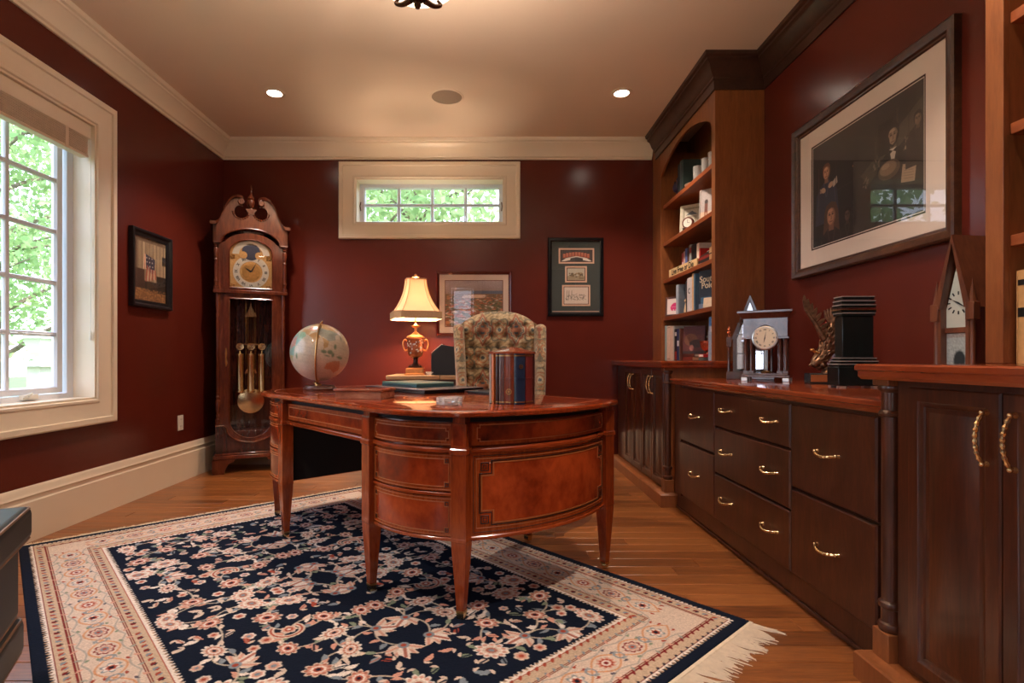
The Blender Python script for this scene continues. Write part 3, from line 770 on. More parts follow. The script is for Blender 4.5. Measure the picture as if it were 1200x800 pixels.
# ================================================================== DESK
DC = UV(-2.41, 1.58)
desk = thing('executive_desk', 'bow-ended polished mahogany kneehole desk with inlaid panels on tapered legs', 'desk', (DC[0], DC[1], 0.0), RANG)
FB = -.455                                  # front (visitor) side
PB_, PA_, PE_, PG_ = (.445, FB), (.875, -.335), (.925, .455), (.445, .455)
def bow(p, q_, b, n=16):
    p, q_ = Vector(p), Vector(q_); d = q_-p; nn = Vector((d.y, -d.x)).normalized()
    out = []
    for k in range(n+1):
        t = k/n; out.append(p+d*t+nn*b*(1-(2*t-1)**2))
    return out
CBA = bow(PB_, PA_, .055); CAE = bow(PA_, PE_, .095)
def mirror(c): return [Vector((-p.x, p.y)) for p in reversed(c)]
outline = [Vector(PG_)] if False else []
right = CBA[:-1]+CAE                         # B .. A .. E
left = mirror(right)                         # E' .. A' .. B'
outline = right+left                         # closed: back edge joins E to E', front joins B' to B
def offset(path, d, closed=True):
    out = []; n = len(path)
    for i in range(n):
        if closed: a, b_ = path[(i-1) % n], path[(i+1) % n]
        else: a, b_ = path[max(i-1, 0)], path[min(i+1, n-1)]
        p = path[i]
        if closed or 0 < i < n-1:
            d1 = (p-a).normalized(); d2 = (b_-p).normalized()
            n1 = Vector((d1.y, -d1.x)); n2 = Vector((d2.y, -d2.x)); m_ = (n1+n2)
            m_ = m_/max(m_.length_squared/2, .7) if m_.length > 1e-6 else n1
        else:
            t = (b_-a).normalized(); m_ = Vector((t.y, -t.x))
        out.append(p+m_*d)
    return out
# table top with a moulded edge and a crossbanded rim
m = MB()
loops = []
for d, z in ((.030, .735), (.046, .737), (.052, .742), (.052, .752), (.046, .758), (.038, .760)):
    loops.append([(p.x, p.y, z) for p in offset(outline, d)])
m.loft(loops)
m.build('desk_top', M_DESKTOP, desk, smooth=30)
def strip_closed(d0, d1, z):
    a = offset(outline, d0); b_ = offset(outline, d1); n = len(a); m = MB()
    m.add([(p.x, p.y, z) for p in a]+[(p.x, p.y, z) for p in b_], [(i, (i+1) % n, n+(i+1) % n, n+i) for i in range(n)]); return m
strip_closed(-.020, -.024, .7603).build('inlay_line', M_STRING, desk, smooth=0)
# frieze carcass + pedestal carcasses
m = MB(); nk = offset(outline, -.0215); m.loft([[(p.x, p.y, z) for p in nk] for z in (.712, .7345)]); m.build('shade_neck', M_GAPSHADE, desk)  # near-black neck paints the shadow gap beneath the desk top
m = MB(); fr = offset(outline, -.022)
loops = [[(p.x, p.y, z) for p in fr] for z in (.605, .735)]; m.loft(loops)
m.build('frieze_carcass', M_DESK, desk)
def pedestal(s):
    path = [Vector((.460, .440))]+[Vector((.460, FB+.015))]+offset(right, -.018, False)[1:-1]+[Vector((.905, .440))]
    P = [(p.x*s, p.y) for p in path]
    m = MB(); m.prism(P, 'z', .292, .61); return m.build('pedestal', M_DESK, desk)
pedestal(1); pedestal(-1)
for s in (-1, 1): MB().box(*sorted((s*.4585, s*.4545)), FB+.030, .435, .296, .604).build('kneehole_shade', M_DARK, desk)  # added dark panels paint the shade inside the kneehole
# curved skins: quads following a plan curve
def arc_pts(c):
    L = [0.0]
    for a, b_ in zip(c[:-1], c[1:]): L.append(L[-1]+(b_-a).length)
    return L
class Skin:
    def __init__(s, c, off=0.0): s.c = offset(c, off, False); s.L = arc_pts(s.c); s.len = s.L[-1]
    def at(s, d, o=0.0):
        d = min(max(d, 0), s.len); i = 0
        while i < len(s.L)-2 and s.L[i+1] < d: i += 1
        t = (d-s.L[i])/(s.L[i+1]-s.L[i]); p = s.c[i].lerp(s.c[i+1], t); e_ = (s.c[i+1]-s.c[i]).normalized()
        return Vector((p.x+e_.y*o, p.y-e_.x*o))
    def slab(s, m, d0, d1, z0, z1, o0, o1, n=14, ease=.0015):
        loops = []
        for k in range(n+1):
            d = d0+(d1-d0)*k/n; a = s.at(d, o0); b_ = s.at(d, o1); b2 = s.at(d, o1-ease)
            loops.append([(a.x, a.y, z0), (b2.x, b2.y, z0), (b_.x, b_.y, z0+ease), (b_.x, b_.y, z1-ease), (b2.x, b2.y, z1), (a.x, a.y, z1)])
        m.loft(loops)
    def line(s, m, pts, w, o):
        """inlaid string: pts (d,z), flat ribbon of width w, standing o off the skin"""
        for (d0, z0), (d1, z1) in zip(pts[:-1], pts[1:]):
            if abs(d1-d0) < 1e-6:
                lo, hi = min(z0, z1)-w/2, max(z0, z1)+w/2; s.slab(m, d0-w/2, d0+w/2, lo, hi, o-.003, o, 1, .0002)
            else:
                lo, hi = min(d0, d1), max(d0, d1); s.slab(m, lo, hi, z0-w/2, z0+w/2, o-.003, o, max(1, int((hi-lo)/.03)), .0002)
def notched(d0, d1, z0, z1, k):
    return [(d0+k, z0), (d1-k, z0), (d1-k, z0+k), (d1, z0+k), (d1, z1-k), (d1-k, z1-k), (d1-k, z1), (d0+k, z1), (d0+k, z1-k), (d0, z1-k), (d0, z0+k), (d0+k, z0+k), (d0+k, z0)]
def rectp(d0, d1, z0, z1): return [(d0, z0), (d1, z0), (d1, z1), (d0, z1), (d0, z0)]
def flip(me_obj):
    pass
def mirrored(fn):
    """build the parts for the right half and again mirrored for the left"""
    for s in (1, -1): fn(s)
def emit(m, name, mat, par, s, smooth=30, bevel=0):
    if s < 0: m.v = [(-x, y, z) for x, y, z in m.v]
    return m.build(name, mat, par, smooth=smooth, bevel=bevel)
def face_parts(s):
    sk = Skin(CBA); n = sk.len; o = 0.0
    g = .030
    # three bowed drawers beside the kneehole
    for (z0, z1) in ((.628, .710), (.462, .598), (.298, .442)):
        m = MB(); sk.slab(m, g, n-g, z0, z1, -.02, o); d = emit(m, 'drawer', M_BAND, desk, s)
        m = MB(); sk.slab(m, g+.018, n-g-.018, z0+.018, z1-.018, -.003, o+.0012); emit(m, 'veneer_panel', M_FLAME, d, s)
        m = MB(); k = .014 if z1 < .6 else .0
        if k: sk.line(m, notched(g+.018, n-g-.018, z0+.018, z1-.018, .016), .0028, o+.0026)
        sk.line(m, rectp(g+.006, n-g-.006, z0+.006, z1-.006), .0022, o+.0022)
        if not k: sk.line(m, notched(g+.018, n-g-.018, z0+.018, z1-.018, .010), .0028, o+.0026)
        emit(m, 'inlay_line', M_STRING, d, s, smooth=0)
        if k:
            for dz in (z0+.024, z1-.024):
                for da in (n-g-.030, g+.020):
                    m = MB(); sk.line(m, rectp(da, da+.010, dz-.006, dz+.006), .0022, o+.0032); emit(m, 'corner_key', M_EBONY, d, s, smooth=0)
    m = MB(); sk.slab(m, g, n-g, .446, .458, -.02, o+.005); emit(m, 'moulding', M_DESK, desk, s)
    m = MB(); sk.slab(m, g-.004, n-g+.004, .602, .622, -.02, o+.009, ease=.006); emit(m, 'moulding', M_DESK, desk, s)
    m = MB(); sk.slab(m, g-.004, n-g+.004, .284, .296, -.02, o+.004); emit(m, 'moulding', M_BAND, desk, s)
    # the bowed end
    sk = Skin(CAE); n = sk.len; g = .032
    m = MB(); sk.slab(m, g, n-g, .628, .710, -.02, o, 24); fz = emit(m, 'frieze_panel', M_BAND, desk, s)
    m = MB(); sk.slab(m, g+.028, n-g-.018, .643, .702, -.003, o+.0012, 24); emit(m, 'veneer_panel', M_FLAME, fz, s)
    m = MB(); sk.line(m, notched(g+.026, n-g-.016, .643, .703, .010), .0030, o+.0026); emit(m, 'inlay_line', M_STRING, fz, s, smooth=0)
    m = MB(); sk.slab(m, g-.004, n-g+.004, .600, .622, -.02, o+.010, 24, ease=.007); emit(m, 'moulding', M_DESK, desk, s)
    m = MB(); sk.slab(m, g-.004, n-g+.004, .284, .300, -.02, o+.006, 24, ease=.004); emit(m, 'moulding', M_DESK, desk, s)
    m = MB(); sk.slab(m, g, n-g, .300, .600, -.02, o, 24); pn = emit(m, 'end_panel', M_BAND, desk, s)
    a, b_, c_, d_ = g+.032, n-g-.022, .335, .572
    m = MB(); sk.slab(m, a+.012, b_-.010, c_+.010, d_-.010, -.003, o+.0012, 24); emit(m, 'veneer_panel', M_FLAME, pn, s)
    m = MB(); sk.line(m, rectp(a-.010, b_+.006, c_-.008, d_+.008), .0026, o+.0022); sk.line(m, notched(a+.010, b_-.008, c_+.008, d_-.008, .046), .0045, o+.0028)
    emit(m, 'inlay_line', M_STRING, pn, s, smooth=0)
    m = MB(); sk.line(m, notched(a+.002, b_-.001, c_+.001, d_-.001, .046), .0035, o+.0026); sk.line(m, rectp(g+.012, n-g-.010, .312, .590), .002, o+.002)
    for dd in (a+.022, b_-.020):
        for zz in (c_+.022, d_-.022):
            mk = MB(); sk.line(mk, rectp(dd-.014, dd+.014, zz-.014, zz+.014), .003, o+.0032); sk.line(mk, rectp(dd-.006, dd+.006, zz-.006, zz+.006), .002, o+.0032)
            emit(mk, 'corner_key', M_EBONY, pn, s, smooth=0)
    emit(m, 'dark_inlay', M_EBONY, pn, s, smooth=0)
mirrored(face_parts)
# kneehole friezes, front and back, and plain back drawers
def straight(name, x0, x1, yv, z0, z1, sgn, par=desk):
    m = MB(); m.box(x0, x1, *sorted((yv, yv+sgn*.02)), z0, z1); d = m.build(name, M_BAND, par, bevel=.001)
    m = MB(); m.box(x0+.02, x1-.02, *sorted((yv+sgn*.005, yv+sgn*.0212)), z0+.02, z1-.02); m.build('veneer_panel', M_FLAME, d)
    m = MB(); yy_ = yv+sgn*.0225; w = .0014
    for (xa, xb, za, zb) in ((x0+.018, x1-.018, z0+.018, z0+.021), (x0+.018, x1-.018, z1-.021, z1-.018), (x0+.018, x0+.021, z0+.018, z1-.018), (x1-.021, x1-.018, z0+.018, z1-.018)):
        m.box(xa, xb, *sorted((yy_, yy_-sgn*.003)), za, zb)
    m.build('inlay_line', M_STRING, d, smooth=0); return d
straight('drawer', -.415, .415, FB+.02, .628, .712, -1)
m = MB(); m.box(-.415, .415, FB-.009, FB+.02, .600, .622); m.build('moulding', M_DESK, desk, bevel=.006)
straight('drawer', -.415, .415, .435, .628, .728, 1)
for s in (-1, 1):
    xa, xb = sorted((s*.475, s*.895))
    for z0, z1 in ((.298, .442), (.462, .598), (.628, .728)): straight('drawer', xa, xb, .435, z0, z1, 1)
m = MB(); m.box(-.46, .46, .435, .445, .600, .622); m.build('moulding', M_DESK, desk, bevel=.003)
# legs: a veneered post that becomes a tapered leg
def leg(x, y, ang, z_foot, caster):
    m = MB(); M_ = Matrix.Translation((x, y, 0)) @ Matrix.Rotation(ang, 4, 'Z')
    def sq(a, z): return [tuple(M_ @ Vector(p)) for p in ((-a, -a, z), (a, -a, z), (a, a, z), (-a, a, z))]
    m.loft([sq(.014, z_foot+.024), sq(.0285, .27), sq(.0285, .286), sq(.030, .288), sq(.030, .300), sq(.0295, .301), sq(.0295, .600), sq(.034, .603), sq(.034, .619), sq(.030, .622), sq(.030, .712), sq(.024, .713), sq(.024, .735)])
    l = m.build('leg', M_DESKLEG, desk, smooth=0, bevel=.0012)
    m = MB(); m.loft([sq(.0160, z_foot+.030), sq(.0150, z_foot+.022)]); m.build('brass_cup', M_GOLDANT, l, smooth=0)
    if caster:
        m = MB(); m.ball((x, y, z_foot+.016), .016, 16, 10, (1, 1, 1)); m.build('caster', M_BRASS, l)
    else:
        m = MB(); m.loft([sq(.013, z_foot), sq(.0145, z_foot+.023)]); m.build('foot', M_BRASS, l, smooth=0)
    # panel let into the post
    n_ = Matrix.Rotation(ang, 3, 'Z') @ Vector((0, -1, 0))
    m = MB(); T_ = M_
    def b_(x0, x1, z0, z1): m.box(x0, x1, -.0305, -.027, z0, z1, T_)
    b_(-.019, .019, .635, .704); m.build('veneer_panel', M_FLAME, l, smooth=0)
RT = .0085
for s in (1, -1):
    leg(s*(.445), FB, 0, RT, False)
    leg(s*.875, -.335, s*.46, RT, False)
    leg(s*.925, .455, 0 if s > 0 else 0, 0.0 if s > 0 else RT, True)
    leg(s*.445, .455, 0, RT if s < 0 else RT, False)

# ================================================================== CABINETS ON THE RIGHT
XF = 1.145                                     # face of the tall base cabinets
ZT = .930
def pull(parent, P, horizontal=True, L=.118):
    """beaded bail pull; P(a,h,b): a along, h off the face, b up"""
    m = MB(); n = 18; pth = []; rr = []; _BEAD = (.0062, .0038)
    for k in range(n+1):
        t = k/n; a = (t-.5)*L; h = .024*math.sin(PI*t)**.5+.004; dr = -.010*math.sin(PI*t)
        pth.append(P(a, h, dr) if horizontal else P(dr*0, h, a)); rr.append(_BEAD[k % 2])
    rr[0] = rr[-1] = .005
    m.tube(pth, rr, 8)
    for a in (-L/2, L/2):
        c0 = P(a, .001, 0) if horizontal else P(0, .001, a); c1 = P(a, .012, 0) if horizontal else P(0, .012, a)
        m.tube([c0, c1], [.008, .0045], 10)
        m.ball(P(a, .012, 0) if horizontal else P(0, .012, a), .0062, 10, 6)
    return m.build('handle', M_BRASS, parent, world=True)
def door(cab, y0, y1, z0, z1, x, hinge_far, handle_y):
    m = MB()
    fw = .052
    def P(a, b_, h): return (x-h, a, b_)
    rect_frame(m, y0+fw, y1-fw, z0+fw, z1-fw, [(0, -.012), (0, .000), (.003, .004), (.012, .006), (.016, .010), (fw-.004, .010), (fw, .006), (fw, -.012)], P)
    d = m.build('door', M_CHERRYV, cab, True)
    m = MB(); a0, a1, b0, b1 = y0+fw, y1-fw, z0+fw, z1-fw
    m.loft([[P(a0, b0, -.010), P(a1, b0, -.010), P(a1, b1, -.010), P(a0, b1, -.010)], [P(a0, b0, -.004), P(a1, b0, -.004), P(a1, b1, -.004), P(a0, b1, -.004)],
            [P(a0+.028, b0+.028, .006), P(a1-.028, b0+.028, .006), P(a1-.028, b1-.028, .006), P(a0+.028, b1-.028, .006)]])
    m.build('raised_panel', M_CHERRYV, d, True)
    pull(d, lambda a, h, b_: (x-.010-h, handle_y+a, z1-.105+b_), False, .118)
    return d
def column(cab, x, y, z0=.09, z1=.868):
    prof = [(.0, z0), (.034, z0), (.034, z0+.075), (.026, z0+.076), (.031, z0+.082), (.033, z0+.090), (.031, z0+.098), (.025, z0+.103), (.025, z0+.140), (.031, z0+.144), (.033, z0+.151), (.031, z0+.158), (.0235, z0+.164),
            (.0235, z1-.090), (.030, z1-.086), (.031, z1-.080), (.028, z1-.074), (.024, z1-.070), (.024, z1-.020), (.031, z1-.014), (.033, z1-.007), (.031, z1), (0, z1)]
    m = MB(); m.lathe(prof[4:], 28, (x, y, 0)); m.lathe([(0, z0+.07), (.026, z0+.07), (.031, z0+.082)], 28, (x, y, 0)); c_ = m.build('turned_column', M_CHERRYV, cab, True)
    MB().box(x-.032, x+.032, y-.032, y+.032, z0-.01, z0+.076).build('column_block', M_CASE, cab, True, bevel=.002)
    MB().box(x-.032, x+.032, y-.032, y+.032, z1, .8848).build('column_block', M_CASE, cab, True, bevel=.002)
def base_cabinet(name, label, ya, yb, ends, doors_y):
    """ya<yb; ends: list of y where a column stands (and +-1 for the side)"""
    t = thing(name, label, 'cabinet', ((XF+XR)/2, (ya+yb)/2, 0))
    e0 = .045
    y0_ = ya+(e0 if ends == 'near' else 0); y1_ = yb-(e0 if ends == 'far' else 0)
    MB().box(XF+.012, XR-.002, ya+.018, yb-.018, .09, .885).build('carcass', M_CASE, t, True, bevel=.001)
    # face frame, set back behind the column at the exposed corner
    cy = ya+.034 if ends == 'near' else yb-.034
    fa, fb_ = (cy+.034, yb-.02) if ends == 'near' else (ya+.02, cy-.034)
    MB().box(XF, XF+.012, fa, fb_, .09, .885).build('face_frame', M_CHERRYV, t, True)
    column(t, XF+.006, cy)
    m = MB()
    pl_ = [(.0, 0), (.030, 0), (.030, .070), (.022, .080), (0, .090)]
    if ends == 'near':
        m.sweep([(XF-.030, yb, 0), (XF-.030, ya, 0), (XR, ya, 0)], [(0, 0), (.030, 0), (.030, .072), (.024, .080), (0, .088)], [(-1, 0, 0), (-1, -1, 0), (0, -1, 0)])
        m.box(XF-.030, XR-.002, ya, yb, 0, .0875)
    else:
        m.sweep([(XF-.030, ya, 0), (XF-.030, yb, 0), (XR, yb, 0)], [(0, 0), (.030, 0), (.030, .072), (.024, .080), (0, .088)], [(-1, 0, 0), (-1, 1, 0), (0, 1, 0)])
        m.box(XF-.030, XR-.002, ya, yb, 0, .0875)
    m.build('plinth', M_CASE, t, True)
    n = len(doors_y)-1
    for k in range(n):
        a, b_ = doors_y[k], doors_y[k+1]
        hy = (b_-.034) if k % 2 == 0 else (a+.034)
        door(t, a+.0015, b_-.0015, .105, .868, XF, True, hy)
    return t
# far one stands against the back wall, near one runs out of the picture
base_cabinet('base_cabinet', 'cherry base cabinet with four panelled doors in the far corner', 3.50, 4.895, 'near', [3.575, 3.835, 4.095, 4.355, 4.615])
base_cabinet('base_cabinet', 'cherry base cabinet with panelled doors at the right edge, nearest the viewer', 0.30, 1.60, 'far', [.388, .663, .938, 1.213, 1.488])
def countertop(label, x0, ya, yb, zt, th, over, yo0, yo1, zname='countertop'):
    t = None; m = MB()
    pr = [(0, -th), (over-.012, -th), (over-.006, -th+.006), (over-.004, -.020), (over, -.014), (over-.002, -.004), (over-.010, 0), (0, 0)]
    y0_, y1_ = ya-yo0, yb+yo1
    loops = []
    for d, z in ((-.012, -th), (-.006, -th+.008), (-.006, -.022), (-.0, -.018), (0, -.006), (-.004, -.001), (-.010, 0)):
        xa = x0-d
        loops.append([(xa, y0_-(d if yo0 else 0), zt+z), (XR-.001, y0_-(d if yo0 else 0), zt+z), (XR-.001, y1_+(d if yo1 else 0), zt+z), (xa, y1_+(d if yo1 else 0), zt+z)])
    m.loft(loops)
    o = m.build(zname, M_COUNTER, None, at=((x0+XR)/2, (y0_+y1_)/2, zt-th), smooth=30)
    return tag(o, label, 'countertop')
countertop('raised polished cherry countertop on the far corner cabinet', 1.088, 3.50, 4.898, ZT, .045, .05, .03, 0)
countertop('raised polished cherry countertop on the nearest cabinet, at the right edge', 1.088, 0.30, 1.60, ZT, .045, .05, 0, .03)
# low drawer unit between them
XD = 1.182
t = thing('drawer_cabinet', 'long low cherry cabinet with seven brass-handled drawers between the two taller cabinets', 'cabinet', (1.48, 2.55, 0))
Y0, Y1 = 1.632, 3.468
MB().box(XD+.006, XR-.002, Y0, Y1, .10, .782).build('carcass', M_CHERRY, t, True)
MB().box(XD+.010, XR-.002, Y0, Y1, 0, .10).build('toe_kick', M_CHERRY, t, True)
MB().box(XD+.002, XD+.010, Y0, Y1, 0, .018).build('shoe_moulding', M_CHERRY, t, True, bevel=.003)
g = .004
def drawer(y0, y1, z0, z1, hs):
    def P(a, b_, h): return (XD-h, a, b_)
    m = MB()
    m.loft([[P(y0, z0, -.02), P(y1, z0, -.02), P(y1, z1, -.02), P(y0, z1, -.02)], [P(y0, z0, .010), P(y1, z0, .010), P(y1, z1, .010), P(y0, z1, .010)],
            [P(y0+.005, z0+.005, .016), P(y1-.005, z0+.005, .016), P(y1-.005, z1-.005, .016), P(y0+.005, z1-.005, .016)]])
    d = m.build('drawer', M_CHERRY, t, True, smooth=20)
    for hy in hs: pull(d, lambda a, h, b_: (XD-.016-h, hy+a, (z0+z1)/2+.008+b_), True)
for (ya, yb) in ((2.84, 3.46), (1.645, 2.12)):
    if ya > 2: yb = 3.36
    mid = (ya+yb)/2
    drawer(ya+g, yb-g, .118, .441, [mid]); drawer(ya+g, yb-g, .451, .768, [mid])
ya, yb = 2.12, 2.84
for z0, z1 in ((.118, .350), (.358, .588), (.596, .768)): drawer(ya+g, yb-g, z0, z1, [ya+.15, yb-.15])
MB().box(XD-.006, XD+.008, 3.36, Y1, .10, .782).build('filler_strip', M_CHERRYV, t, True)
o = countertop('long low polished cherry countertop over the drawers', 1.150, 1.603, 3.497, .822, .040, .03, 0, 0)

# ================================================================== BOOKCASES
SH = [1.295, 1.612, 1.928, 2.245]
def bookcase(label, ya, yb, oa, ob):
    t = thing('bookcase', label, 'bookcase', ((BX+XR)/2, (ya+yb)/2, ZT))
    zt = ZC-.02
    for y0_, y1_, nm in ((ya, oa-.012, 'side_panel'), (ob+.012, yb, 'side_panel')):
        w = .022
        if nm: 
            yy0, yy1 = (ya, ya+w) if y0_ == ya else (yb-w, yb)
            MB().box(BX+.018, XR-.001, yy0, yy1, ZT+.001, zt).build('side_panel', M_CASE, t, True)
    # lining beside the opening
    MB().box(BX+.018, XR-.02, oa-.018, oa, ZT+.001, 2.70).build('side_lining', M_CASE, t, True)
    MB().box(BX+.018, XR-.02, ob, ob+.018, ZT+.001, 2.70).build('side_lining', M_CASE, t, True)
    MB().box(XR-.020, XR-.002, ya+.022, yb-.022, ZT+.001, zt).build('back_panel', M_CASE, t, True)
    MB().box(BX, BX+.019, ya, oa, ZT+.001, zt).build('stile', M_CASE, t, True, bevel=.002)
    MB().box(BX, BX+.019, ob, yb, ZT+.001, zt).build('stile', M_CASE, t, True, bevel=.002)
    # arched header
    n = 24; top = [(ob, zt), (oa, zt)]; arch = [(oa+(ob-oa)*k/n, 2.49+.15*math.sin(PI*k/n)**.75) for k in range(n+1)]
    m = MB()
    for k in range(n):
        (a0, z0), (a1, z1) = arch[k], arch[k+1]
        m.loft([[(BX, a0, z0), (BX+.019, a0, z0), (BX+.019, a0, zt), (BX, a0, zt)], [(BX, a1, z1), (BX+.019, a1, z1), (BX+.019, a1, zt), (BX, a1, zt)]], cap=False)
    m.build('arched_header', M_CASE, t, True)
    for z in SH:
        MB().box(BX+.019, XR-.021, oa+.001, ob-.001, z-.032, z).build('shelf', M_CASEH, t, True, bevel=.002)
    return t
bookcase('tall cherry bookcase with arched top filled with books, in the far right corner', BY1, 4.895, 3.597, 4.66)
bookcase('cherry bookcase cut off by the right edge of the photograph', 0.42, BY0, 0.55, 1.553)
# ================================================================== GRANDFATHER CLOCK
CA = math.radians(25)
gc = thing('grandfather_clock', 'tall cherry grandfather clock with swan-neck pediment, brass dial and glazed door, in the corner', 'clock', (-1.995, 4.565, 0), CA)
# local: x across, y back (front of the case at y=0), z up
def arch_pts(hw, z0, z1, n=16, down=False, rise=None):
    """outline of a window: flat at one end, rounded at the other"""
    rise = hw if rise is None else rise
    out = []
    if not down:
        out = [(-hw, z0), (hw, z0)]+[(hw*math.cos(PI*k/n), z1-rise+rise*math.sin(PI*k/n)) for k in range(n+1)]
    else:
        out = [(hw, z1), (-hw, z1)]+[(-hw*math.cos(PI*k/n), z0+rise-rise*math.sin(PI*k/n)) for k in range(n+1)]
    return out
def to_rect(pts, x0, x1, z0, z1):
    cx = (x0+x1)/2; cz = (z0+z1)/2; out = []
    for x, z in pts:
        dx, dz = x-cx, z-cz
        k = min((x1-cx)/abs(dx) if abs(dx) > 1e-6 else 1e9, (z1-cz)/abs(dz) if abs(dz) > 1e-6 else 1e9)
        out.append((cx+dx*k, cz+dz*k))
    return out
def dense(pts, n=6):
    out = []
    for i in range(len(pts)):
        a, b_ = pts[i], pts[(i+1) % len(pts)]
        d = math.hypot(b_[0]-a[0], b_[1]-a[1]); m_ = max(1, int(d/.03))
        out += [(a[0]+(b_[0]-a[0])*k/m_, a[1]+(b_[1]-a[1])*k/m_) for k in range(m_)]
    return out
# feet and base
m = MB()
def cbox(m, hw, y0, y1, z0, z1): m.box(-hw, hw, y0, y1, z0, z1)
b = MB()
cbox(b, .285, -.022, .245, .118, .150); cbox(b, .275, -.012, .24, .150, .168); b.build('base_moulding', M_CLOCK, gc, bevel=.005)
for s in (-1, 1):
    m = MB(); P_ = [(.292, 0), (.292, .02), (.280, .04), (.290, .075), (.290, .118), (.12, .118), (.13, .10), (.165, .085), (.185, .055), (.20, .02), (.20, 0)]
    m.prism([(s*x, z) for x, z in P_], 'y', -.030, -.004); m.prism([(y_, z) for y_, z in ((-.030, 0), (.10, 0), (.09, .05), (.13, .118), (-.030, .118))], 'x', *sorted((s*.292, s*.262)))
    m.build('bracket_foot', M_CLOCK, gc, smooth=20)
    m = MB(); m.box(*sorted((s*.285, s*.25)), .17, .238, 0, .118); m.build('bracket_foot', M_CLOCK, gc)
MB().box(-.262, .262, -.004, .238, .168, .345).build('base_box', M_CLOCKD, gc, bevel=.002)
# waist moulding that dips under the round-bottomed door
pth = [(-.268, .395), (-.205, .395)]+[(-.185*math.cos(PI*k/16), .375-.125*math.sin(PI*k/16)) for k in range(17)]+[(.205, .395), (.268, .395)]
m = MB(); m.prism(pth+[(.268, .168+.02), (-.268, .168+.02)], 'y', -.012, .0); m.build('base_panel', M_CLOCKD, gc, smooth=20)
m = MB(); m.tube([(x, -.012, z) for x, z in pth], .010, 8); m.build('dip_moulding', M_CLOCK, gc)
# carcass: sides, back, floor
m = MB(); m.box(-.262, -.245, .004, .235, .345, 1.93); m.build('side_panel', M_CLOCK, gc); m = MB(); m.box(.245, .262, .004, .235, .345, 1.93); m.build('side_panel', M_CLOCK, gc)
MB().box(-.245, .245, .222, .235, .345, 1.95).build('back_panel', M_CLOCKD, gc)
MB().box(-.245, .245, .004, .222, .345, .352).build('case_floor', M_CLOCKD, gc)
# trunk door with round bottom
hole = dense(arch_pts(.168, .285, 1.440, down=True, rise=.16))
outer = to_rect(hole, -.205, .205, .262, 1.485)
# lower half of the door is rounded too
outer = [(x, z) if z > .44 else (x, z) for x, z in dense(arch_pts(.205, .245, 1.480, down=True, rise=.195))]
n_ = min(len(hole), len(outer))
def resample(pts, n):
    P = [Vector(p) for p in pts]; P.append(P[0]); L = [0]
    for a, b_ in zip(P[:-1], P[1:]): L.append(L[-1]+(b_-a).length)
    out = []; i = 0
    for k in range(n):
        d = L[-1]*k/n
        while L[i+1] < d: i += 1
        out.append(tuple(P[i].lerp(P[i+1], (d-L[i])/(L[i+1]-L[i]))))
    return out
A_, B_ = resample(arch_pts(.205, .245, 1.480, down=True, rise=.195), 120), resample(arch_pts(.165, .285, 1.440, down=True, rise=.155), 120)
m = MB(); m.ring(A_, B_, 'y', -.014, .006); dr = m.build('trunk_door', M_CLOCK, gc, smooth=20)
m = MB(); m.tube([(x, -.014, z) for x, z in B_], .006, 6, closed=True); m.build('door_moulding', M_CLOCK, dr)
m = MB(); m.add([(x, -.002, z) for x, z in B_], [tuple(range(120))]); m.build('door_glass', M_GLASS, dr, smooth=0)
m = MB(); m.tube([(-.188, -.018, 1.03), (-.188, -.026, .99), (-.190, -.018, .95), (-.186, -.026, .91), (-.188, -.018, .88)], [.003, .008, .005, .009, .003], 8); m.build('escutcheon', M_GOLDANT, dr)
# fill beside the door
for s in (-1, 1):
    MB().box(*sorted((s*.206, s*.246)), .0, .012, .395, 1.485).build('front_stile', M_CLOCK, gc)
    # quarter columns on the corners of the trunk
    m = MB(); x = s*.250
    m.lathe([(0, .395), (.020, .397), (.020, .45), (.012, .455), (.017, .475), (.010, .495), (.018, .52), (.018, .60), (.011, .612), (.017, .63), (.010, .65), (.015, .66), (.0145, 1.25), (.010, 1.27), (.018, 1.30), (.010, 1.33), (.016, 1.36), (.018, 1.38), (.018, 1.478), (0, 1.48)], 16, (x, .002, 0)); m.build('column', M_CLOCK, gc)
# hood
m = MB(); m.box(-.285, .285, -.030, .240, 1.480, 1.512); m.build('hood_base_moulding', M_CLOCK, gc, bevel=.007)
for s in (-1, 1):
    MB().box(*sorted((s*.262, s*.278)), .01, .235, 1.512, 1.945).build('hood_side', M_CLOCK, gc)
    MB().box(*sorted((s*.200, s*.246)), -.010, .012, 1.512, 1.90).build('hood_stile', M_CLOCK, gc)
    m = MB(); m.lathe([(0, 1.512), (.021, 1.513), (.021, 1.535), (.013, 1.54), (.013, 1.56), (.020, 1.575), (.011, 1.60), (.015, 1.62), (.016, 1.70), (.013, 1.735), (.020, 1.75), (.012, 1.765), (.019, 1.80), (.019, 1.835), (.012, 1.85), (.020, 1.862), (.014, 1.87), (.021, 1.878), (.021, 1.893), (0, 1.893)], 16, (s*.262, -.008, 0)); m.build('hood_column', M_CLOCK, gc)
A_ = resample(arch_pts(.215, 1.512, 1.985, rise=.135), 120); B_ = resample(arch_pts(.165, 1.528, 1.932, rise=.110), 120)
m = MB(); m.ring(A_, B_, 'y', -.022, .0); hd = m.build('hood_door', M_CLOCK, gc, smooth=20)
m = MB(); m.tube([(x, -.022, z) for x, z in B_], .006, 6, closed=True); m.build('door_moulding', M_CLOCK, hd)
m = MB(); m.add([(x, -.012, z) for x, z in B_], [tuple(range(120))]); m.build('door_glass', M_GLASS, hd, smooth=0)
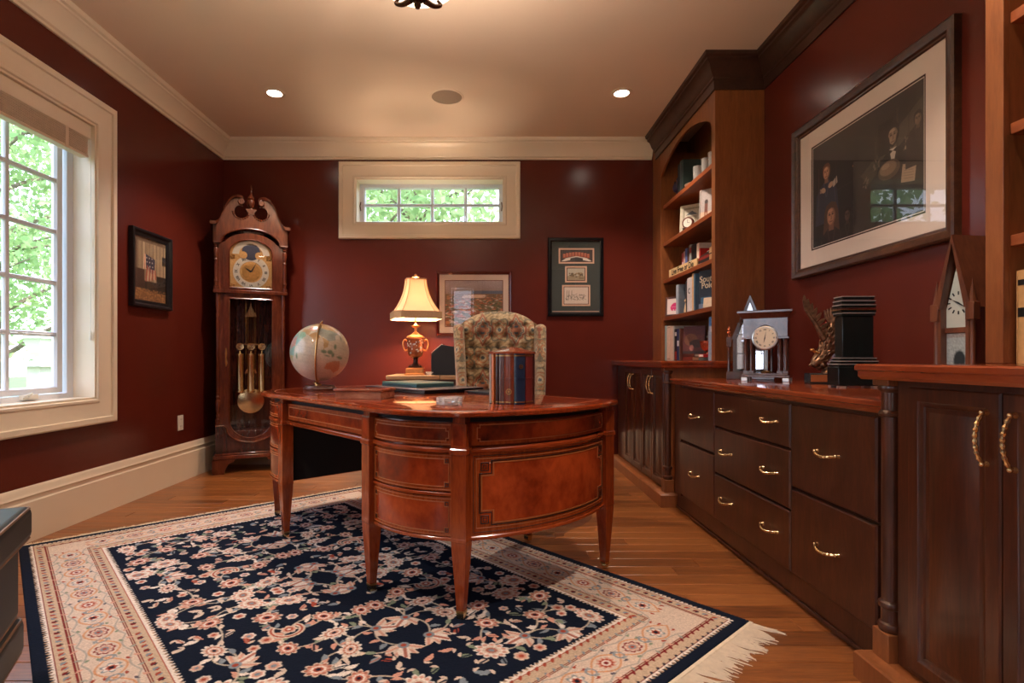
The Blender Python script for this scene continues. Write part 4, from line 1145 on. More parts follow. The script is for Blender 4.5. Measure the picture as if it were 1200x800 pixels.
# pediment board with swan necks
sw = catmull([(.305, 2.045), (.275, 2.045), (.245, 2.065), (.215, 2.13), (.185, 2.205), (.145, 2.262), (.100, 2.282), (.062, 2.268), (.052, 2.238), (.075, 2.222)], 7)
swp = [(p.x, p.y) for p in sw]
def ped_poly(s):
    cut = catmull([(.062, 2.20), (.10, 2.205), (.125, 2.175), (.12, 2.13), (.085, 2.10), (.045, 2.11), (.02, 2.14), (0, 2.15)], 6)
    top = [(p.x, p.y) for p in catmull([(.283, 2.045), (.262, 2.05), (.240, 2.075), (.215, 2.13), (.185, 2.200), (.145, 2.252), (.100, 2.270), (.072, 2.255)], 6)]
    ar = [(.225*math.cos(PI*k/24), 1.895+.127*math.sin(PI*k/24)) for k in range(13)]      # arch from the side to the middle
    P = [(.283, 1.898)]+top+[(p.x, p.y) for p in cut]+list(reversed(ar))+[]
    return [(s*x, z) for x, z in P]
for s in (-1, 1):
    m = MB(); m.prism(ped_poly(s), 'y', -.026, .0); m.build('pediment', M_CLOCK, gc, smooth=20)
    m = MB(); n = len(swp)
    loops = [[(s*x, y_, z+dz) for y_, dz in ((-.002, -.016), (-.048, -.012), (-.052, .004), (-.046, .012), (-.002, .012))] for x, z in swp]
    m.loft(loops); m.lathe([(0, -.056), (.020, -.056), (.026, -.050), (.026, -.004), (0, -.004)], 20, m=Matrix.Translation((s*.077, 0, 2.236)) @ Matrix.Rotation(-PI/2, 4, 'X') @ Matrix.Scale(-1, 4, (0, 0, 1)) @ Matrix.Scale(-1, 4, (0, 0, 1)))
    m.build('swan_neck', M_CLOCK, gc, smooth=40)
    m = MB(); 
    for k in range(11):
        a = PI*(1.02+k*.095); m.ball((s*(.078+.062*math.cos(a)), -.029, 2.158+.060*math.sin(a)), .009, 8, 5)
    o = m.build('carved_scrollwork', M_CLOCK, gc); o['kind'] = 'stuff'
    # returns down the sides
    m = MB(); m.prism([(y_, z) for y_, z in ((-.052, 2.033), (-.052, 2.058), (.235, 2.058), (.235, 2.033))], 'x', *sorted((s*.262, s*.306))); m.box(*sorted((s*.262, s*.284)), -.026, .235, 1.898, 2.036); m.build('cornice_return', M_CLOCK, gc)
m = MB(); m.box(-.262, .262, .002, .235, 1.99, 2.03); m.build('hood_top', M_CLOCKD, gc)
m = MB(); arc = [(-.283, 1.893), (-.226, 1.893)]+[(-.226*math.cos(PI*k/24), 1.893+.128*math.sin(PI*k/24)) for k in range(25)]+[(.226, 1.893), (.283, 1.893)]
m.tube([(x, -.030, z) for x, z in arc], .0085, 8); m.build('arch_moulding', M_CLOCK, gc)
m = MB(); m.box(-.032, .032, -.040, .0, 2.158, 2.172); m.box(-.024, .024, -.036, -.004, 2.14, 2.16); m.box(-.040, .040, -.044, .002, 2.172, 2.182)
m.lathe([(0, 2.18), (.014, 2.182), (.010, 2.195), (.022, 2.205), (.032, 2.225), (.034, 2.245), (.026, 2.262), (.034, 2.268), (.030, 2.280), (.014, 2.300), (.008, 2.325), (.006, 2.345), (.010, 2.352), (.009, 2.362), (.003, 2.385), (0, 2.388)], 20, (0, -.02, 0)); m.build('finial', M_CLOCK, gc)
# dial
M_DIALB = plain('brass dial plate', (206, 162, 106), 0.38, 0.85, var=.18, vscale=90)
M_DIALS = plain('silvered chapter ring', (214, 206, 192), 0.35, 0.75, var=.06, vscale=60)
m = MB(); m.prism(arch_pts(.170, 1.520, 1.940, 20, rise=.116), 'y', .006, .012); dl = m.build('dial', M_DIALB, gc, smooth=20)
def ringxz(m, cx, cz, r0, r1, y0, y1, n=48):
    m.ring([(cx+r1*math.cos(2*PI*k/n), cz+r1*math.sin(2*PI*k/n)) for k in range(n)], [(cx+r0*math.cos(2*PI*k/n), cz+r0*math.sin(2*PI*k/n)) for k in range(n)], 'y', y0, y1)
def discxz(m, cx, cz, r, y0, y1, n=40): m.prism([(cx+r*math.cos(2*PI*k/n), cz+r*math.sin(2*PI*k/n)) for k in range(n)], 'y', y0, y1)
m = MB(); ringxz(m, 0, 1.668, .088, .138, .001, .006); m.build('chapter_ring', M_DIALS, dl)
m = MB(); discxz(m, 0, 1.668, .070, .0, .006); m.build('dial_centre', M_GOLDANT, dl)
ROM = ['XII', 'I', 'II', 'III', 'IIII', 'V', 'VI', 'VII', 'VIII', 'IX', 'X', 'XI']
for k, s_ in enumerate(ROM):
    a = PI/2-k*PI/6
    M_ = Matrix.Translation((.113*math.cos(a), .0005, 1.668+.113*math.sin(a))) @ Matrix.Rotation(PI/2, 4, 'X') @ Matrix.Rotation(a-PI/2, 4, 'Z')
    lettering(s_, .030, M_BLACKM, dl, M_, .0008, name='numeral')
for a, L_, w in ((math.radians(62), .095, .006), (math.radians(145), .062, .009)):
    m = MB(); c_, s_ = math.cos(a), math.sin(a)
    m.prism([(-s_*w, 1.668+c_*w), (s_*w, 1.668-c_*w), (c_*L_, 1.668+s_*L_)], 'y', -.004, -.002); m.build('hand', M_BLACKM, dl)
m = MB(); discxz(m, 0, 1.835, .070, .0, .006, 32); ms = m.build('moon_disc', plain('moon dial blue', (38, 44, 66), .5), dl)
m = MB(); discxz(m, -.060, 1.806, .030, -.003, .003); m.build('hemisphere', M_DIALB, dl); m = MB(); discxz(m, .060, 1.806, .030, -.003, .003); m.build('hemisphere', M_DIALB, dl)
m = MB(); m.ring([(.142*math.cos(PI*k/24-.0), 1.812+.118*math.sin(PI*k/24)) for k in range(25)]+[(-.142*.6, 1.812), (0, 1.812)][:0], [(.092*math.cos(PI*k/24), 1.812+.080*math.sin(PI*k/24)) for k in range(25)], 'y', .0, .006); m.build('moon_arch_ring', M_DIALS, dl)
m = MB()
for sx_ in (-1, 1):
    for sz_ in (-1, 1):
        for k in range(5):
            a = k*1.3; m.ball((sx_*(.138+.014*math.cos(a)), .004, 1.668+sz_*(.122+.014*math.sin(a))), .009, 8, 5)
o = m.build('spandrel_scrolls', M_GOLDANT, dl); o['kind'] = 'stuff'
# works: pendulum, weights
m = MB(); m.tube([(-.04, .10, 1.46), (-.04, .10, .72)], .004, 6); m.tube([(.04, .10, 1.46), (.04, .10, .72)], .004, 6)
for k in range(5): m.tube([(-.03+.015*k, .10, 1.30), (-.03+.015*k, .10, .85)], .003, 5)
m.prism([(-.05, 1.30), (.05, 1.30), (.012, 1.37), (.0, 1.43), (-.012, 1.37)], 'y', .095, .105); m.prism([(-.05, .82), (.05, .82), (.03, .86), (-.03, .86)], 'y', .095, .105); m.box(-.06, .06, .095, .105, 1.06, 1.072)
pn = m.build('pendulum', M_BRASS, gc)
M_ = Matrix.Translation((0, .10, .585)) @ Matrix.Rotation(PI/2, 4, 'X')
m = MB(); m.lathe([(0, .010), (.05, .008), (.10, .001), (.105, 0), (.10, -.002), (0, -.004)], 40, m=M_); m.build('pendulum_bob', M_BRASS, pn)
for k, x in enumerate((-.085, 0, .085)):
    w = MB(); w.lathe([(0, .66), (.030, .662), (.032, .668), (.030, .675), (.0285, .68), (.0285, .965), (.030, .97), (.032, .978), (.030, .985), (.010, .99), (.005, 1.01), (0, 1.012)], 24, (x, .055, 0)); wt = w.build('weight', M_BRASS, gc)
    m = MB(); M_ = Matrix.Translation((x, .055, 1.045)) @ Matrix.Rotation(PI/2, 4, 'X'); m.lathe([(0, .004), (.020, .005), (.030, .006), (.026, 0), (.030, -.006), (.020, -.005), (0, -.004)], 20, m=M_); m.build('pulley', M_BRASS, wt)
    m = MB(); m.tube([(x-.024, .055, 1.05), (x-.024, .055, 1.47)], .0016, 4); m.tube([(x+.024, .055, 1.05), (x+.024, .055, 1.47)], .0016, 4); m.build('cable', M_BRASS, wt)

# ================================================================== FRAMED PICTURES
def framed(name, label, P, a0, a1, b0, b1, prof, fmat, depth, canvas_fn, mats, glass=True):
    """P(a,b,h) wall mapping; prof (outset, height) around the glazed opening; mats: list of (inset, Material, h)"""
    w = [p[0] for p in prof]; fw = max(w)
    t = thing(name, label, 'picture', P((a0+a1)/2, b0, 0))
    i0, i1, j0, j1 = a0+fw, a1-fw, b0+fw, b1-fw
    m = MB(); rect_frame(m, i0, i1, j0, j1, prof, P); m.build('frame', fmat, t, True, smooth=25)
    m = MB(); m.loft([[P(i0, j0, .003), P(i1, j0, .003), P(i1, j1, .003), P(i0, j1, .003)], [P(i0, j0, .006), P(i1, j0, .006), P(i1, j1, .006), P(i0, j1, .006)]]); m.build('backing', M_BLACKM, t, True)
    return t, (i0, i1, j0, j1)
def mat_ring(t, P, outer, inner, mat, h):
    (a0, a1, b0, b1), (c0, c1, d0, d1) = outer, inner; m = MB()
    def rc(a0, a1, b0, b1, h): return [P(a0, b0, h), P(a1, b0, h), P(a1, b1, h), P(a0, b1, h)]
    m.loft([rc(a0, a1, b0, b1, .006), rc(a0, a1, b0, b1, h), rc(c0, c1, d0, d1, h), rc(c0-.0, c1, d0, d1, .006)], cap=False); return m.build('mat_board', mat, t, True, smooth=20)
def glaze(t, P, r_, h):
    m = MB(); m.add([P(r_[0], r_[2], h), P(r_[1], r_[2], h), P(r_[1], r_[3], h), P(r_[0], r_[3], h)], [(0, 1, 2, 3)]); m.build('glass', M_GLASS, t, True, smooth=0)
def prt(t, P, r_, cv, h, flipu=False):
    def PP(u, v):
        uu = 1-u if flipu else u
        a = r_[0]+(r_[1]-r_[0])*uu; b_ = r_[2]+(r_[3]-r_[2])*v
        X, Y, Z = P(a, b_, h); return X+0*u, Y+0*u, Z+0*u
    picture_grid(cv, PP, t)

# --- aerial landscape on the back wall
t, r_ = framed('framed_picture', 'landscape print in a dark red wooden frame behind the wing chair', PB, -.482, .198, 1.144, 1.726, [(0, .004), (0, .012), (.004, .016), (.014, .022), (.022, .026), (.030, .022), (.030, 0)], plain('mahogany frame', (84, 26, 20), .22, var=.1), .03, None, None)
inn = (r_[0]+.055, r_[1]-.055, r_[2]+.060, r_[3]-.055)
mat_ring(t, PB, r_, (inn[0]-.006, inn[1]+.006, inn[2]-.006, inn[3]+.006), M_MAT, .009)
mat_ring(t, PB, (inn[0]-.006, inn[1]+.006, inn[2]-.006, inn[3]+.006), inn, plain('maroon inner mat', (110, 60, 50), .8), .0075)
cv = Canvas(150, 120, (150, 120, 104)); rr = random.Random(5)
for y in range(36):
    k = y/36; c0 = np.array((176, 160, 160))*(1-k)+np.array((150, 128, 118))*k; cv.a[y, :] = c0
cv.rect(70, 26, 150, 36, (98, 104, 124)); cv.rect(0, 34, 150, 120, (132, 98, 72))
for k in range(700):
    y = 36+84*rr.random()**1.2; x = rr.uniform(0, 150); s = 1+(y-36)/14
    cv.ell(x, y, s*rr.uniform(1, 2.4), s*.6, rr.choice([(176, 92, 52), (200, 130, 90), (104, 100, 64), (86, 84, 58), (150, 86, 56), (120, 110, 80), (206, 186, 168)]), rr.uniform(-.3, .3))
for k in range(16): cv.rect(20+rr.uniform(0, 70), 36+rr.uniform(0, 10), 30+rr.uniform(60, 100), 37.5+rr.uniform(0, 12), (214, 190, 170)) if k % 4 == 0 else None
cv.noise(.05, 2); prt(t, PB, inn, cv, .0068); glaze(t, PB, r_, .0115)

# --- black frame with three small openings
t, r_ = framed('framed_memorabilia', 'black framed grey mat with three small pictures, right of the small high window', PB, .520, 1.018, 1.322, 2.026, [(0, .004), (0, .018), (.006, .020), (.012, .026), (.030, .026), (.034, .020), (.034, 0)], M_BLACK, .03, None, None)
M_GREYMAT = plain('charcoal green mat', (60, 64, 60), .85, var=.03)
M_PEACH = plain('peach mat bevel', (206, 164, 138), .7, var=.02)
m = MB(); m.loft([[PB(a, b_, h) for a, b_ in ((r_[0], r_[2]), (r_[1], r_[2]), (r_[1], r_[3]), (r_[0], r_[3]))] for h in (.006, .010)]); m.build('mat_board', M_GREYMAT, t, True)
m = MB(); m.loft([[PB(a, b_, h) for a, b_ in ((r_[0]+.006, r_[2]+.008), (r_[1]-.006, r_[2]+.008), (r_[1]-.006, r_[2]+.014), (r_[0]+.006, r_[2]+.014))] for h in (.010, .0108)]); m.build('mat_line', M_PEACH, t, True)
def opening(px0, px1, py0, py1, cv):
    k = 4.9/640
    o = ((px0-574)*k, (px1-574)*k, .945+(420-py1)*k, .945+(420-py0)*k)
    def sh(d): return (o[0]+d, o[1]-d, o[2]+d, o[3]-d)
    m = MB(); A0 = sh(0); A1 = sh(.014)
    def rc(r0, h): return [PB(r0[0], r0[2], h), PB(r0[1], r0[2], h), PB(r0[1], r0[3], h), PB(r0[0], r0[3], h)]
    m.loft([rc(A0, .009), rc(A0, .0125), rc(A1, .0125), rc(A1, .009)], cap=False); m.build('window_mat', M_PEACH, t, True)
    m = MB(); A2 = sh(.020); m.loft([rc(A1, .009), rc(A1, .0115), rc(A2, .0115), rc(A2, .009)], cap=False); m.build('window_mat', plain('brown inner mat', (66, 34, 30), .8), t, True)
    prt(t, PB, sh(.020), cv, .0108)
cv = Canvas(90, 36, (58, 52, 50))
for k in range(9):
    x = 10+k*8.6; y = 19-7*math.sin(PI*(k+.5)/9)
    cv.rect(x-4.2, y-7, x+3.4, y+7, (168, 78, 50)); cv.rect(x-2.6, y-5, x+1.8, y-3, (206, 148, 118)); cv.rect(x-2.6, y+0, x+1.8, y+2, (196, 128, 96))
cv.poly([(2, 34), (14, 26), (28, 24), (26, 31), (8, 35)], (222, 206, 190)); cv.poly([(88, 34), (76, 26), (62, 24), (64, 31), (82, 35)], (222, 206, 190)); cv.poly([(14, 25), (45, 18), (76, 25), (76, 28), (45, 21), (14, 28)], (214, 196, 178))
opening(654.5, 696, 291, 309, cv)
cv = Canvas(60, 42, (176, 166, 148)); rr = random.Random(9)
cv.rect(0, 26, 60, 42, (148, 132, 104))
for k in range(26): cv.ell(8+rr.random()*44, 16+rr.random()*14, rr.uniform(2, 5), rr.uniform(1.5, 4), rr.choice([(112, 92, 64), (134, 112, 80), (92, 76, 56), (160, 138, 104)]))
cv.rect(40, 32, 56, 36, (108, 92, 70)); opening(662, 687.5, 312, 331, cv)
cv = Canvas(70, 50, (206, 186, 170))
for k in range(60):
    x, y = 8+rr.random()*52, 22+rr.random()*16; cv.line([(x, y), (x+rr.uniform(-6, 6), y+rr.uniform(-4, 3))], 1, rr.choice([(80, 70, 64), (110, 98, 90)]))
for x in (8, 14, 22): cv.line([(x, 10), (x-2, 38)], 1.2, (90, 80, 72))
opening(658.5, 691.5, 334, 358.5, cv)
glaze(t, PB, r_, .016)

# --- flag picture on the left wall
t, r_ = framed('framed_picture', 'small black framed picture of a draped flag on the left wall', PL, 3.612, 4.060, 1.298, 1.827, [(0, .004), (0, .014), (.010, .018), (.020, .020), (.032, .034), (.044, .036), (.048, .030), (.048, 0)], plain('black painted frame', (20, 20, 24), .3, var=.1), .03, None, None)
cv = Canvas(96, 124, (156, 132, 104)); rr = random.Random(8)
for k in range(9): cv.rect(k*11+rr.uniform(-1, 1), 0, k*11+1.2, 86, (104, 84, 64)); cv.rect(k*11+3, 0, k*11+8, 86, rr.choice([(176, 152, 122), (166, 140, 110), (146, 122, 94)]))
cv.rect(0, 0, 96, 8, (110, 84, 60)); cv.rect(0, 0, 9, 90, (92, 70, 52))
cv.rect(0, 84, 96, 124, (124, 84, 52)); cv.rect(0, 62, 30, 100, (70, 48, 36)); cv.rect(66, 70, 96, 104, (44, 34, 28)); cv.rect(30, 84, 66, 104, (58, 42, 32)); cv.rect(84, 28, 96, 46, (40, 34, 32))
for k in range(300): cv.ell(rr.uniform(0, 96), rr.uniform(100, 124), rr.uniform(1, 3), 1, rr.choice([(150, 104, 62), (120, 78, 46), (170, 124, 78)]))
cv.poly([(30, 30), (62, 38), (60, 60), (52, 68), (34, 58)], (44, 40, 62))
for k in range(9): cv.ell(36+(k % 3)*8+(k//3)*1.0, 38+(k//3)*8, 1.5, 1.5, (206, 190, 180))
for k in range(7):
    x = 36+k*4.0; cv.line([(x+2, 60-max(0, 3-k)*2), (x-2+k*.8, 84-k*1.2)], 2.6, (176, 74, 56) if k % 2 == 0 else (214, 176, 148))
for k in range(3): cv.line([(30+k, 32), (27+k*3, 60)], 2.2, (196, 120, 92) if k % 2 else (214, 184, 158))
cv.noise(.04, 3); prt(t, PL, r_, cv, .0068, flipu=False); glaze(t, PL, r_, .012)

# --- large portrait print on the right wall
t, r_ = framed('framed_print', 'large dark print of seated figures in white mat and brown frame, right wall', PR, 2.059, 3.166, 1.398, 2.246, [(0, .004), (0, .012), (.004, .018), (.012, .018), (.018, .026), (.034, .032), (.048, .036), (.056, .030), (.056, 0)], wood('brown moulded frame', (50, 28, 18), (72, 42, 26), (98, 60, 36), (2, 2, 2), 8, .3), .03, None, None)
inn = (r_[0]+.115, r_[1]-.115, r_[2]+.095, r_[3]-.098)
M_WMAT = plain('white mat board', (222, 206, 194), .8, var=.01)
mat_ring(t, PR, r_, (inn[0]-.012, inn[1]+.012, inn[2]-.012, inn[3]+.012), M_WMAT, .010)
mat_ring(t, PR, (inn[0]-.012, inn[1]+.012, inn[2]-.012, inn[3]+.012), (inn[0]-.004, inn[1]+.004, inn[2]-.004, inn[3]+.004), plain('dark inner mat', (60, 38, 32), .8), .0085)
mat_ring(t, PR, (inn[0]-.004, inn[1]+.004, inn[2]-.004, inn[3]+.004), inn, M_WMAT, .0075)
class Scaled:
    """draws on a canvas with every length multiplied by k"""
    def __init__(s, cv, k): s.c, s.k = cv, k
    def ell(s, x, y, rx, ry, c, rot=0.0): s.c.ell(x*s.k, y*s.k, rx*s.k, ry*s.k, c, rot)
    def rect(s, a, b, c_, d, col): s.c.rect(a*s.k, b*s.k, c_*s.k, d*s.k, col)
    def poly(s, P, c): s.c.poly([(x*s.k, y*s.k) for x, y in P], c)
    def line(s, P, w, c): s.c.line([(x*s.k, y*s.k) for x, y in P], w*s.k, c)
cvb = Canvas(420, 302, (40, 34, 32)); cv = Scaled(cvb, 1.4); rr = random.Random(12)
for y in range(302): cvb.a[y, :] = np.array((52, 47, 44))*(1-y/302)+np.array((34, 29, 28))*(y/302)
cv.poly([(150, 110), (298, 26), (298, 60), (170, 132)], (74, 65, 57)); cv.rect(196, 34, 232, 92, (32, 28, 28)); cv.rect(240, 20, 244, 110, (68, 58, 50)); cv.rect(188, 60, 191, 120, (64, 54, 46)); cv.rect(266, 30, 269, 100, (64, 54, 46))
cv.line([(0, 120), (300, 96)], 1.2, (60, 52, 46))
def figure(x, y, s, skin, hair, coat, shirt=None, beard=False, long=False):
    sk = np.array(skin, float)
    if long: cv.poly([(x-13*s, y-6*s), (x-9*s, y-14*s), (x, y-17*s), (x+9*s, y-14*s), (x+13*s, y-4*s), (x+17*s, y+34*s), (x+5*s, y+38*s), (x-10*s, y+38*s), (x-17*s, y+32*s)], hair)
    cv.poly([(x-30*s, y+84*s), (x-27*s, y+34*s), (x-20*s, y+24*s), (x-7*s, y+15*s), (x+7*s, y+15*s), (x+21*s, y+25*s), (x+28*s, y+36*s), (x+33*s, y+84*s)], coat)
    lc = tuple(np.clip(np.array(coat)*1.45, 0, 255)); cv.line([(x-7*s, y+16*s), (x-1*s, y+40*s)], 1.6*s, lc); cv.line([(x+7*s, y+16*s), (x+1*s, y+40*s)], 1.6*s, lc); cv.line([(x-19*s, y+27*s), (x-24*s, y+60*s)], 1.2*s, lc); cv.line([(x+20*s, y+27*s), (x+25*s, y+60*s)], 1.2*s, lc)
    cv.poly([(x-4*s, y+8*s), (x+4*s, y+8*s), (x+5*s, y+18*s), (x-5*s, y+18*s)], tuple(sk*.72))
    if shirt: cv.poly([(x-6*s, y+15*s), (x+6*s, y+15*s), (x, y+38*s)], shirt)
    cv.ell(x, y-2*s, 10*s, 13*s, hair)
    cv.ell(x, y+1*s, 7.8*s, 11*s, tuple(sk*.78)); cv.ell(x-1.2*s, y+.5*s, 6.4*s, 10.2*s, skin); cv.ell(x-2.0*s, y-5.5*s, 4.2*s, 2.6*s, tuple(np.minimum(sk*1.12, 255))); cv.ell(x-3.4*s, y+3.4*s, 2.2*s, 2.0*s, tuple(np.minimum(sk*1.10, 255)))
    for dx in (-3.4, 2.6): cv.ell(x+dx*s, y-1.6*s, 1.9*s, 1.1*s, tuple(sk*.52)); cv.ell(x+dx*s, y-1.4*s, .8*s, .6*s, (26, 20, 18)); cv.line([(x+(dx-1.9)*s, y-3.8*s), (x+(dx+1.7)*s, y-4.0*s)], .8*s, hair)
    cv.line([(x-.4*s, y-1*s), (x+.6*s, y+3.6*s), (x-1.0*s, y+4.2*s)], .8*s, tuple(sk*.66)); cv.line([(x-3*s, y+7*s), (x+2.2*s, y+7*s)], 1.0*s, (104, 60, 50))
    cv.poly([(x-10*s, y-2*s), (x-9*s, y-11*s), (x-3*s, y-15*s), (x+5*s, y-15*s), (x+10*s, y-9*s), (x+9.6*s, y-1*s), (x+7*s, y-7*s), (x+1*s, y-9.5*s), (x-5*s, y-8*s)], hair)
    if beard:
        cv.line([(x-7.4*s, y+1*s), (x-6.4*s, y+8*s), (x-1*s, y+12.5*s), (x+5*s, y+9*s), (x+7.4*s, y+1*s)], 2.6*s, hair); cv.poly([(x-6*s, y+15*s), (x, y+18*s), (x-6*s, y+21*s)], (24, 20, 20)); cv.poly([(x+6*s, y+15*s), (x, y+18*s), (x+6*s, y+21*s)], (24, 20, 20))
figure(46, 66, 1.25, (172, 126, 100), (104, 66, 44), (52, 54, 66))
for hx, hy, sx_ in ((60, 96, 1), (36, 101, -1)):
    cv.ell(hx, hy, 8, 5.5, (184, 150, 124), -.4*sx_)
    for k in range(4): cv.line([(hx+sx_*4, hy-3+k*2), (hx+sx_*11, hy-5+k*2.6)], 1.7, (176, 140, 114))
cv.poly([(66, 92), (80, 84), (82, 98), (68, 104)], (176, 160, 142))
cv.rect(20, 50, 21.4, 150, (84, 72, 64)); cv.rect(76, 40, 77.4, 150, (60, 50, 44))
figure(62, 160, 1.7, (160, 112, 86), (84, 58, 42), (42, 32, 30), None, False, True)
figure(232, 66, 1.45, (138, 116, 98), (34, 29, 28), (34, 31, 33), (190, 178, 164), True)
cv.ell(222, 122, 26, 17, (84, 68, 56)); cv.ell(220, 119, 20, 12, (122, 100, 80)); cv.ell(214, 114, 10, 5, (142, 120, 98))
for (cx_, cy_, n_) in ((192, 104, 20), (262, 92, 16), (164, 128, 24)):
    for k in range(n_):
        a_ = rr.uniform(0, 6.28); r0 = rr.uniform(2, 11); cv.leafy = None
        cv.line([(cx_+r0*math.cos(a_)*.6, cy_+r0*math.sin(a_)), (cx_+(r0+4)*math.cos(a_)*.6, cy_+(r0+4)*math.sin(a_))], 1.6, rr.choice([(112, 96, 84), (88, 74, 64), (142, 124, 108)]))
cv.poly([(254, 124), (284, 130), (280, 160), (250, 154)], (148, 126, 106))
for k in range(5): cv.line([(257, 131+k*4.5), (277, 135+k*4.5)], .8, (112, 94, 78))
figure(287, 60, .9, (112, 92, 78), (40, 34, 32), (44, 38, 36)); figure(112, 172, 1.0, (84, 66, 56), (34, 28, 26), (40, 34, 32)); cv.ell(128, 82, 1.6, 1.6, (150, 110, 70))
cv = cvb
cv.noise(.015, 6)
# on this wall the print reads from the far edge (left) to the near edge (right)
prt(t, PR, inn, cv, .0068, flipu=True); glaze(t, PR, r_, .014)

# ================================================================== SIDE TABLE, LAMP, BLACK BOX
tb = thing('console_table', 'narrow pale-topped table behind the chair, under the landscape picture', 'table', (-.40, 4.50, 0))
ZL = .812
M_TAN = wood('pale oak table', (150, 112, 74), (184, 146, 102), (206, 170, 124), (1, 8, 8), 3, .35)
MB().box(-.82, -.395, 4.30, 4.78, ZL-.034, ZL).build('table_top', M_TAN, tb, True, bevel=.006)
MB().box(-.393, .05, 4.30, 4.78, ZL-.034, ZL).build('table_top', M_TAN, tb, True, bevel=.006)
MB().box(-.78, .01, 4.34, 4.74, ZL-.115, ZL-.034).build('apron', M_CHERRY, tb, True, bevel=.002)
for x in (-.76, -.01):
    for y_ in (4.36, 4.72):
        MB().loft([[(x+a*sx_, y_+a*sy_, z) for sx_, sy_ in ((-1, -1), (1, -1), (1, 1), (-1, 1))] for a, z in ((.013, 0), (.022, ZL-.115))]).build('leg', M_CHERRY, tb, True)
LX, LY = -.605, 4.45
lamp = thing('table_lamp', 'urn table lamp with a lit cream bell shade, left of the landscape picture', 'lamp', (LX, LY, ZL))
M_URN = plain('red brown urn glaze', (156, 86, 52), .25, .35, var=.25, vscale=30)
M_GILT = plain('gilt lamp mounts', (226, 156, 92), .3, .7, var=.1, vscale=40)
sq = lambda a, z: [(-a, -a, z), (a, -a, z), (a, a, z), (-a, a, z)]
m = MB(); m.loft([sq(.080, 0), sq(.080, .010), sq(.070, .014), sq(.070, .052), sq(.062, .058)]); m.build('plinth', M_GILT, lamp, bevel=.002)
m = MB(); m.lathe([(0, .058), (.058, .060), (.060, .072), (.050, .080), (.030, .088), (.018, .100), (.018, .128), (.030, .140), (0, .142)], 32); m.build('foot', plain('dark urn foot', (70, 42, 34), .25, .5), lamp)
m = MB(); m.lathe([(0, .138), (.030, .140), (.050, .150), (.062, .168), (.066, .200), (.064, .250), (.066, .278), (.074, .292), (.070, .300), (0, .302)], 36); m.build('urn', M_URN, lamp)
m = MB(); m.lathe([(0, .300), (.074, .302), (.070, .312), (.050, .322), (.034, .330), (.020, .345), (.010, .352), (.010, .380), (.026, .386), (.040, .400), (.018, .405), (.006, .420), (.006, .50), (0, .50)], 32); m.build('neck', M_GILT, lamp)
for s in (-1, 1):
    pth = catmull([(s*.064, 0, .205), (s*.085, 0, .200), (s*.098, 0, .228), (s*.102, 0, .262), (s*.088, 0, .286), (s*.068, 0, .278)], 6)
    MB().tube(pth, .0065, 8).build('handle', M_GILT, lamp)
m = MB(); rr = random.Random(3)
for k in range(26):
    a = -PI/2+rr.uniform(-1.3, 1.3); m.ball((math.cos(a)*.064, math.sin(a)*.064, rr.uniform(.175, .275)), rr.uniform(.004, .008), 8, 5)
for k in range(0):
    a = -PI/2-.9+k*.45; c_, s_ = math.cos(a), math.sin(a)
    pth = [(c_*.066, s_*.066, .17), (c_*.070, s_*.070, .20), (math.cos(a+.12)*.068, math.sin(a+.12)*.068, .23), (c_*.070, s_*.070, .27)]; m.tube(pth, [.003, .006, .004, .006], 6)
o = m.build('raised_flowers', M_SILVER, lamp); o['kind'] = 'stuff'
def shade_profile(n=14):
    out = []
    for k in range(n+1):
        t_ = k/n; z = .778-.285*t_; hw = .078+.100*t_**2.1+.010*t_; out.append((hw, z))
    return out
M_SHADE = bpy.data.materials.new('silk lampshade'); M_SHADE.use_nodes = True; nt_ = M_SHADE.node_tree; nt_.nodes.clear()
o_ = nt_.nodes.new('ShaderNodeOutputMaterial'); d_ = nt_.nodes.new('ShaderNodeBsdfDiffuse'); t_ = nt_.nodes.new('ShaderNodeBsdfTranslucent'); mx_ = nt_.nodes.new('ShaderNodeMixShader')
d_.inputs[0].default_value = L3(236, 214, 184); t_.inputs[0].default_value = L3(250, 226, 200); mx_.inputs[0].default_value = .34
nt_.links.new(d_.outputs[0], mx_.inputs[1]); nt_.links.new(t_.outputs[0], mx_.inputs[2]); nt_.links.new(mx_.outputs[0], o_.inputs[0])
def octo(hw, z, th=0.0, cut=.28):
    hw -= th; c_ = hw*cut
    P = [(-hw, -hw+c_), (-hw+c_, -hw), (hw-c_, -hw), (hw, -hw+c_), (hw, hw-c_), (hw-c_, hw), (-hw+c_, hw), (-hw, hw-c_)]
    M_ = Matrix.Rotation(math.radians(16), 3, 'Z')
    return [tuple(M_ @ Vector((x, y_, z))) for x, y_ in P]
m = MB(); pr_ = shade_profile(); m.loft([octo(hw, z) for hw, z in pr_]+[octo(hw, z, .0015) for hw, z in reversed(pr_)]+[octo(*pr_[0])], cap=False); m.build('lampshade', M_SHADE, lamp, smooth=30)
M_TRIMB = plain('beige shade trim', (196, 160, 120), .8, var=.08, vscale=80)
m = MB(); m.loft([octo(.1905, .502), octo(.1925, .502), octo(.1925, .452), octo(.1905, .452), octo(.1905, .502)], cap=False); sh_ = m.build('shade_skirt', M_TRIMB, lamp, smooth=30)
m = MB(); m.loft([octo(.1935, .508), octo(.1935, .498), octo(.189, .498), octo(.189, .508), octo(.1935, .508)], cap=False); m.loft([octo(.1935, .456), octo(.1935, .450), octo(.189, .450), octo(.189, .456), octo(.1935, .456)], cap=False)
m.build('braid', M_TRIMB, sh_)
m = MB(); m.loft([octo(.081, .780), octo(.081, .770), octo(.076, .770), octo(.076, .780), octo(.081, .780)], cap=False); m.build('top_braid', M_TRIMB, lamp)
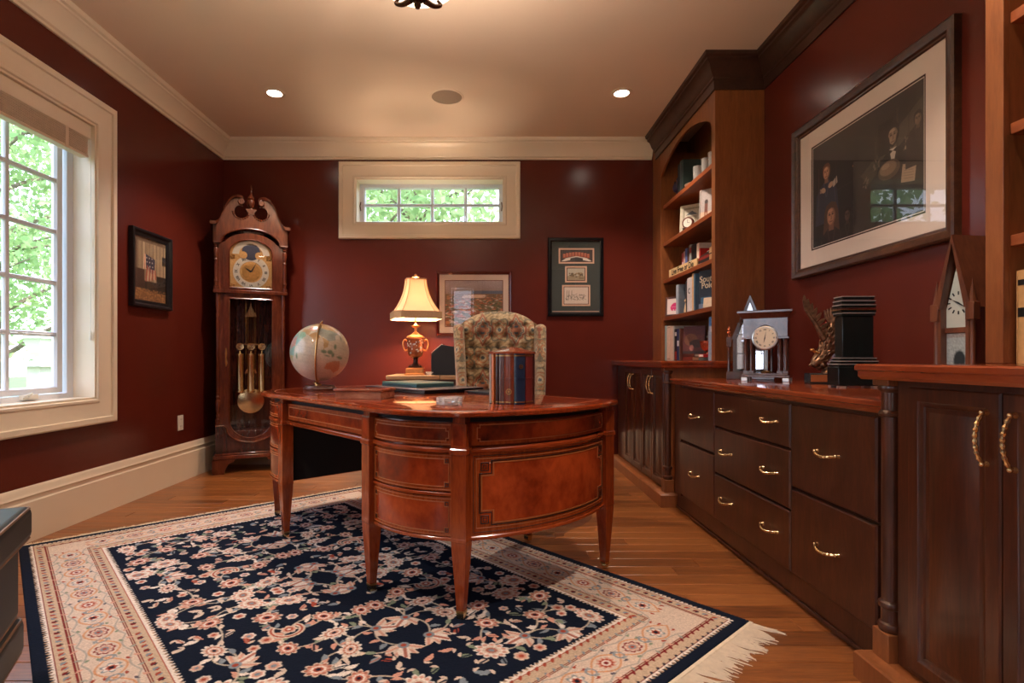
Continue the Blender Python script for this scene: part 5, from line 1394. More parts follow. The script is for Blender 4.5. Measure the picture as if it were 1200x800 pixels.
for k in range(8):
    pth = [octo(hw+.001, z)[k] for hw, z in pr_]; MB().tube(pth, .0028, 6).build('corner_braid', M_TRIMB, lamp)
m = MB(); m.lathe([(0, .770), (.012, .780), (.020, .790), (.030, .795), (.022, .802), (.010, .806), (.012, .815), (0, .822)], 16); m.tube([(0, 0, .49), (.05, 0, .55), (.055, 0, .68), (0, 0, .775)], .002, 5); m.tube([(0, 0, .49), (-.05, 0, .55), (-.055, 0, .68), (0, 0, .775)], .002, 5); m.build('shade_finial', M_GILT, lamp)
M_BULB = bpy.data.materials.new('lit bulb'); M_BULB.use_nodes = True; setp(M_BULB.node_tree.nodes['Principled BSDF'], emis=8.0, emc=(1, .8, .55, 1))
MB().ball((0, 0, .60), .028, 16, 10).build('bulb', M_BULB, lamp)
l = light('table_lamp_light', 'POINT', (0, -.0, .60), LAMP_W, (1.0, .73, .52), shadow_soft_size=.04); l.parent = lamp

bx = thing('black_box', 'black upright box with light painted on its slanted top edge, between lamp and chair', 'box', (-.365, 4.42, ZL))
m = MB(); m.prism([(-.10, 0), (.10, 0), (.10, .225), (-.02, .245), (-.10, .175)], 'y', -.09, .07); m.build('body', M_BLACKM, bx, bevel=.003)
m = MB(); m.prism([(-.10, .176), (-.02, .246), (-.018, .249), (-.102, .179)], 'y', -.088, .068); m.build('top_edge', M_MAT, bx)  # pale strip paints the light falling on the slanted top
nn = thing('glass_dish', 'small glass dish on the table beside the lamp', 'dish', (-.475, 4.36, ZL))
M_CRYST = bpy.data.materials.new('crystal'); M_CRYST.use_nodes = True; b = M_CRYST.node_tree.nodes['Principled BSDF']; setp(b, color=(1, .97, .95, 1), rough=.06, trans=.72, ior=1.5)  # white share of the base paints window glints on the facets
MB().lathe([(0, 0), (.026, .001), (.030, .008), (.042, .026), (.040, .027), (.026, .010), (0, .006)], 24).build('bowl', M_CRYST, nn)

# ================================================================== THINGS ON THE DESK
ZD = .7605
def rotbox(name, label, cat, x, y, rz, parts, z=ZD, group=None):
    """parts: (part name, x0,x1,y0,y1,z0,z1, material, bevel)"""
    t = thing(name, label, cat, (x, y, z), rz, group)
    for nm, x0, x1, y0_, y1_, z0, z1, mt, bv in parts: MB().box(x0, x1, y0_, y1_, z0, z1).build(nm, mt, t, bevel=bv)
    return t
# globe
gx, gy = -1.03, 3.31
gl = thing('globe', 'cream desk globe on a brass meridian arm, at the left end of the desk', 'globe', (gx, gy, ZD))
M_GBASE = wood('globe base', (60, 34, 28), (88, 52, 42), (112, 70, 56), (1, 6, 6), 4, .3)
gr = .172; gz = .222
m = MB(); m.lathe([(0, 0), (.095, 0), (.098, .006), (.094, .012), (.088, .013), (.086, .020), (.080, .023), (0, .023)], 40); m.build('base', M_GBASE, gl)
Wg, Hg = 200, 110; cv = Canvas(Wg, Hg, (214, 200, 178)); rr = random.Random(2)
def ll(lon, lat): return ((lon+180)/360*Wg, (90-lat)/180*Hg)
def land(P, c_): cv.poly([ll(*p) for p in P], c_)
for k in range(11): cv.line([ll(-180, -75+k*15), ll(180, -75+k*15)], .5, (196, 182, 160))
land([(28, 70), (60, 76), (105, 78), (140, 73), (178, 68), (170, 60), (160, 55), (156, 60), (140, 54), (130, 48), (110, 50), (88, 50), (60, 52), (40, 50), (28, 60)], (206, 170, 122))
land([(75, 50), (90, 48), (115, 50), (130, 46), (122, 38), (121, 28), (108, 21), (98, 26), (80, 30), (74, 40)], (160, 168, 160))
land([(50, 48), (75, 50), (74, 40), (62, 36), (50, 40)], (202, 142, 128)); land([(35, 38), (50, 40), (62, 36), (62, 25), (55, 26), (48, 30), (38, 30)], (200, 164, 120))
land([(35, 30), (48, 30), (58, 22), (52, 14), (44, 12), (38, 22)], (150, 186, 160)); land([(62, 25), (74, 36), (88, 26), (80, 14), (77, 8), (72, 20)], (192, 148, 96)); land([(92, 26), (108, 21), (108, 11), (100, 2), (98, 16)], (188, 150, 100))
land([(-10, 37), (0, 50), (10, 55), (28, 60), (28, 45), (20, 38), (10, 44)], (150, 196, 176)); land([(5, 58), (12, 70), (28, 70), (24, 60), (12, 56)], (190, 160, 170))
land([(-17, 15), (-5, 35), (30, 32), (43, 12), (51, 12), (40, -5), (38, -20), (22, -34), (14, -20), (9, 4), (-8, 5)], (150, 190, 178)); land([(10, 10), (34, 20), (40, 0), (20, -10)], (206, 160, 150)); land([(14, -20), (36, -20), (22, -34)], (200, 180, 120))
land([(114, -22), (130, -12), (142, -11), (153, -27), (146, -38), (130, -32), (115, -34)], (206, 150, 112))
for a, b_, w, h in ((102, -1, 6, 4), (114, 1, 6, 5), (110, -7, 6, 1.5), (121, -3, 3, 5), (138, -4, 8, 3), (122, 14, 3, 6), (138, 37, 2, 6), (172, -42, 3, 5), (47, -20, 3, 7)): x, y = ll(a, b_); cv.ell(x, y, w*.5, h*.5, (120, 140, 112))
land([(-165, 65), (-130, 70), (-80, 72), (-60, 50), (-75, 38), (-82, 26), (-97, 26), (-105, 20), (-120, 34), (-125, 48), (-150, 60)], (200, 160, 140)); land([(-80, 8), (-50, 0), (-36, -8), (-50, -28), (-70, -52), (-72, -20)], (160, 180, 140)); land([(-50, 60), (-20, 70), (-30, 82), (-60, 80)], (220, 216, 206)); land([(-180, -75), (180, -75), (180, -90), (-180, -90)], (226, 222, 212))
cv.noise(.03, 5); cv.a *= .90
lon = np.linspace(0, 2*PI, Wg, endpoint=False)[None, :]; lat = np.linspace(PI/2-.001, -PI/2+.001, Hg)[:, None]
X = gr*np.cos(lat)*np.cos(lon); Y = gr*np.cos(lat)*np.sin(lon); Z = gr*np.sin(lat)+0*lon
M_GLOBE = painted('globe paper', .28, coat=.3)
# turn so that about 100 deg east faces the viewer (image column 0 = 180 W)
ball = grid_mesh('sphere', X, Y, Z, cv.lin(), M_GLOBE, gl, wrap=True)
ball.location = (0, 0, gz+.0); ball.rotation_euler = (math.radians(-6), math.radians(14), math.radians(-PI/2*57.3-280+22))
tl = Matrix.Rotation(math.radians(4), 3, 'Y') @ Matrix.Rotation(math.radians(9), 3, 'Z')
pth = [Vector((0, 0, gz))+tl @ Vector((.004*math.sin(a*.5), -(gr+.008)*math.sin(a), (gr+.008)*math.cos(a))) for a in [PI*k/24 for k in range(25)]]
m = MB(); m.tube(pth, [.0045]*25, 8, flat=1.6); m.tube([pth[0], pth[0]+Vector((.003, 0, .012))], [.006, .003], 8); m.build('meridian', M_GOLDANT, gl)
m = MB(); m.tube(catmull([pth[-1], (-.03, -.006, gz-gr-.012), (-.015, -.03, .035), (0, -.03, .023)], 6), .007, 10); m.lathe([(0, .022), (.022, .023), (.018, .032), (0, .036)], 16, (0, -.028, 0)); m.build('arm', M_GOLDANT, gl)
# wooden box near the globe
RB = RANG
def at_px(px, py, z): d = (.945-z)*640/(py-420); return ((px-574)*d/640, d)
x, y = at_px(417, 468, ZD)
rotbox('wooden_box', 'low burl wood box with a lid, lying on the desk beside the globe', 'box', x+.02, y+.10, math.radians(-14), [('body', -.115, .115, -.075, .075, 0, .034, wood('burl box', (110, 62, 44), (160, 100, 74), (190, 132, 100), (1, 4, 4), 6, .2, .4), .002), ('lid', -.121, .121, -.081, .081, .0345, .046, wood('burl lid', (96, 46, 30), (140, 74, 48), (168, 96, 62), (1, 4, 4), 6, .15, .5), .003)])
# long dark lacquer case and the laptop on it
cx, cy = UV(-2.50, 1.80) if False else (0, 0)
t = rotbox('lacquer_tray', 'long low dark lacquered desk case under the laptop', 'desk case', -.335, 2.80, RANG, [('body', -.60, .0, .0, .40, 0, .020, M_BLACK, .002), ('top_edge', -.606, .004, -.004, .404, .0203, .025, plain('pewter edge', (150, 140, 140), .25, .6), .002)])
t = rotbox('laptop', 'closed laptop with a green-blue lid resting on the dark case', 'laptop', -.40, 2.98, RANG, [('base', -.36, 0, 0, .26, 0, .015, plain('teal laptop side', (60, 92, 98), .35, .3), .003), ('lid', -.36, 0, 0, .26, .0153, .0245, plain('pale green lid', (112, 142, 130), .35, .2), .004)], z=ZD+.0255)
m = MB(); m.box(-.30, -.05, -.0015, .001, .005, .009); m.build('front_slot', M_BLACKM, t)
t = rotbox('desk_blotter', 'dark leather desk blotter along the back of the desk', 'blotter', .050, 2.735, RANG, [('pad', -.26, -.02, .005, .195, 0, .010, M_BLACKM, .002), ('rail', -.28, -.26, .0, .20, 0, .013, M_CHERRY, .002), ('rail', -.02, .0, .0, .20, 0, .013, M_CHERRY, .002)])
# crystal ashtray
x, y = at_px(525.5, 475.5, ZD)
t = thing('crystal_dish', 'small cut crystal dish near the front edge of the desk', 'dish', (x, y+.052, ZD))
m = MB(); loops = []
for r0, z in ((.046, 0), (.050, .003), (.051, .013), (.047, .0155), (.051, .018), (.051, .029), (.048, .032), (.040, .031), (.036, .012), (.0, .010)):
    loops.append([(max(r0, 1e-4)*(1+(.05 if i % 2 else -.03)*(r0 > .045))*math.cos(2*PI*i/24), max(r0, 1e-4)*(1+(.05 if i % 2 else -.03)*(r0 > .045))*math.sin(2*PI*i/24), z) for i in range(24)])
m.loft(loops); m.build('bowl', M_CRYST, t, smooth=0)
# round box made of book spines
x, y = at_px(601, 474, ZD)
bb = thing('book_spine_box', 'round lidded box made of leather book spines, standing on the desk before the chair', 'box', (x, y+.088, ZD))
SP = [(-100, 16, (120, 96, 82)), (-82, 18, (176, 168, 158)), (-62, 14, (206, 112, 50)), (-44, 10, (58, 32, 26)), (-30, 14, (92, 50, 40)), (-10, 26, (124, 60, 40)), (18, 30, (34, 48, 74)), (50, 32, (112, 42, 38)), (80, 26, (60, 30, 28))]
R_ = .092; H_ = .205
MB().lathe([(0, 0), (R_-.008, 0), (R_-.008, H_-.004), (0, H_-.004)], 48).build('core', M_DARK, bb)
allsp = [(a, w, c_) for a, w, c_ in SP]
a = 96
for c_ in ((70, 50, 40), (110, 60, 40), (40, 50, 60), (120, 90, 60), (90, 30, 30), (60, 60, 50), (100, 70, 40)): allsp.append((a+11, 22, c_)); a += 23
for a, w, c_ in allsp:
    mt = plain('leather spine', c_, .28, var=.08, vscale=30, coat=.3)
    m = MB(); n = 8; A0 = math.radians(a-w/2+.4-90); A1 = math.radians(a+w/2-.4-90)
    loops = []
    for k in range(n+1):
        aa = A0+(A1-A0)*k/n; rr_ = R_+.003*math.sin(PI*k/n); ri = R_-.012
        loops.append([(ri*math.cos(aa), ri*math.sin(aa), .001), (rr_*math.cos(aa), rr_*math.sin(aa), .001), (rr_*math.cos(aa), rr_*math.sin(aa), H_), (ri*math.cos(aa), ri*math.sin(aa), H_)])
    m.loft(loops); sp = m.build('book_spine', mt, bb, smooth=40)
    if abs(a) < 70:
        for z in (.010, .105, .196):
            m = MB(); loops = []
            for k in range(n+1):
                aa = A0+(A1-A0)*k/n; rr_ = R_+.003*math.sin(PI*k/n)+.0018; loops.append([((rr_-.004)*math.cos(aa), (rr_-.004)*math.sin(aa), z-.003), (rr_*math.cos(aa), rr_*math.sin(aa), z-.002), (rr_*math.cos(aa), rr_*math.sin(aa), z+.002), ((rr_-.004)*math.cos(aa), (rr_-.004)*math.sin(aa), z+.003)])
            m.loft(loops); m.build('raised_band', M_GOLDANT if z != .105 else mt, sp)
def on_spine(a, z, mt, body=None, size=.01, rot=0, disc=0):
    aa = math.radians(a-90); M_ = Matrix.Translation(((R_+.0045)*math.cos(aa), (R_+.0045)*math.sin(aa), z)) @ Matrix.Rotation(math.radians(a), 4, 'Z') @ Matrix.Rotation(PI/2, 4, 'X') @ Matrix.Rotation(rot, 4, 'Z')
    if body: lettering(body, size, mt, bb, M_, .0003)
    else:
        m = MB(); m.ring([(disc*math.cos(k*PI/12), disc*math.sin(k*PI/12)) for k in range(24)], [(disc*.72*math.cos(k*PI/12), disc*.72*math.sin(k*PI/12)) for k in range(24)], 'z', -.0006, .0006)
        m.prism([(disc*.3*math.cos(k*PI/4)*(1 if k % 2 else 1.7), disc*.3*math.sin(k*PI/4)*(1 if k % 2 else 1.7)) for k in range(8)], 'z', -.0006, .0006); m.tf(M_); m.build('gilt_emblem', M_GOLDANT, bb)
M_GOLDPRINT = plain('gold lettering', (206, 166, 96), .35, .6)
on_spine(-10, .052, M_GOLDPRINT, disc=.012); on_spine(20, .152, M_GOLDPRINT, disc=.009)
m = MB(); m.lathe([(0, H_-.002), (R_+.006, H_-.001), (R_+.007, H_+.006), (R_-.004, H_+.010), (.045, H_+.018), (.018, H_+.026), (0, H_+.028)], 48); m.build('lid', wood('box lid', (120, 54, 34), (156, 78, 52), (176, 98, 68), (3, 3, 3), 4, .2, .5), bb)

# ================================================================== WING CHAIR
CHX, CHY = .074, 3.88; CR = math.radians(2)
ch = thing('wing_chair', 'tufted wing chair in tan medallion tapestry fabric behind the desk', 'armchair', (CHX, CHY, .0038), CR); ch.scale = (1.11, 1.11, 1.023)
def fabric(a, b_):
    """colour of the woven cloth at (a,b) metres"""
    a = np.asarray(a, float); b_ = np.asarray(b_, float); sh = a.shape
    base = np.array((170, 146, 108.0)); out = np.ones(sh+(3,))*base
    n1 = np.sin(a*95+3*np.sin(b_*60))*np.sin(b_*88+2*np.sin(a*70)); out[n1 > .25] = (184, 164, 130); out[n1 < -.45] = (138, 120, 88)
    sx_, sy_ = .220, .400
    def lattice(ox, oy, fn):
        u = (a-ox+sx_/2) % sx_-sx_/2; v = (b_-oy+sy_/2) % sy_-sy_/2; fn(u, v)
    def scroll(u, v):
        r_ = np.hypot(u, v*.9); m_ = np.abs(r_-.070-.010*np.cos(6*np.arctan2(v, u))) < .006; out[m_] = (112, 104, 84)
        m_ = np.abs(r_-.052-.006*np.cos(8*np.arctan2(v, u))) < .004; out[m_] = (164, 112, 76)
        m_ = np.abs(r_-.030) < .004; out[m_] = (172, 116, 78); out[r_ < .020] = (198, 182, 150); out[r_ < .012] = (96, 104, 104)
    lattice(sx_/2, 0, scroll); lattice(sx_/2, sy_/2, scroll); lattice(0, sy_/2, scroll)
    def med(u, v):
        d = np.abs(u)/.080+np.abs(v)/.115; w = .06*np.cos(10*np.arctan2(v, u)); d = d+w
        out[d < 1.0] = (152, 92, 66); out[d < .80] = (180, 160, 128); out[d < .72] = (112, 110, 102); out[d < .60] = (184, 164, 132)
        out[d < .52] = (156, 102, 74); out[(np.abs(u) < .012) & (np.abs(v) < .030) & (np.abs(v) > .016)] = (72, 82, 88)
    lattice(0, 0, med)
    rs_ = np.random.RandomState(1); return np.clip(out*(1+rs_.normal(0, .07, sh+(1,))), 0, 255)
M_FAB = painted('tapestry cloth', .9, 320, .25, sheen=.2)
def cloth_solid(name, fn, nu, nv, par=ch, uv=lambda X, Y, Z: (X, Z), wrap=True, off=(0, 0)):
    """fn(u,v)->X,Y,Z over a grid"""
    u = np.linspace(0, 1, nu, endpoint=not wrap)[None, :]*np.ones((nv, 1)); v = np.linspace(0, 1, nv)[:, None]*np.ones((1, nu))
    X, Y, Z = fn(u, v); a, b_ = uv(X, Y, Z); c_ = fabric(a+off[0], b_+off[1])
    return grid_mesh(name, X, Y, Z, lin(c_), M_FAB, par, wrap=wrap)
# inner back: tufted, arched top
BW = .235
def back_fn(u, v):
    x = (u*2-1)*BW; topz = 1.262-.080*np.abs(u*2-1)**2.6
    z = .46+v*(topz-.46)
    y = .055+.10*(z-.46)                     # leaning back
    sx_, sz_ = .0875, .105
    zz = (z-.455)
    row = np.floor(zz/sz_); q = np.zeros_like(x)
    bulge = np.zeros_like(x)
    d1 = np.hypot(((x+sx_/2) % sx_-sx_/2), (((zz) % (2*sz_*.75))-sz_*.75)*.9)
    d2 = np.hypot(((x) % sx_-sx_/2), (((zz+sz_*.75) % (2*sz_*.75))-sz_*.75)*.9)
    d = np.minimum(d1, d2); pit = np.exp(-(d/.016)**2)*.026+np.exp(-(d/.040)**2)*.012
    fade = np.clip((1.19-z)/.05, 0, 1); edge = np.clip((1-np.abs(u*2-1))/.12, 0, 1)
    roll = .045*np.clip((v-.90)/.10, 0, 1)**2*1.2
    y = y-.035*np.sqrt(np.clip(edge, 0, 1))+pit*fade*edge+roll
    return x, y, z
cloth_solid('tufted_back', back_fn, 150, 220, wrap=False, off=(.110, .075))
m = MB(); n = 20
ol = [(-BW-.02, .30), (BW+.02, .30)]+[((BW+.02)*(1-2*k/n), 1.252-.080*abs(1-2*k/n)**2.6) for k in range(n+1)]
M_FAB2 = plain('tapestry cloth plain', (150, 126, 92), .9, var=.25, vscale=30)
m.loft([[(x, .10+.10*max(z-.46, 0), z) for x, z in ol], [(x, .135+.10*max(z-.46, 0), z) for x, z in ol]]); m.build('outer_back', M_FAB2, ch, smooth=40)
def btn(x, z): 
    y = .055+.10*(z-.46)+.004; return MB().ball((x, y, z), .009, 10, 6, (1, .6, 1))
for r0 in range(9):
    zz = .455+r0*.07875
    if zz > 1.17 or zz < .5: continue
    for k in range(-3, 4):
        x = k*.0875+(.04375 if r0 % 2 else 0)
        if abs(x) < .19: btn(x, zz).build('button', M_FAB2, ch)
# wings: padded slabs with a rounded front edge, sweeping into the arms
def wing(s):
    def fn(u, v):
        a = u*2*PI; z = .60+v*.565
        dep = .06+.13*(1-v**2.2)*1.0+.02                  # front reach
        cy = .03-dep/2+.06*(v); ry = dep/2+.05; rx = .036-.004*(1-v)
        cap = np.sqrt(np.clip(1-((v-.94)/.06).clip(0, 1)**2, 0.0004, 1))
        x = s*(.252+.016*v-.012*(1-v))+rx*np.sign(np.cos(a))*np.abs(np.cos(a))**.7*cap
        y = cy+.06+ry*np.sign(np.sin(a))*np.abs(np.sin(a))**.8*cap-.02
        return x, y, z
    cloth_solid('wing', fn, 72, 120, uv=lambda X, Y, Z: (np.abs(X)+Y*.9, Z), off=(-.20, .02))
wing(-1); wing(1)
def arm(s):
    def fn(u, v):
        a = u*2*PI; y = .10-v*.46; cap = np.sqrt(np.clip(1-((v-.93)/.07).clip(0, 1)**2, .0004, 1))*1.0
        rx, rz = .052, .055
        return s*.285+rx*np.cos(a)*cap, y+0*a, .600+rz*np.sin(a)*cap
    cloth_solid('arm', fn, 48, 90, uv=lambda X, Y, Z: (Y, X+Z))
    m = MB(); m.box(*sorted((s*.245, s*.315)), -.34, .12, .26, .60); m.build('side_panel', M_FAB2, ch, bevel=.02)
arm(-1); arm(1)
def cush(u, v):
    a = u*2*PI; c_ = np.cos(a); s_ = np.sin(a); p = .25
    x = .235*np.sign(c_)*np.abs(c_)**p; y = -.14+.20*np.sign(s_)*np.abs(s_)**p; z = .40+.10*v
    k = 1-.0+0*v; edge = np.sqrt(np.clip(1-(2*v-1)**4, 0, 1)); f = np.where((v == 0) | (v == 1), 0.0, .80+.20*edge)
    return x*f, -.14+(y+.14)*f, z
cloth_solid('seat_cushion', cush, 90, 24, uv=lambda X, Y, Z: (X, Y))
MB().box(-.30, .30, -.34, .13, .22, .395).build('seat_frame', M_FAB2, ch, bevel=.015)
for x in (-.26, .26):
    m = MB(); m.loft([[(x+a*c0, -.30+a*c1+dy, z) for c0, c1 in ((-1, -1), (1, -1), (1, 1), (-1, 1))] for a, dy, z in ((.022, -.03, 0), (.016, -.02, .03), (.020, .0, .12), (.034, .0, .22))]); m.build('leg', M_CHERRY, ch, smooth=30)
    m = MB(); m.loft([[(x+a*c0, .09+a*c1+dy, z) for c0, c1 in ((-1, -1), (1, -1), (1, 1), (-1, 1))] for a, dy, z in ((.018, .05, 0), (.022, 0, .22))]); m.build('leg', M_CHERRY, ch, smooth=30)
# clear chair mat on the floor
M_CLEAR = bpy.data.materials.new('clear vinyl'); M_CLEAR.use_nodes = True; nt_ = M_CLEAR.node_tree; nt_.nodes.clear()
o_ = nt_.nodes.new('ShaderNodeOutputMaterial'); t_ = nt_.nodes.new('ShaderNodeBsdfTransparent'); g_ = nt_.nodes.new('ShaderNodeBsdfGlossy'); mx_ = nt_.nodes.new('ShaderNodeMixShader'); mx_.inputs[0].default_value = .14
t_.inputs[0].default_value = (.93, .93, .92, 1); g_.inputs['Roughness'].default_value = .25
nt_.links.new(t_.outputs[0], mx_.inputs[1]); nt_.links.new(g_.outputs[0], mx_.inputs[2]); nt_.links.new(mx_.outputs[0], o_.inputs[0])
cm = [(.04, 3.02), (.36, 2.90), (.42, 2.98), (.62, 3.30), (.55, 4.0), (-.30, 4.05), (-.32, 3.50)]
m = MB(); m.prism([(p.x, p.y) for p in catmull([(x, y, 0) for x, y in cm], 6, True)], 'z', .0005, .0035)
tag(m.build('chair_mat', M_CLEAR, None, at=(.15, 3.4, .0005)), 'clear vinyl chair mat on the floor behind the desk', 'floor mat')
# ================================================================== BOOKS AND ORNAMENTS ON THE FAR BOOKCASE
def mt_(rgb, rough=.55, **k):
    key = ('cover', tuple(rgb), rough)
    if key not in MATS: MATS[key] = plain('book cover', rgb, rough, var=.08, vscale=50, **k)
    return MATS[key]
def book(label, y0, th, h, d, z, rgb, x=1.492, lean=0.0, group=None, band=None, text=None, pale=None, letter=None):
    """upright book on a shelf, its spine facing the room (-x); y0 the far side of it... y grows away from the viewer"""
    t = thing('book', label, 'book', (x+d/2, y0+th/2, z+.0006), 0, group)
    t.rotation_euler = (lean, 0, 0)
    m = MB(); c = .0022
    m.box(-d/2, d/2, -th/2, -th/2+c, 0, h); m.box(-d/2, d/2, th/2-c, th/2, 0, h)
    sp = [(-d/2+.003, -th/2), (-d/2-.001, -th/2*.6), (-d/2-.0025, 0), (-d/2-.001, th/2*.6), (-d/2+.003, th/2), (-d/2+.004, th/2-.002), (-d/2+.004, -th/2+.002)]
    m.prism(sp, 'z', 0, h); m.build('cover', mt_(rgb), t, smooth=30)
    MB().box(-d/2+.005, d/2-.004, -th/2+c+.0002, th/2-c-.0002, .004, h-.004).build('pages', M_PAPER, t, smooth=0)
    if band:
        for z0, z1, c_ in band:
            m = MB(); m.prism([(x_-.0006, y_*.96) for x_, y_ in sp[:5]]+[(-d/2+.0035, th/2*.96), (-d/2+.0035, -th/2*.96)], 'z', z0*h, z1*h); m.build('spine_band', mt_(c_), t)
    if letter: lettering(letter, .055, mt_((40, 38, 40)), t, Matrix.Translation((-d/2-.0034, 0, h*.60)) @ Matrix.Rotation(-PI/2, 4, 'Z') @ Matrix.Rotation(PI/2, 4, 'X'), .0008)
    if text:
        M_ = Matrix.Translation((-d/2-.0034, 0, h*.55)) @ Matrix.Rotation(-PI/2, 4, 'Z') @ Matrix.Rotation(PI/2, 4, 'X') @ Matrix.Rotation(-PI/2, 4, 'Z')
        lettering(text, th*.55, mt_(pale or (220, 210, 190)), t, M_, .0003)
    return t
def row(z, y_start, items, g, kx=1.0):
    """items from far (left) to near (right): (label, thickness, height, depth, rgb, extra)"""
    y = y_start
    for it in items:
        lab, th, h, d, rgb = it[:5]; th *= kx; k = it[5] if len(it) > 5 else {}
        y -= th+.001; book(lab, y, th, h, d, z, rgb, group=g, **k)
    return y
G0, G1, G2, G3 = 'books on the lowest shelf of the far bookcase', 'books on the second shelf of the far bookcase', 'books on the third shelf of the far bookcase', 'books on the top shelves of the far bookcase'
# lowest shelf
y = row(ZT, 4.655, [
    ('pale teal binder at the far left end of the lowest bookshelf', .050, .290, .22, (150, 176, 176)),
    ('thick cream hardback second from the left on the lowest bookshelf', .085, .285, .22, (224, 200, 178), {'band': [(.03, .05, (150, 120, 100)), (.94, .96, (150, 120, 100))]}),
    ('thick pinkish cream hardback third from the left on the lowest bookshelf', .070, .280, .22, (216, 186, 166)),
    ('tall pale grey hardback beside the tall cream one on the lowest bookshelf', .030, .275, .22, (176, 168, 158)),
    ('black book with a red foot and white initials on the lowest bookshelf', .056, .250, .19, (24, 24, 30), {'band': [(.02, .28, (150, 44, 34)), (.78, .90, (196, 190, 184))]}),
    ('dark navy book with a white label on the lowest bookshelf', .050, .250, .19, (38, 44, 86), {'band': [(.45, .62, (206, 206, 210))]}),
    ('slim grey-green book in the middle of the lowest bookshelf', .014, .252, .18, (92, 98, 92)),
    ('slim brown book in the middle of the lowest bookshelf', .018, .250, .19, (96, 52, 40)),
], G0)
def flatbook(label, x, y, rz, z, L, W, H, rgb, group=None, edge=None):
    t = thing('book', label, 'book', (x, y, z+.0006), rz, group)
    m = MB(); m.box(-W/2, W/2, -L/2, L/2, 0, .002); m.box(-W/2, W/2, -L/2, L/2, H-.002, H); m.box(-W/2, -W/2+.003, -L/2, L/2, 0, H); m.build('cover', mt_(rgb), t, smooth=0)
    MB().box(-W/2+.0035, W/2-.004, -L/2+.003, L/2-.003, .0022, H-.0022).build('pages', M_PAPER if not edge else mt_(edge), t, smooth=0); return t
ys = 4.23
flatbook('red-brown book lying flat under the picture book on the lowest bookshelf', 1.60, 4.20, .0, ZT, .25, .18, .026, (130, 50, 36), None, (214, 170, 130))
flatbook('second brown book lying flat under the picture book on the lowest bookshelf', 1.605, 4.195, .06, ZT+.0275, .24, .18, .022, (92, 42, 32))
def panelthing(name, label, cat, x, y, rz, z, W, H, lean, cover, cv=None, frame=None, fw=.012, th=.012, group=None, pad=0):
    """a flat upright thing whose face (W wide, H high) looks toward local -y, leaning back"""
    t = thing(name, label, cat, (x, y, z+.0008), rz, group); t.rotation_euler = (-lean, 0, rz)
    if frame is not None:
        def P(a, b, h): return (a, -h, b)
        m = MB(); rect_frame(m, -W/2+fw, W/2-fw, fw, H-fw, [(0, 0), (0, .004), (.003, .006), (fw-.002, .006), (fw, .004), (fw, 0)], P); m.build('frame', frame, t)
        MB().box(-W/2+.002, W/2-.002, .0005, th, .002, H-.002).build('backing', M_BLACKM, t)
        x0, x1, z0, z1 = -W/2+fw, W/2-fw, fw, H-fw; yy_ = -.0015
    else:
        MB().box(-W/2, W/2, 0, .003, 0, H).build('cover', cover, t, smooth=0); MB().box(-W/2+.003, W/2-.003, .0032, th-.003, .003, H-.003).build('pages', M_PAPER, t, smooth=0); MB().box(-W/2, W/2, th-.0028, th, 0, H).build('cover', cover, t, smooth=0)
        x0, x1, z0, z1 = -W/2+.001, W/2-.001, .001, H-.001; yy_ = -.0008
    if cv is not None:
        def PP(u, v): return x0+(x1-x0)*u, yy_+0*u, z0+(z1-z0)*v
        uu = np.linspace(0, 1, cv.w)[None, :]*np.ones((cv.h, 1)); vv = np.linspace(1, 0, cv.h)[:, None]*np.ones((1, cv.w)); X_, Y_, Z_ = PP(uu, vv)
        grid_mesh('print', X_, Y_, Z_, cv.lin(), M_PAINT, t)
    return t
RZB = math.radians(-48)                      # facing the room and the viewer: normal (-.74,-.67)
cv = Canvas(40, 54, (92, 40, 36)); cv.rect(0, 0, 40, 16, (84, 34, 36)); cv.ell(14, 26, 12, 12, (112, 66, 42)); cv.ell(24, 34, 12, 8, (60, 36, 32)); cv.ell(16, 42, 4, 6, (176, 110, 96)); cv.rect(0, 48, 40, 54, (50, 30, 26)); cv.noise(.08, 1)
panelthing('picture_book', 'large brown picture book leaning face-out on the lowest bookshelf', 'book', 1.560, 4.190, RZB, ZT+.050, .175, .215, .10, mt_((90, 36, 32)), cv)
t = thing('dog_figurine', 'grey and white ceramic dog figurine on a pale block, lowest bookshelf', 'figurine', (1.622, 3.962, ZT))
M_CER = plain('grey ceramic', (150, 142, 132), .5, var=.3, vscale=40)
m = MB(); m.box(-.045, .045, -.04, .04, 0, .105); m.build('block', mt_((52, 46, 42)), t, bevel=.004)
m = MB(); m.ball((0, .0, .140), .040, 16, 10, (1.1, .85, 1)); m.ball((-.022, -.018, .178), .026, 14, 9); m.ball((-.044, -.028, .170), .014, 10, 7, (1.4, 1, .8)); m.ball((-.010, -.004, .200), .010, 8, 6, (.6, .8, 1.5)); m.ball((-.034, .004, .200), .010, 8, 6, (.6, .8, 1.5)); m.tube([(.03, .02, .13), (.05, .03, .15), (.05, .03, .175)], [.010, .007, .003], 8); m.tube([(-.03, -.02, .14), (-.036, -.026, .106)], [.012, .009], 8)
m.build('dog', M_CER, t)
t = thing('copper_bowl', 'footed copper bowl on the lowest shelf of the far bookcase', 'bowl', (1.545, 3.855, ZT+.0465))
M_COPPER = plain('copper', (196, 116, 84), .25, .8, var=.1)
MB().lathe([(0, 0), (.030, .001), (.030, .005), (.014, .010), (.016, .016), (.040, .028), (.055, .052), (.060, .085), (.062, .092), (.058, .092), (.052, .055), (.036, .033), (0, .022)], 36).build('bowl', M_COPPER, t)
flatbook('grey-green book lying flat beneath the copper bowl', 1.60, 3.90, .0, ZT, .18, .15, .022, (96, 104, 92))
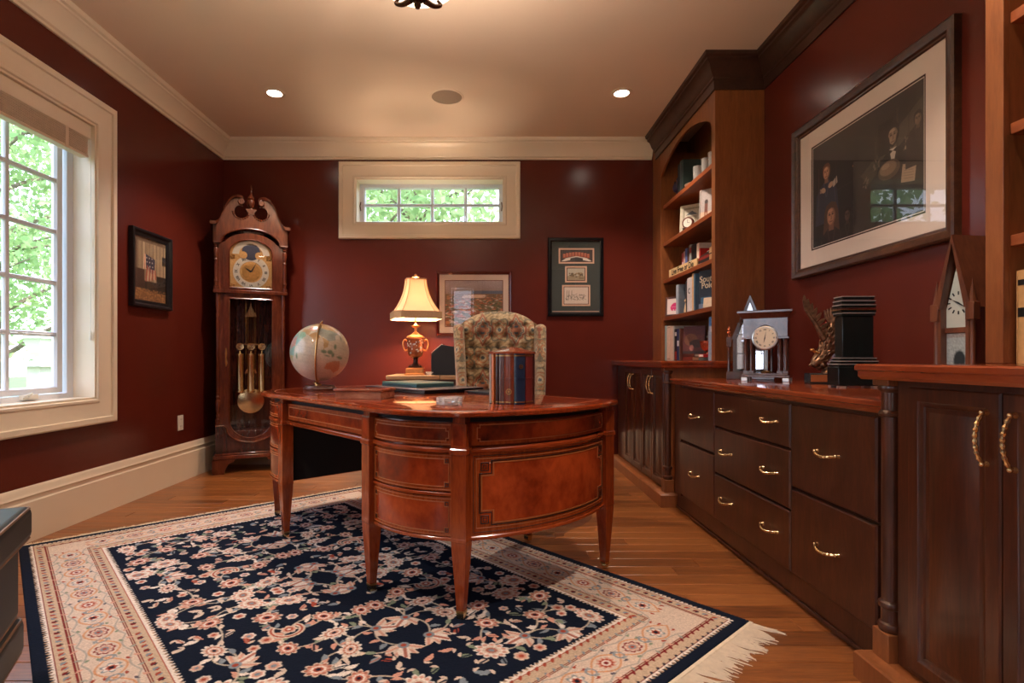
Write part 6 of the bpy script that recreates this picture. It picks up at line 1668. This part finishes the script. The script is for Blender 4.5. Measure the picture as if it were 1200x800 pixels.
t = thing('small_box', 'small red and white box under the copper bowl', 'box', (1.545, 3.85, ZT+.0235)); MB().box(-.055, .050, -.045, .045, 0, .022).build('body', mt_((176, 32, 38)), t, bevel=.001); MB().box(-.0556, -.054, -.035, .035, .004, .018).build('label', mt_((226, 216, 206)), t)
cv = Canvas(26, 60, (150, 160, 176)); cv.rect(0, 0, 26, 12, (58, 120, 188)); cv.rect(3, 3, 22, 7, (190, 214, 230)); cv.rect(2, 13, 24, 20, (206, 206, 216)); cv.rect(5, 14, 12, 19, (190, 90, 100)); cv.rect(14, 14, 20, 19, (80, 100, 150)); cv.noise(.04, 2)
panelthing('magazine', 'blue-headed magazine standing at the right end of the lowest bookshelf', 'magazine', 1.545, 3.690, RZB, ZT, .145, .300, .04, mt_((120, 128, 140)), cv)
book('thin dark book behind the magazine at the right end of the lowest bookshelf', 3.602, .026, .225, .2, ZT, (46, 40, 40), x=1.50)
# second shelf
cv = Canvas(44, 44, (232, 214, 206))
PK = (214, 40, 110)
cv.ell(22, 20, 9, 8, PK); cv.rect(13, 20, 31, 29, PK); cv.rect(13, 29, 17, 33, PK); cv.rect(20, 29, 24, 33, PK); cv.rect(27, 29, 31, 33, PK); cv.line([(14, 18), (11, 24), (12, 29)], 3, PK); cv.line([(31, 22), (34, 27), (33, 31)], 1.5, PK); cv.line([(13, 23), (31, 23)], 1, (232, 150, 176))
panelthing('framed_emblem', 'small framed pink elephant emblem at the left of the second bookshelf', 'picture', 1.522, 4.500, math.radians(-44), SH[0], .160, .160, .06, None, cv, mt_((84, 50, 42)), .014)
y = row(SH[0], 4.375, [
    ('tall pale grey hardback beside the pink elephant emblem', .050, .235, .20, (176, 184, 194)),
    ('slim slate hardback right of the pale grey one, second bookshelf', .028, .230, .19, (110, 120, 130)),
    ('black book behind the left of the angel figurine', .036, .222, .18, (34, 44, 46), {'x': 1.552}),
    ('second black book behind the angel figurine', .030, .226, .18, (28, 30, 34), {'x': 1.552}),
    ('slim maroon book behind the angel figurine, second bookshelf', .018, .234, .18, (104, 36, 50), {'x': 1.552}),
    ('slim white book with a ribbed spine behind the angel figurine', .022, .234, .18, (206, 206, 204), {'x': 1.552}),
    ('slim navy book, right of the angel figurine', .022, .234, .18, (50, 62, 92), {'x': 1.552}),
    ('dark book left of the wide white hardback, second bookshelf', .028, .234, .18, (44, 40, 44)),
    ('wide white hardback with a black C on its spine, second bookshelf', .100, .252, .21, (216, 206, 204), {'letter': 'C'}),
    ('cream and orange hardback right of the wide white one', .032, .272, .21, (222, 176, 124)),
    ('steel blue hardback beside the cream and orange one', .024, .268, .21, (92, 124, 146)),
], G1)
t = thing('angel_figurine', 'cream angel figurine standing before the books on the second shelf', 'figurine', (1.508, 4.165, SH[0]))
M_ANG = plain('cream resin', (222, 190, 150), .6, var=.08)
m = MB(); m.lathe([(0, 0), (.026, .001), (.027, .010), (.021, .05), (.014, .085), (.016, .105), (.011, .120), (.006, .126), (0, .127)], 20); m.ball((0, 0, .139), .014, 14, 10); m.tube([(0, -.014, .108), (-.018, -.012, .090), (-.020, .002, .082)], [.006, .005, .004], 6); m.tube([(0, .014, .108), (-.018, .010, .092), (-.020, -.002, .084)], [.006, .005, .004], 6); m.build('angel', M_ANG, t)
for s in (-1, 1): m = MB(); m.loft([[(.008, s*.004, .07), (.012, s*.004, .07), (.012, s*.006, .125), (.008, s*.006, .125)], [(.010, s*.030, .085), (.013, s*.030, .085), (.013, s*.028, .145), (.010, s*.028, .145)]]); m.build('wing', M_ANG, t)
cv = Canvas(64, 72, (34, 46, 62)); cv.rect(6, 50, 34, 72, (60, 100, 130)); cv.rect(40, 44, 64, 60, (96, 70, 56)); cv.rect(0, 62, 64, 72, (120, 134, 156)); cv.noise(.06, 4)
t = panelthing('large_book', 'large navy book standing face-out at the right of the second shelf', 'book', 1.524, 3.790, math.radians(-66), SH[0], .200, .268, .03, mt_((36, 48, 66)), cv)
for dz, tx in ((.205, 'South'), (.160, 'Pole')):
    lettering(tx, .062, mt_((206, 190, 160)), t, Matrix.Translation((-.022, -.0015, dz)) @ Matrix.Rotation(PI/2, 4, 'X'), .0006)
t = panelthing('note_card', 'small cream card propped before the large navy book', 'card', 1.490, 3.745, math.radians(-62), SH[0]+.0, .070, .068, .12, mt_((222, 200, 170)), None, th=.004)
MB().box(-.04, .035, .012, .022, -.0005, .010).build('blue_stand', mt_((110, 128, 160)), t)
book('tall white hardback at the right end of the second bookshelf', 3.604, .026, .272, .20, SH[0], (222, 214, 210), x=1.486)
# third shelf: the sign, books, a pile
t = thing('wooden_sign', 'long cream sign lettered Live Free or Die on the third bookshelf', 'sign', (1.498, 4.24, SH[1]+.0008)); t.rotation_euler = (0, 0, math.radians(-88))
W_ = .56
MB().box(-W_/2, W_/2, -.006, .006, 0, .062).build('board', plain('cream sign board', (224, 188, 136), .6, var=.05), t, bevel=.002)
lettering('Live Free or Die', .066, mt_((44, 36, 32)), t, Matrix.Translation((0, -.0068, .031)) @ Matrix.Rotation(PI/2, 4, 'X'), .0012)
y = row(SH[1], 4.44, [
    ('slim red and white book, leftmost behind the lettered sign', .022, .185, .17, (160, 60, 60), {'x': 1.560, 'band': [(.3, .6, (214, 180, 180))]}),
    ('slim pale pink book behind the left of the lettered sign', .018, .190, .17, (196, 160, 158), {'x': 1.560}),
    ('blue and grey book behind the lettered sign', .026, .205, .17, (92, 110, 168), {'x': 1.560}),
    ('brown book between the blue and the black ones behind the sign', .018, .200, .17, (80, 44, 36), {'x': 1.560}),
    ('grey striped book behind the middle of the lettered sign', .030, .215, .17, (140, 146, 146), {'x': 1.560, 'band': [(.7, .9, (150, 50, 44))]}),
    ('wide black book behind the right half of the lettered sign', .056, .205, .17, (26, 26, 30), {'x': 1.560}),
    ('white book behind the right end of the lettered sign', .026, .195, .17, (226, 206, 190), {'x': 1.560}),
    ('slim red book right of the white one, third bookshelf', .014, .150, .17, (176, 34, 26), {'x': 1.560}),
], G2, 1.85)
for k, (L_, W2_, H_2, c_, lab) in enumerate(((.26, .17, .014, (206, 190, 184), 'white book at the bottom of the pile on the third bookshelf'), (.24, .17, .020, (40, 34, 36), 'black book, second from the bottom of the pile on the third bookshelf'), (.22, .16, .022, (138, 34, 28), 'red book near the top of the pile on the third bookshelf'), (.20, .15, .016, (60, 34, 28), 'dark brown book on top of the pile on the third bookshelf'))):
    flatbook(lab, 1.60, 3.885, .10-.06*k, SH[1]+[0, .0155, .0370, .0605][k], L_, W2_, H_2, c_)
t = thing('stone_jug', 'small grey pot behind the pile of books on the third shelf', 'pot', (1.665, 4.02, SH[1]+.078)); 
t.location = (1.64, 4.035, SH[1]); MB().lathe([(0, 0), (.030, .001), (.034, .10), (.040, .16), (.036, .205), (.026, .225), (.030, .235), (.022, .235), (0, .22)], 24).build('body', plain('grey stoneware', (150, 146, 134), .5, var=.15), t)
t.location = (1.712, 3.975, SH[1])
t = thing('pewter_car', 'small pewter model carriage on the pile of books, third shelf', 'ornament', (1.585, 3.86, SH[1]+.0775))
m = MB(); m.box(-.03, .03, -.05, .05, .010, .024); m.prism([(-.035, .024), (.03, .024), (.018, .046), (-.020, .046)], 'x', -.022, .022)
for sx_ in (-1, 1):
    for sy_ in (-1, 1): m.lathe([(0, -.004), (.011, -.004), (.011, .004), (0, .004)], 14, m=Matrix.Translation((sx_*.028, sy_*.032, .0112)) @ Matrix.Rotation(PI/2, 4, 'Y'))
m.build('body', M_SILVER, t)
t = thing('wooden_box', 'small pale wooden box with a dark band at the right of the third bookshelf', 'box', (1.535, 3.66, SH[1])); MB().box(-.045, .045, -.05, .05, 0, .075).build('body', mt_((190, 148, 104)), t, bevel=.002); MB().box(-.046, .046, -.051, .051, .038, .046).build('band', mt_((48, 34, 28)), t); MB().box(-.045, .045, -.05, .05, .0755, .088).build('lid', mt_((170, 130, 90)), t, bevel=.002)
# fourth shelf
cv = Canvas(50, 64, (196, 186, 164)); cv.rect(4, 4, 46, 60, (150, 140, 118)); cv.rect(8, 8, 42, 56, (196, 188, 168)); cv.poly([(10, 22), (25, 12), (40, 22)], (92, 98, 104)); cv.rect(14, 24, 36, 44, (150, 138, 118)); cv.rect(20, 28, 30, 44, (190, 176, 150)); cv.noise(.06, 3)
panelthing('framed_certificate', 'framed cream certificate standing at the left of the fourth bookshelf', 'picture', 1.585, 4.300, math.radians(-40), SH[2], .185, .235, .10, None, cv, mt_((206, 196, 172)), .010)
t = thing('shelf_clock', 'small dark clock with a round white face on the fourth bookshelf', 'clock', (1.505, 4.145, SH[2]), math.radians(-45))
M_ = Matrix.Translation((0, 0, .045)) @ Matrix.Rotation(PI/2, 4, 'X')
MB().lathe([(0, -.012), (.042, -.012), (.044, 0), (.042, .012), (.034, .013), (.034, .010), (0, .010)], 32, m=M_).build('case', mt_((96, 44, 30), .3), t); MB().box(-.04, .04, -.014, .014, 0, .010).build('base', mt_((60, 32, 26), .3), t, bevel=.002)
MB().lathe([(0, .0102), (.0335, .0102), (.0335, .0112), (0, .0112)], 32, m=M_).build('dial', M_WHITE, t)
m = MB(); m.box(-.001, .001, -.0125, -.0118, .045, .068); m.box(-.001, .016, -.0125, -.0118, .044, .046); m.build('hands', M_BLACKM, t)
cv = Canvas(44, 56, (176, 164, 160)); cv.rect(0, 40, 44, 56, (206, 178, 150)); cv.ell(12, 22, 3.4, 4.4, (60, 44, 38)); cv.rect(9, 25, 15, 42, (110, 56, 40)); cv.rect(9, 40, 11, 54, (150, 80, 50)); cv.rect(13, 40, 15, 54, (150, 80, 50)); cv.noise(.03, 9)
panelthing('framed_photo', 'framed pale photograph with a small standing figure, fourth bookshelf', 'picture', 1.560, 3.860, math.radians(-50), SH[2], .175, .225, .08, None, cv, mt_((196, 186, 178)), .006)
panelthing('framed_photo', 'narrow dark framed photograph at the right end of the fourth bookshelf', 'picture', 1.545, 3.655, math.radians(-60), SH[2], .10, .20, .08, None, Canvas(10, 16, (120, 112, 110)), mt_((40, 36, 36)), .010)
# top shelf
t = thing('rooster_figurine', 'dark red and blue bird figurine at the left of the top bookshelf', 'figurine', (1.53, 4.43, SH[3]))
m = MB(); m.lathe([(0, 0), (.04, .001), (.042, .012), (.02, .02), (.018, .04), (0, .04)], 20); m.ball((0, 0, .085), .045, 16, 10, (1, 1.2, 1)); m.ball((-.01, -.045, .135), .022, 12, 8); m.tube([(0, .04, .09), (0, .075, .12), (0, .085, .16)], [.026, .018, .004], 8); m.tube([(-.01, -.03, .10), (-.01, -.042, .13)], [.026, .018], 8); m.build('body', plain('dark glaze', (50, 40, 66), .3, var=.5, vscale=30), t)
m = MB(); m.ball((-.01, -.045, .162), .010, 8, 6, (.4, 1.4, 1)); m.tube([(-.02, -.062, .135), (-.028, -.078, .131)], [.006, .001], 6); m.build('comb', mt_((150, 36, 40)), t)
y = row(SH[3], 4.34, [
    ('black book, leftmost upright on the top bookshelf', .050, .23, .20, (26, 28, 32)),
    ('dark grey book beside the leftmost black one on the top bookshelf', .040, .24, .20, (58, 62, 64)),
    ('dark green book on the top bookshelf', .036, .235, .20, (36, 48, 44)),
], G3)
for k, (yy_, lab) in enumerate(((4.02, 'left drinking glass on the top bookshelf'), (3.86, 'middle drinking glass on the top bookshelf'), (3.74, 'right drinking glass on the top bookshelf'))):
    t = thing('drinking_glass', lab, 'glass', (1.53, yy_, SH[3]), 0, 'glasses on the top bookshelf')
    MB().lathe([(0, 0), (.028, .001), (.030, .004), (.034, .11), (.0325, .11), (.028, .012), (0, .010)], 24).build('tumbler', M_CRYST, t)
tag(MB().lathe([(0, 0), (.05, .002), (.085, .012), (.088, .016), (.05, .008), (0, .006)], 32).build('plate', M_WHITE, None), 'pale plate before the dark books on the top bookshelf', 'plate').location = (1.565, 4.13, SH[3])
# near bookcase
book('tan book with black bands on the cut-off bookcase at the right edge', 1.500, .045, .262, .19, ZT, (206, 160, 104), x=1.490, band=[(.50, .60, (20, 18, 18)), (.84, .90, (20, 18, 18))])
book('dark green book beside the tan banded one on the cut-off bookcase', 1.445, .045, .25, .19, ZT, (40, 52, 44), x=1.495)
book('brown book on the second shelf of the cut-off bookcase', 1.44, .04, .24, .19, SH[0], (84, 44, 30), x=1.500)

# ================================================================== ON THE LOW COUNTER
ZC2 = .8225
M_MAHD = wood('clock dark mahogany', (60, 30, 22), (80, 44, 34), (98, 58, 44), (3, 3, 3), 5, .18, .8, bumpy=0)
tc_ = thing('portico_clock', 'dark mahogany portico clock with four columns and a round brass dial', 'clock', (1.497, 2.955, ZC2), math.radians(-36)); tc_.scale = (.82, 1, .98)
m = MB(); m.box(-.142, .142, -.060, .060, .022, .036); m.box(-.132, .132, -.052, .052, .036, .046); m.build('base', M_MAHD, tc_, bevel=.002)
for s in (-1, 1):
    for q_ in (-1, 1): MB().box(s*.122-.020, s*.122+.020, q_*.044-.014, q_*.044+.014, 0, .0218).build('foot', M_SILVER, tc_, bevel=.003)
    for xx in (.084, .118):
        m = MB(); m.box(s*xx-.015, s*xx+.015, -.045, -.015, .046, .058); m.lathe([(0, .058), (.013, .058), (.0115, .066), (.0115, .225), (.0135, .232), (0, .232)], 20, (s*xx, -.030, 0)); m.build('column', M_MAHD, tc_)
        m = MB(); m.box(s*xx-.011, s*xx+.011, .018, .040, .046, .236); m.build('rear_post', M_MAHD, tc_)
    MB().box(*sorted((s*.064, s*.140)), -.050, .045, .232, .244).build('capital', M_MAHD, tc_, bevel=.002)
n = 20; P_ = [(-.130, .2445), (-.062, .2445)]+[(-.062*math.cos(PI*k/n), .2445+.062*math.sin(PI*k/n)*1.05) for k in range(1, n)]+[(.062, .2445), (.130, .2445), (.130, .345), (-.130, .345)]
m = MB(); m.prism(P_, 'y', -.046, .042); m.build('arched_head', M_MAHD, tc_, smooth=25)
m = MB(); m.loft([[(a*c0, b_*c1, z) for c0, c1 in ((-1, -1), (1, -1), (1, 1), (-1, 1))] for a, b_, z in ((.134, .050, .345), (.140, .055, .352), (.158, .072, .372), (.162, .076, .376), (.162, .076, .386), (.150, .064, .390))]); m.build('cornice', M_MAHD, tc_, smooth=25)
M_ = Matrix.Translation((0, -.030, .238)) @ Matrix.Rotation(PI/2, 4, 'X')
MB().lathe([(0, 0), (.066, 0), (.068, .008), (.064, .020), (.058, .022), (.056, .018), (0, .018)], 40, m=M_).build('bezel', M_SILVER, tc_)
MB().lathe([(0, .0182), (.055, .0182), (.055, .0190), (0, .0190)], 40, m=M_).build('dial', plain('cream dial', (232, 214, 186), .5, var=.03), tc_)
for k, s_ in enumerate(ROM):
    a = PI/2-k*PI/6; lettering(s_, .012, M_BLACKM, tc_, Matrix.Translation((.044*math.cos(a), -.0495, .238+.044*math.sin(a))) @ Matrix.Rotation(PI/2, 4, 'X') @ Matrix.Rotation(a-PI/2, 4, 'Z'), .0002, name='numeral')
for a, L_, w in ((math.radians(258), .030, .003), (math.radians(80), .038, .002)):
    m = MB(); c_, s_ = math.cos(a), math.sin(a); m.prism([(-s_*w, .238+c_*w), (s_*w, .238-c_*w), (c_*L_, .238+s_*L_)], 'y', -.0506, -.050); m.build('hand', M_BLACKM, tc_)
for o_ in tc_.children:
    if o_.name.split('.')[0] in ('bezel', 'dial', 'numeral', 'hand'): o_.scale = (1.2, 1, 1)
m = MB(); m.tube([(0, -.012, .18), (0, -.012, .062)], .0035, 8); m.build('pendulum_rod', M_SILVER, tc_)
m = MB(); m.lathe([(0, .046), (.03, .046), (.034, .052), (.02, .058), (0, .058)], 20, (0, -.005, 0)); m.build('pendulum_well', M_GOLDANT, tc_)
def steeple(label, x, y, rz, W, H, D, wmat, dial_low, name='steeple_clock'):
    t = thing(name, label, 'clock', (x, y, ZC2), rz)
    hw = W/2*.72; eave = H*.50 if dial_low else H*.56
    MB().box(-W/2, W/2, -D/2-.01, D/2, 0, .045).build('base', wmat, t, bevel=.003)
    m = MB(); m.box(-hw, -hw+.012, -D/2, D/2, .045, eave); m.box(hw-.012, hw, -D/2, D/2, .045, eave); m.box(-hw, hw, D/2-.008, D/2, .045, eave); m.build('case', wmat, t)
    # steep gable: two raking boards and a back
    for s in (-1, 1):
        m = MB(); m.prism([(s*(hw+.010), eave-.012), (s*(hw-.012), eave-.012), (0, H-.030), (0, H)], 'y', -D/2-.006, D/2); m.build('gable_board', wmat, t, smooth=0)
        m = MB(); xx = s*(W/2-.014); m.box(xx-.014, xx+.014, -D/2-.008, -D/2+.020, eave-.055, eave+.005); m.build('corner_block', wmat, t, bevel=.002)
        m = MB(); m.lathe([(0, .045), (.010, .045), (.0085, .055), (.0085, eave-.062), (.010, eave-.055), (0, eave-.055)], 16, (xx, -D/2+.006, 0)); m.build('column', wmat, t)
        m = MB(); zz = eave+.005
        if dial_low: m.lathe([(0, zz), (.008, zz), (.006, zz+.012), (.012, zz+.022), (.006, zz+.034), (.009, zz+.042), (.003, zz+.060), (0, zz+.064)], 14, (xx, -D/2+.006, 0))
        else: m.lathe([(0, zz), (.012, zz), (.009, zz+.02), (.004, zz+.055), (.0, zz+.085)], 14, (xx, -D/2+.006, 0))
        m.build('finial', wmat if not dial_low else M_COPPER, t)
    m = MB(); m.prism([(-hw+.012, eave), (hw-.012, eave), (0, H-.035)], 'y', D/2-.008, D/2-.002); m.build('gable_back', wmat, t)
    return t, hw, eave
t, hw, eave = steeple('steeple clock with a pointed gable and painted glass, behind the portico clock', 1.545, 3.245, math.radians(-24), .255, .495, .10, M_MAHD, True)
M_PG = plain('bright etched mirror glass', (214, 210, 214), .08, .85, var=.05)
m = MB(); m.prism([(-hw+.022, .060), (hw-.022, .060), (hw-.022, eave-.01), (0, .455), (-hw+.022, eave-.01)], 'y', -.034, -.030); gm = m.build('front_glass', M_PG, t)
for z in (.150, .262, .330): MB().box(-hw+.02, hw-.02, -.036, -.0342, z, z+.005).build('glazing_line', mt_((120, 112, 112)), t)
MB().box(-hw+.012, -hw+.022, -.042, -.03, .05, eave).build('door_stile', M_MAHD, t); MB().box(hw-.022, hw-.012, -.042, -.03, .05, eave).build('door_stile', M_MAHD, t)
M_OLDC = wood('pale cherry steeple clock', (76, 40, 26), (104, 58, 36), (126, 74, 46), (4, 4, 1), 5, .3, .2)
t, hw, eave = steeple('brown steeple clock with pointed finials, partly hidden by the nearest counter', 1.665, 1.895, math.radians(-80), .150, .550, .14, M_OLDC, False)
m = MB(); m.prism([(-hw+.008, .230), (hw-.008, .230), (hw-.008, eave-.03), (0, .470), (-hw+.008, eave-.03)], 'y', -.046, -.043); m.build('dial', plain('aged white dial', (190, 196, 186), .5, var=.06), t)
for k in range(12):
    a = PI/2-k*PI/6; MB().box(-.0022, .0022, -.0472, -.0462, -.006, .006).tf(Matrix.Translation((.034*math.cos(a), 0, .315+.034*math.sin(a))) @ Matrix.Rotation(-(a-PI/2), 4, 'Y')).build('numeral', M_BLACKM, t)
for a, L_ in ((math.radians(-35), .034), (math.radians(150), .024)):
    m = MB(); c_, s_ = math.cos(a), math.sin(a); m.prism([(-s_*.003, .315+c_*.003), (s_*.003, .315-c_*.003), (c_*L_, .315+s_*L_)], 'y', -.0486, -.0478); m.build('hand', M_BLACKM, t)
MB().box(-hw+.004, hw-.004, -.052, -.040, .212, .230).build('door_rail', M_OLDC, t)
cv = Canvas(24, 34, (160, 170, 168)); cv.ell(12, 20, 5, 7, (30, 40, 44)); cv.rect(9, 24, 15, 34, (30, 40, 44)); cv.rect(0, 0, 24, 3, (190, 190, 180)); cv.noise(.06, 3)
grid_mesh('painted_tablet', *(lambda u, v: (-hw+.008+(2*hw-.016)*u, -.045+0*u, .055+.155*v))(np.linspace(0, 1, 24)[None, :]*np.ones((34, 1)), np.linspace(1, 0, 34)[:, None]*np.ones((1, 24))), cv.lin(), M_PAINT, t)
MB().box(-hw, -hw+.008, -.050, -.040, .05, eave).build('door_stile', M_OLDC, t); MB().box(hw-.008, hw, -.050, -.040, .05, eave).build('door_stile', M_OLDC, t)

# black tower with stepped cap
t = thing('black_tower', 'tall black box with silver-edged stepped cap and base, beside the eagle', 'ornament', (1.540, 2.31, ZC2), math.radians(-2))
M_BG = plain('black gloss box', (20, 26, 26), .22, var=.1, vscale=4); 
for x in (-.070, .070):
    for y_ in (-.030, .030): MB().box(x-.014, x+.014, y_-.010, y_+.010, 0, .008).build('foot', M_SILVER, t)
MB().box(-.088, .088, -.042, .042, .0083, .088).build('base', M_BG, t, bevel=.003)
for k, (a, z) in enumerate(((.084, .0885), (.078, .1015), (.072, .1145))):
    MB().box(-a, a, -a*.45, a*.45, z, z+.008).build('base_step', M_BG, t); MB().box(-a-.001, a+.001, -a*.45-.001, a*.45+.001, z+.0082, z+.0118).build('silver_line', M_SILVER, t)
MB().box(-.064, .064, -.028, .028, .1265, .300).build('shaft', M_BG, t, bevel=.003)
for k, (a, z, gold) in enumerate(((.068, .301, 0), (.072, .315, 1), (.070, .335, 0), (.068, .352, 0), (.065, .370, 0))):
    MB().box(-a, a, -a*.45, a*.45, z, z+.0098).build('cap_step', M_BG, t); MB().box(-a-.0015, a+.0015, -a*.45-.0015, a*.45+.0015, z+.010, z+.0135).build('silver_line', M_GOLDANT if gold else M_SILVER, t)
# eagle
t = thing('eagle_statuette', 'bronze eagle statuette with raised wings on a dark base with a plaque', 'statuette', (1.640, 2.68, ZC2), math.radians(-16))
M_EB = plain('bronze eagle', (124, 90, 66), .38, .75, var=.45, vscale=70)
MB().box(-.075, .085, -.050, .050, 0, .050).build('base', M_BLACKM, t, bevel=.003)
MB().box(-.070, .018, -.0525, -.0502, .010, .044).build('plaque', mt_((150, 84, 46), .35), t)
m = MB(); m.ball((.03, 0, .05), .045, 14, 8, (1, .8, .7)); rr = random.Random(6)
for k in range(9): m.ball((.02+rr.uniform(-.04, .05), rr.uniform(-.03, .02), .06+rr.uniform(0, .05)), rr.uniform(.012, .02), 8, 6)
rk = m.build('rock', M_EB, t)
body = catmull([(-.052, -.02, .085), (-.040, -.012, .100), (-.016, 0, .120), (.012, .005, .165), (.022, .004, .215), (.030, .0, .265), (.034, .0, .300)], 6)
m = MB(); n = len(body); m.tube(body, [(.007+.027*math.sin(PI*min(1, (i/(n-1))*.95+.04))**.8) for i in range(n)], 14); m.ball((-.044, -.014, .100), .018, 12, 8, (1.1, .9, 1)); m.tube([(-.058, -.018, .096), (-.070, -.022, .088), (-.070, -.022, .080)], [.008, .005, .001], 8)
m.build('body', M_EB, t)
m = MB(); rr = random.Random(5)
for k in range(110):
    i = rr.randrange(6, n-4); p = body[i]; tg = (body[i+1]-body[i-1]).normalized(); a_ = rr.uniform(0, 6.28); sd = tg.orthogonal().normalized(); sd.rotate(Matrix.Rotation(a_, 3, tg)); R0 = (.007+.027*math.sin(PI*min(1, (i/(n-1))*.95+.04))**.8)
    q_ = p+sd*R0*.92; wv = tg.cross(sd)*.006
    m.loft([[q_-wv, q_+sd*.004, q_+wv], [q_-wv*.8+tg*.010+sd*.004, q_+tg*.010+sd*.009, q_+wv*.8+tg*.010+sd*.004], [q_+tg*.020+sd*.007-wv*.1, q_+tg*.020+sd*.008, q_+tg*.020+sd*.007+wv*.1]])
o = m.build('feathers', M_EB, t, smooth=0); o['kind'] = 'stuff'
def wing(name, base, tip, n, L, spread, side):
    m = MB()
    base, tip = Vector(base), Vector(tip); ax = (tip-base)
    m.tube([base, base+ax*.5+Vector((0, 0, .01)), tip], [.016, .011, .005], 8)
    for k in range(n):
        f = .12+.88*k/(n-1); p = base+ax*f; d = (ax.normalized()*(.35+.65*f)+Vector(side)*(1-.55*f)).normalized(); q_ = p+d*L*(.55+.45*f)
        w = .010; nn_ = Vector((0, 1, 0)); sdv = d.cross(nn_).normalized()
        pts_ = []
        m.loft([[p+sdv*w*.6+nn_*.002, p-sdv*w*.6+nn_*.002, p-sdv*w*.6-nn_*.002, p+sdv*w*.6-nn_*.002], [p.lerp(q_, .6)+sdv*w+nn_*.003, p.lerp(q_, .6)-sdv*w+nn_*.003, p.lerp(q_, .6)-sdv*w-nn_*.001, p.lerp(q_, .6)+sdv*w-nn_*.001], [q_+sdv*w*.25+nn_*.001, q_-sdv*w*.25+nn_*.001, q_-sdv*w*.25-nn_*.001, q_+sdv*w*.25-nn_*.001]])
    o = m.build(name, M_EB, t); return o
wing('wing', (-.002, -.01, .215), (-.085, -.02, .360), 9, .075, 1, (.9, 0, -.25))
wing('wing', (.030, .01, .240), (.048, .02, .360), 9, .075, 1, (.35, 0, .8))
m = MB()
for k in range(5): m.tube([(.034, .0, .290), (.030+.010*(k-2), .0, .330), (.030+.014*(k-2), 0, .372-.006*abs(k-2))], [.010, .009, .004], 6)
m.build('tail', M_EB, t)
for s in (-1, 1): m = MB(); m.tube([(.0, s*.012, .150), (-.030, s*.016, .150), (-.052, s*.014, .165)], [.010, .007, .003], 8); m.ball((-.052, s*.014, .165), .007, 8, 6); m.build('talon', M_GOLDANT, t)

# ================================================================== LEATHER ARMCHAIR at the left edge
M_LEA = plain('black green leather', (28, 32, 33), .5, var=.15, vscale=6)
M_PIPE = plain('tan leather piping', (120, 88, 64), .5, var=.1)
AZ = math.radians(28)
ac = thing('leather_armchair', 'black leather armchair with tan piping, only its arm in view at the left edge', 'armchair', (-1.575, 1.12, 0), AZ)
# local: +x right arm side, +y the way it faces (into the room)
def pad(name, x0, x1, y0, y1, z0, z1, par=ac, pipe=True):
    o = MB().box(x0, x1, y0, y1, z0, z1).build(name, M_LEA, par, bevel=.022)
    o.modifiers['bevel'].segments = 4
    if pipe:
        m = MB(); r_ = .004; k = .006
        for z in (z1-k, z0+k):
            P_ = [(cx_+(.022-k)*math.cos(a_), cy_+(.022-k)*math.sin(a_), z) for cx_, cy_, a0_ in ((x1-.022, y0+.022, -PI/2), (x1-.022, y1-.022, 0), (x0+.022, y1-.022, PI/2), (x0+.022, y0+.022, PI)) for a_ in (a0_, a0_+PI/4, a0_+PI/2)]; m.tube(P_, r_, 6, closed=True)
        m.build('piping', M_PIPE, o)
    return o
for s in (-1, 1):
    xs = sorted((s*.26, s*.43)); pad('arm', xs[0], xs[1], -.36, .34, .415, .512)
    xs = sorted((s*.28, s*.405)); pad('arm_side', xs[0], xs[1], -.36, .315, .195, .414)
    xs = sorted((s*.275, s*.415)); pad('base_rail', xs[0], xs[1], -.36, .325, .09, .194)
pad('seat_cushion', -.258, .258, -.26, .36, .26, .43); pad('seat_base', -.273, .273, -.34, .31, .10, .255, pipe=False); pad('back', -.40, .40, -.52, -.365, .12, .92)
for x in (-.34, .34):
    for y_ in (-.44, .26): MB().loft([[(x+a*c0, y_+a*c1, z) for c0, c1 in ((-1, -1), (1, -1), (1, 1), (-1, 1))] for a, z in ((.018, 0), (.028, .10))]).build('leg', M_CHERRY, ac)

for o_ in list(sc.objects):
    if o_.parent is None and o_.get('category') in ('figurine', 'pot', 'box', 'clock', 'glass', 'plate', 'card', 'book', 'bowl') and 3.5 < o_.location.y < 4.7 and o_.location.x > 1.45 and o_.location.z > ZT-.01:
        o_.location.z += .001
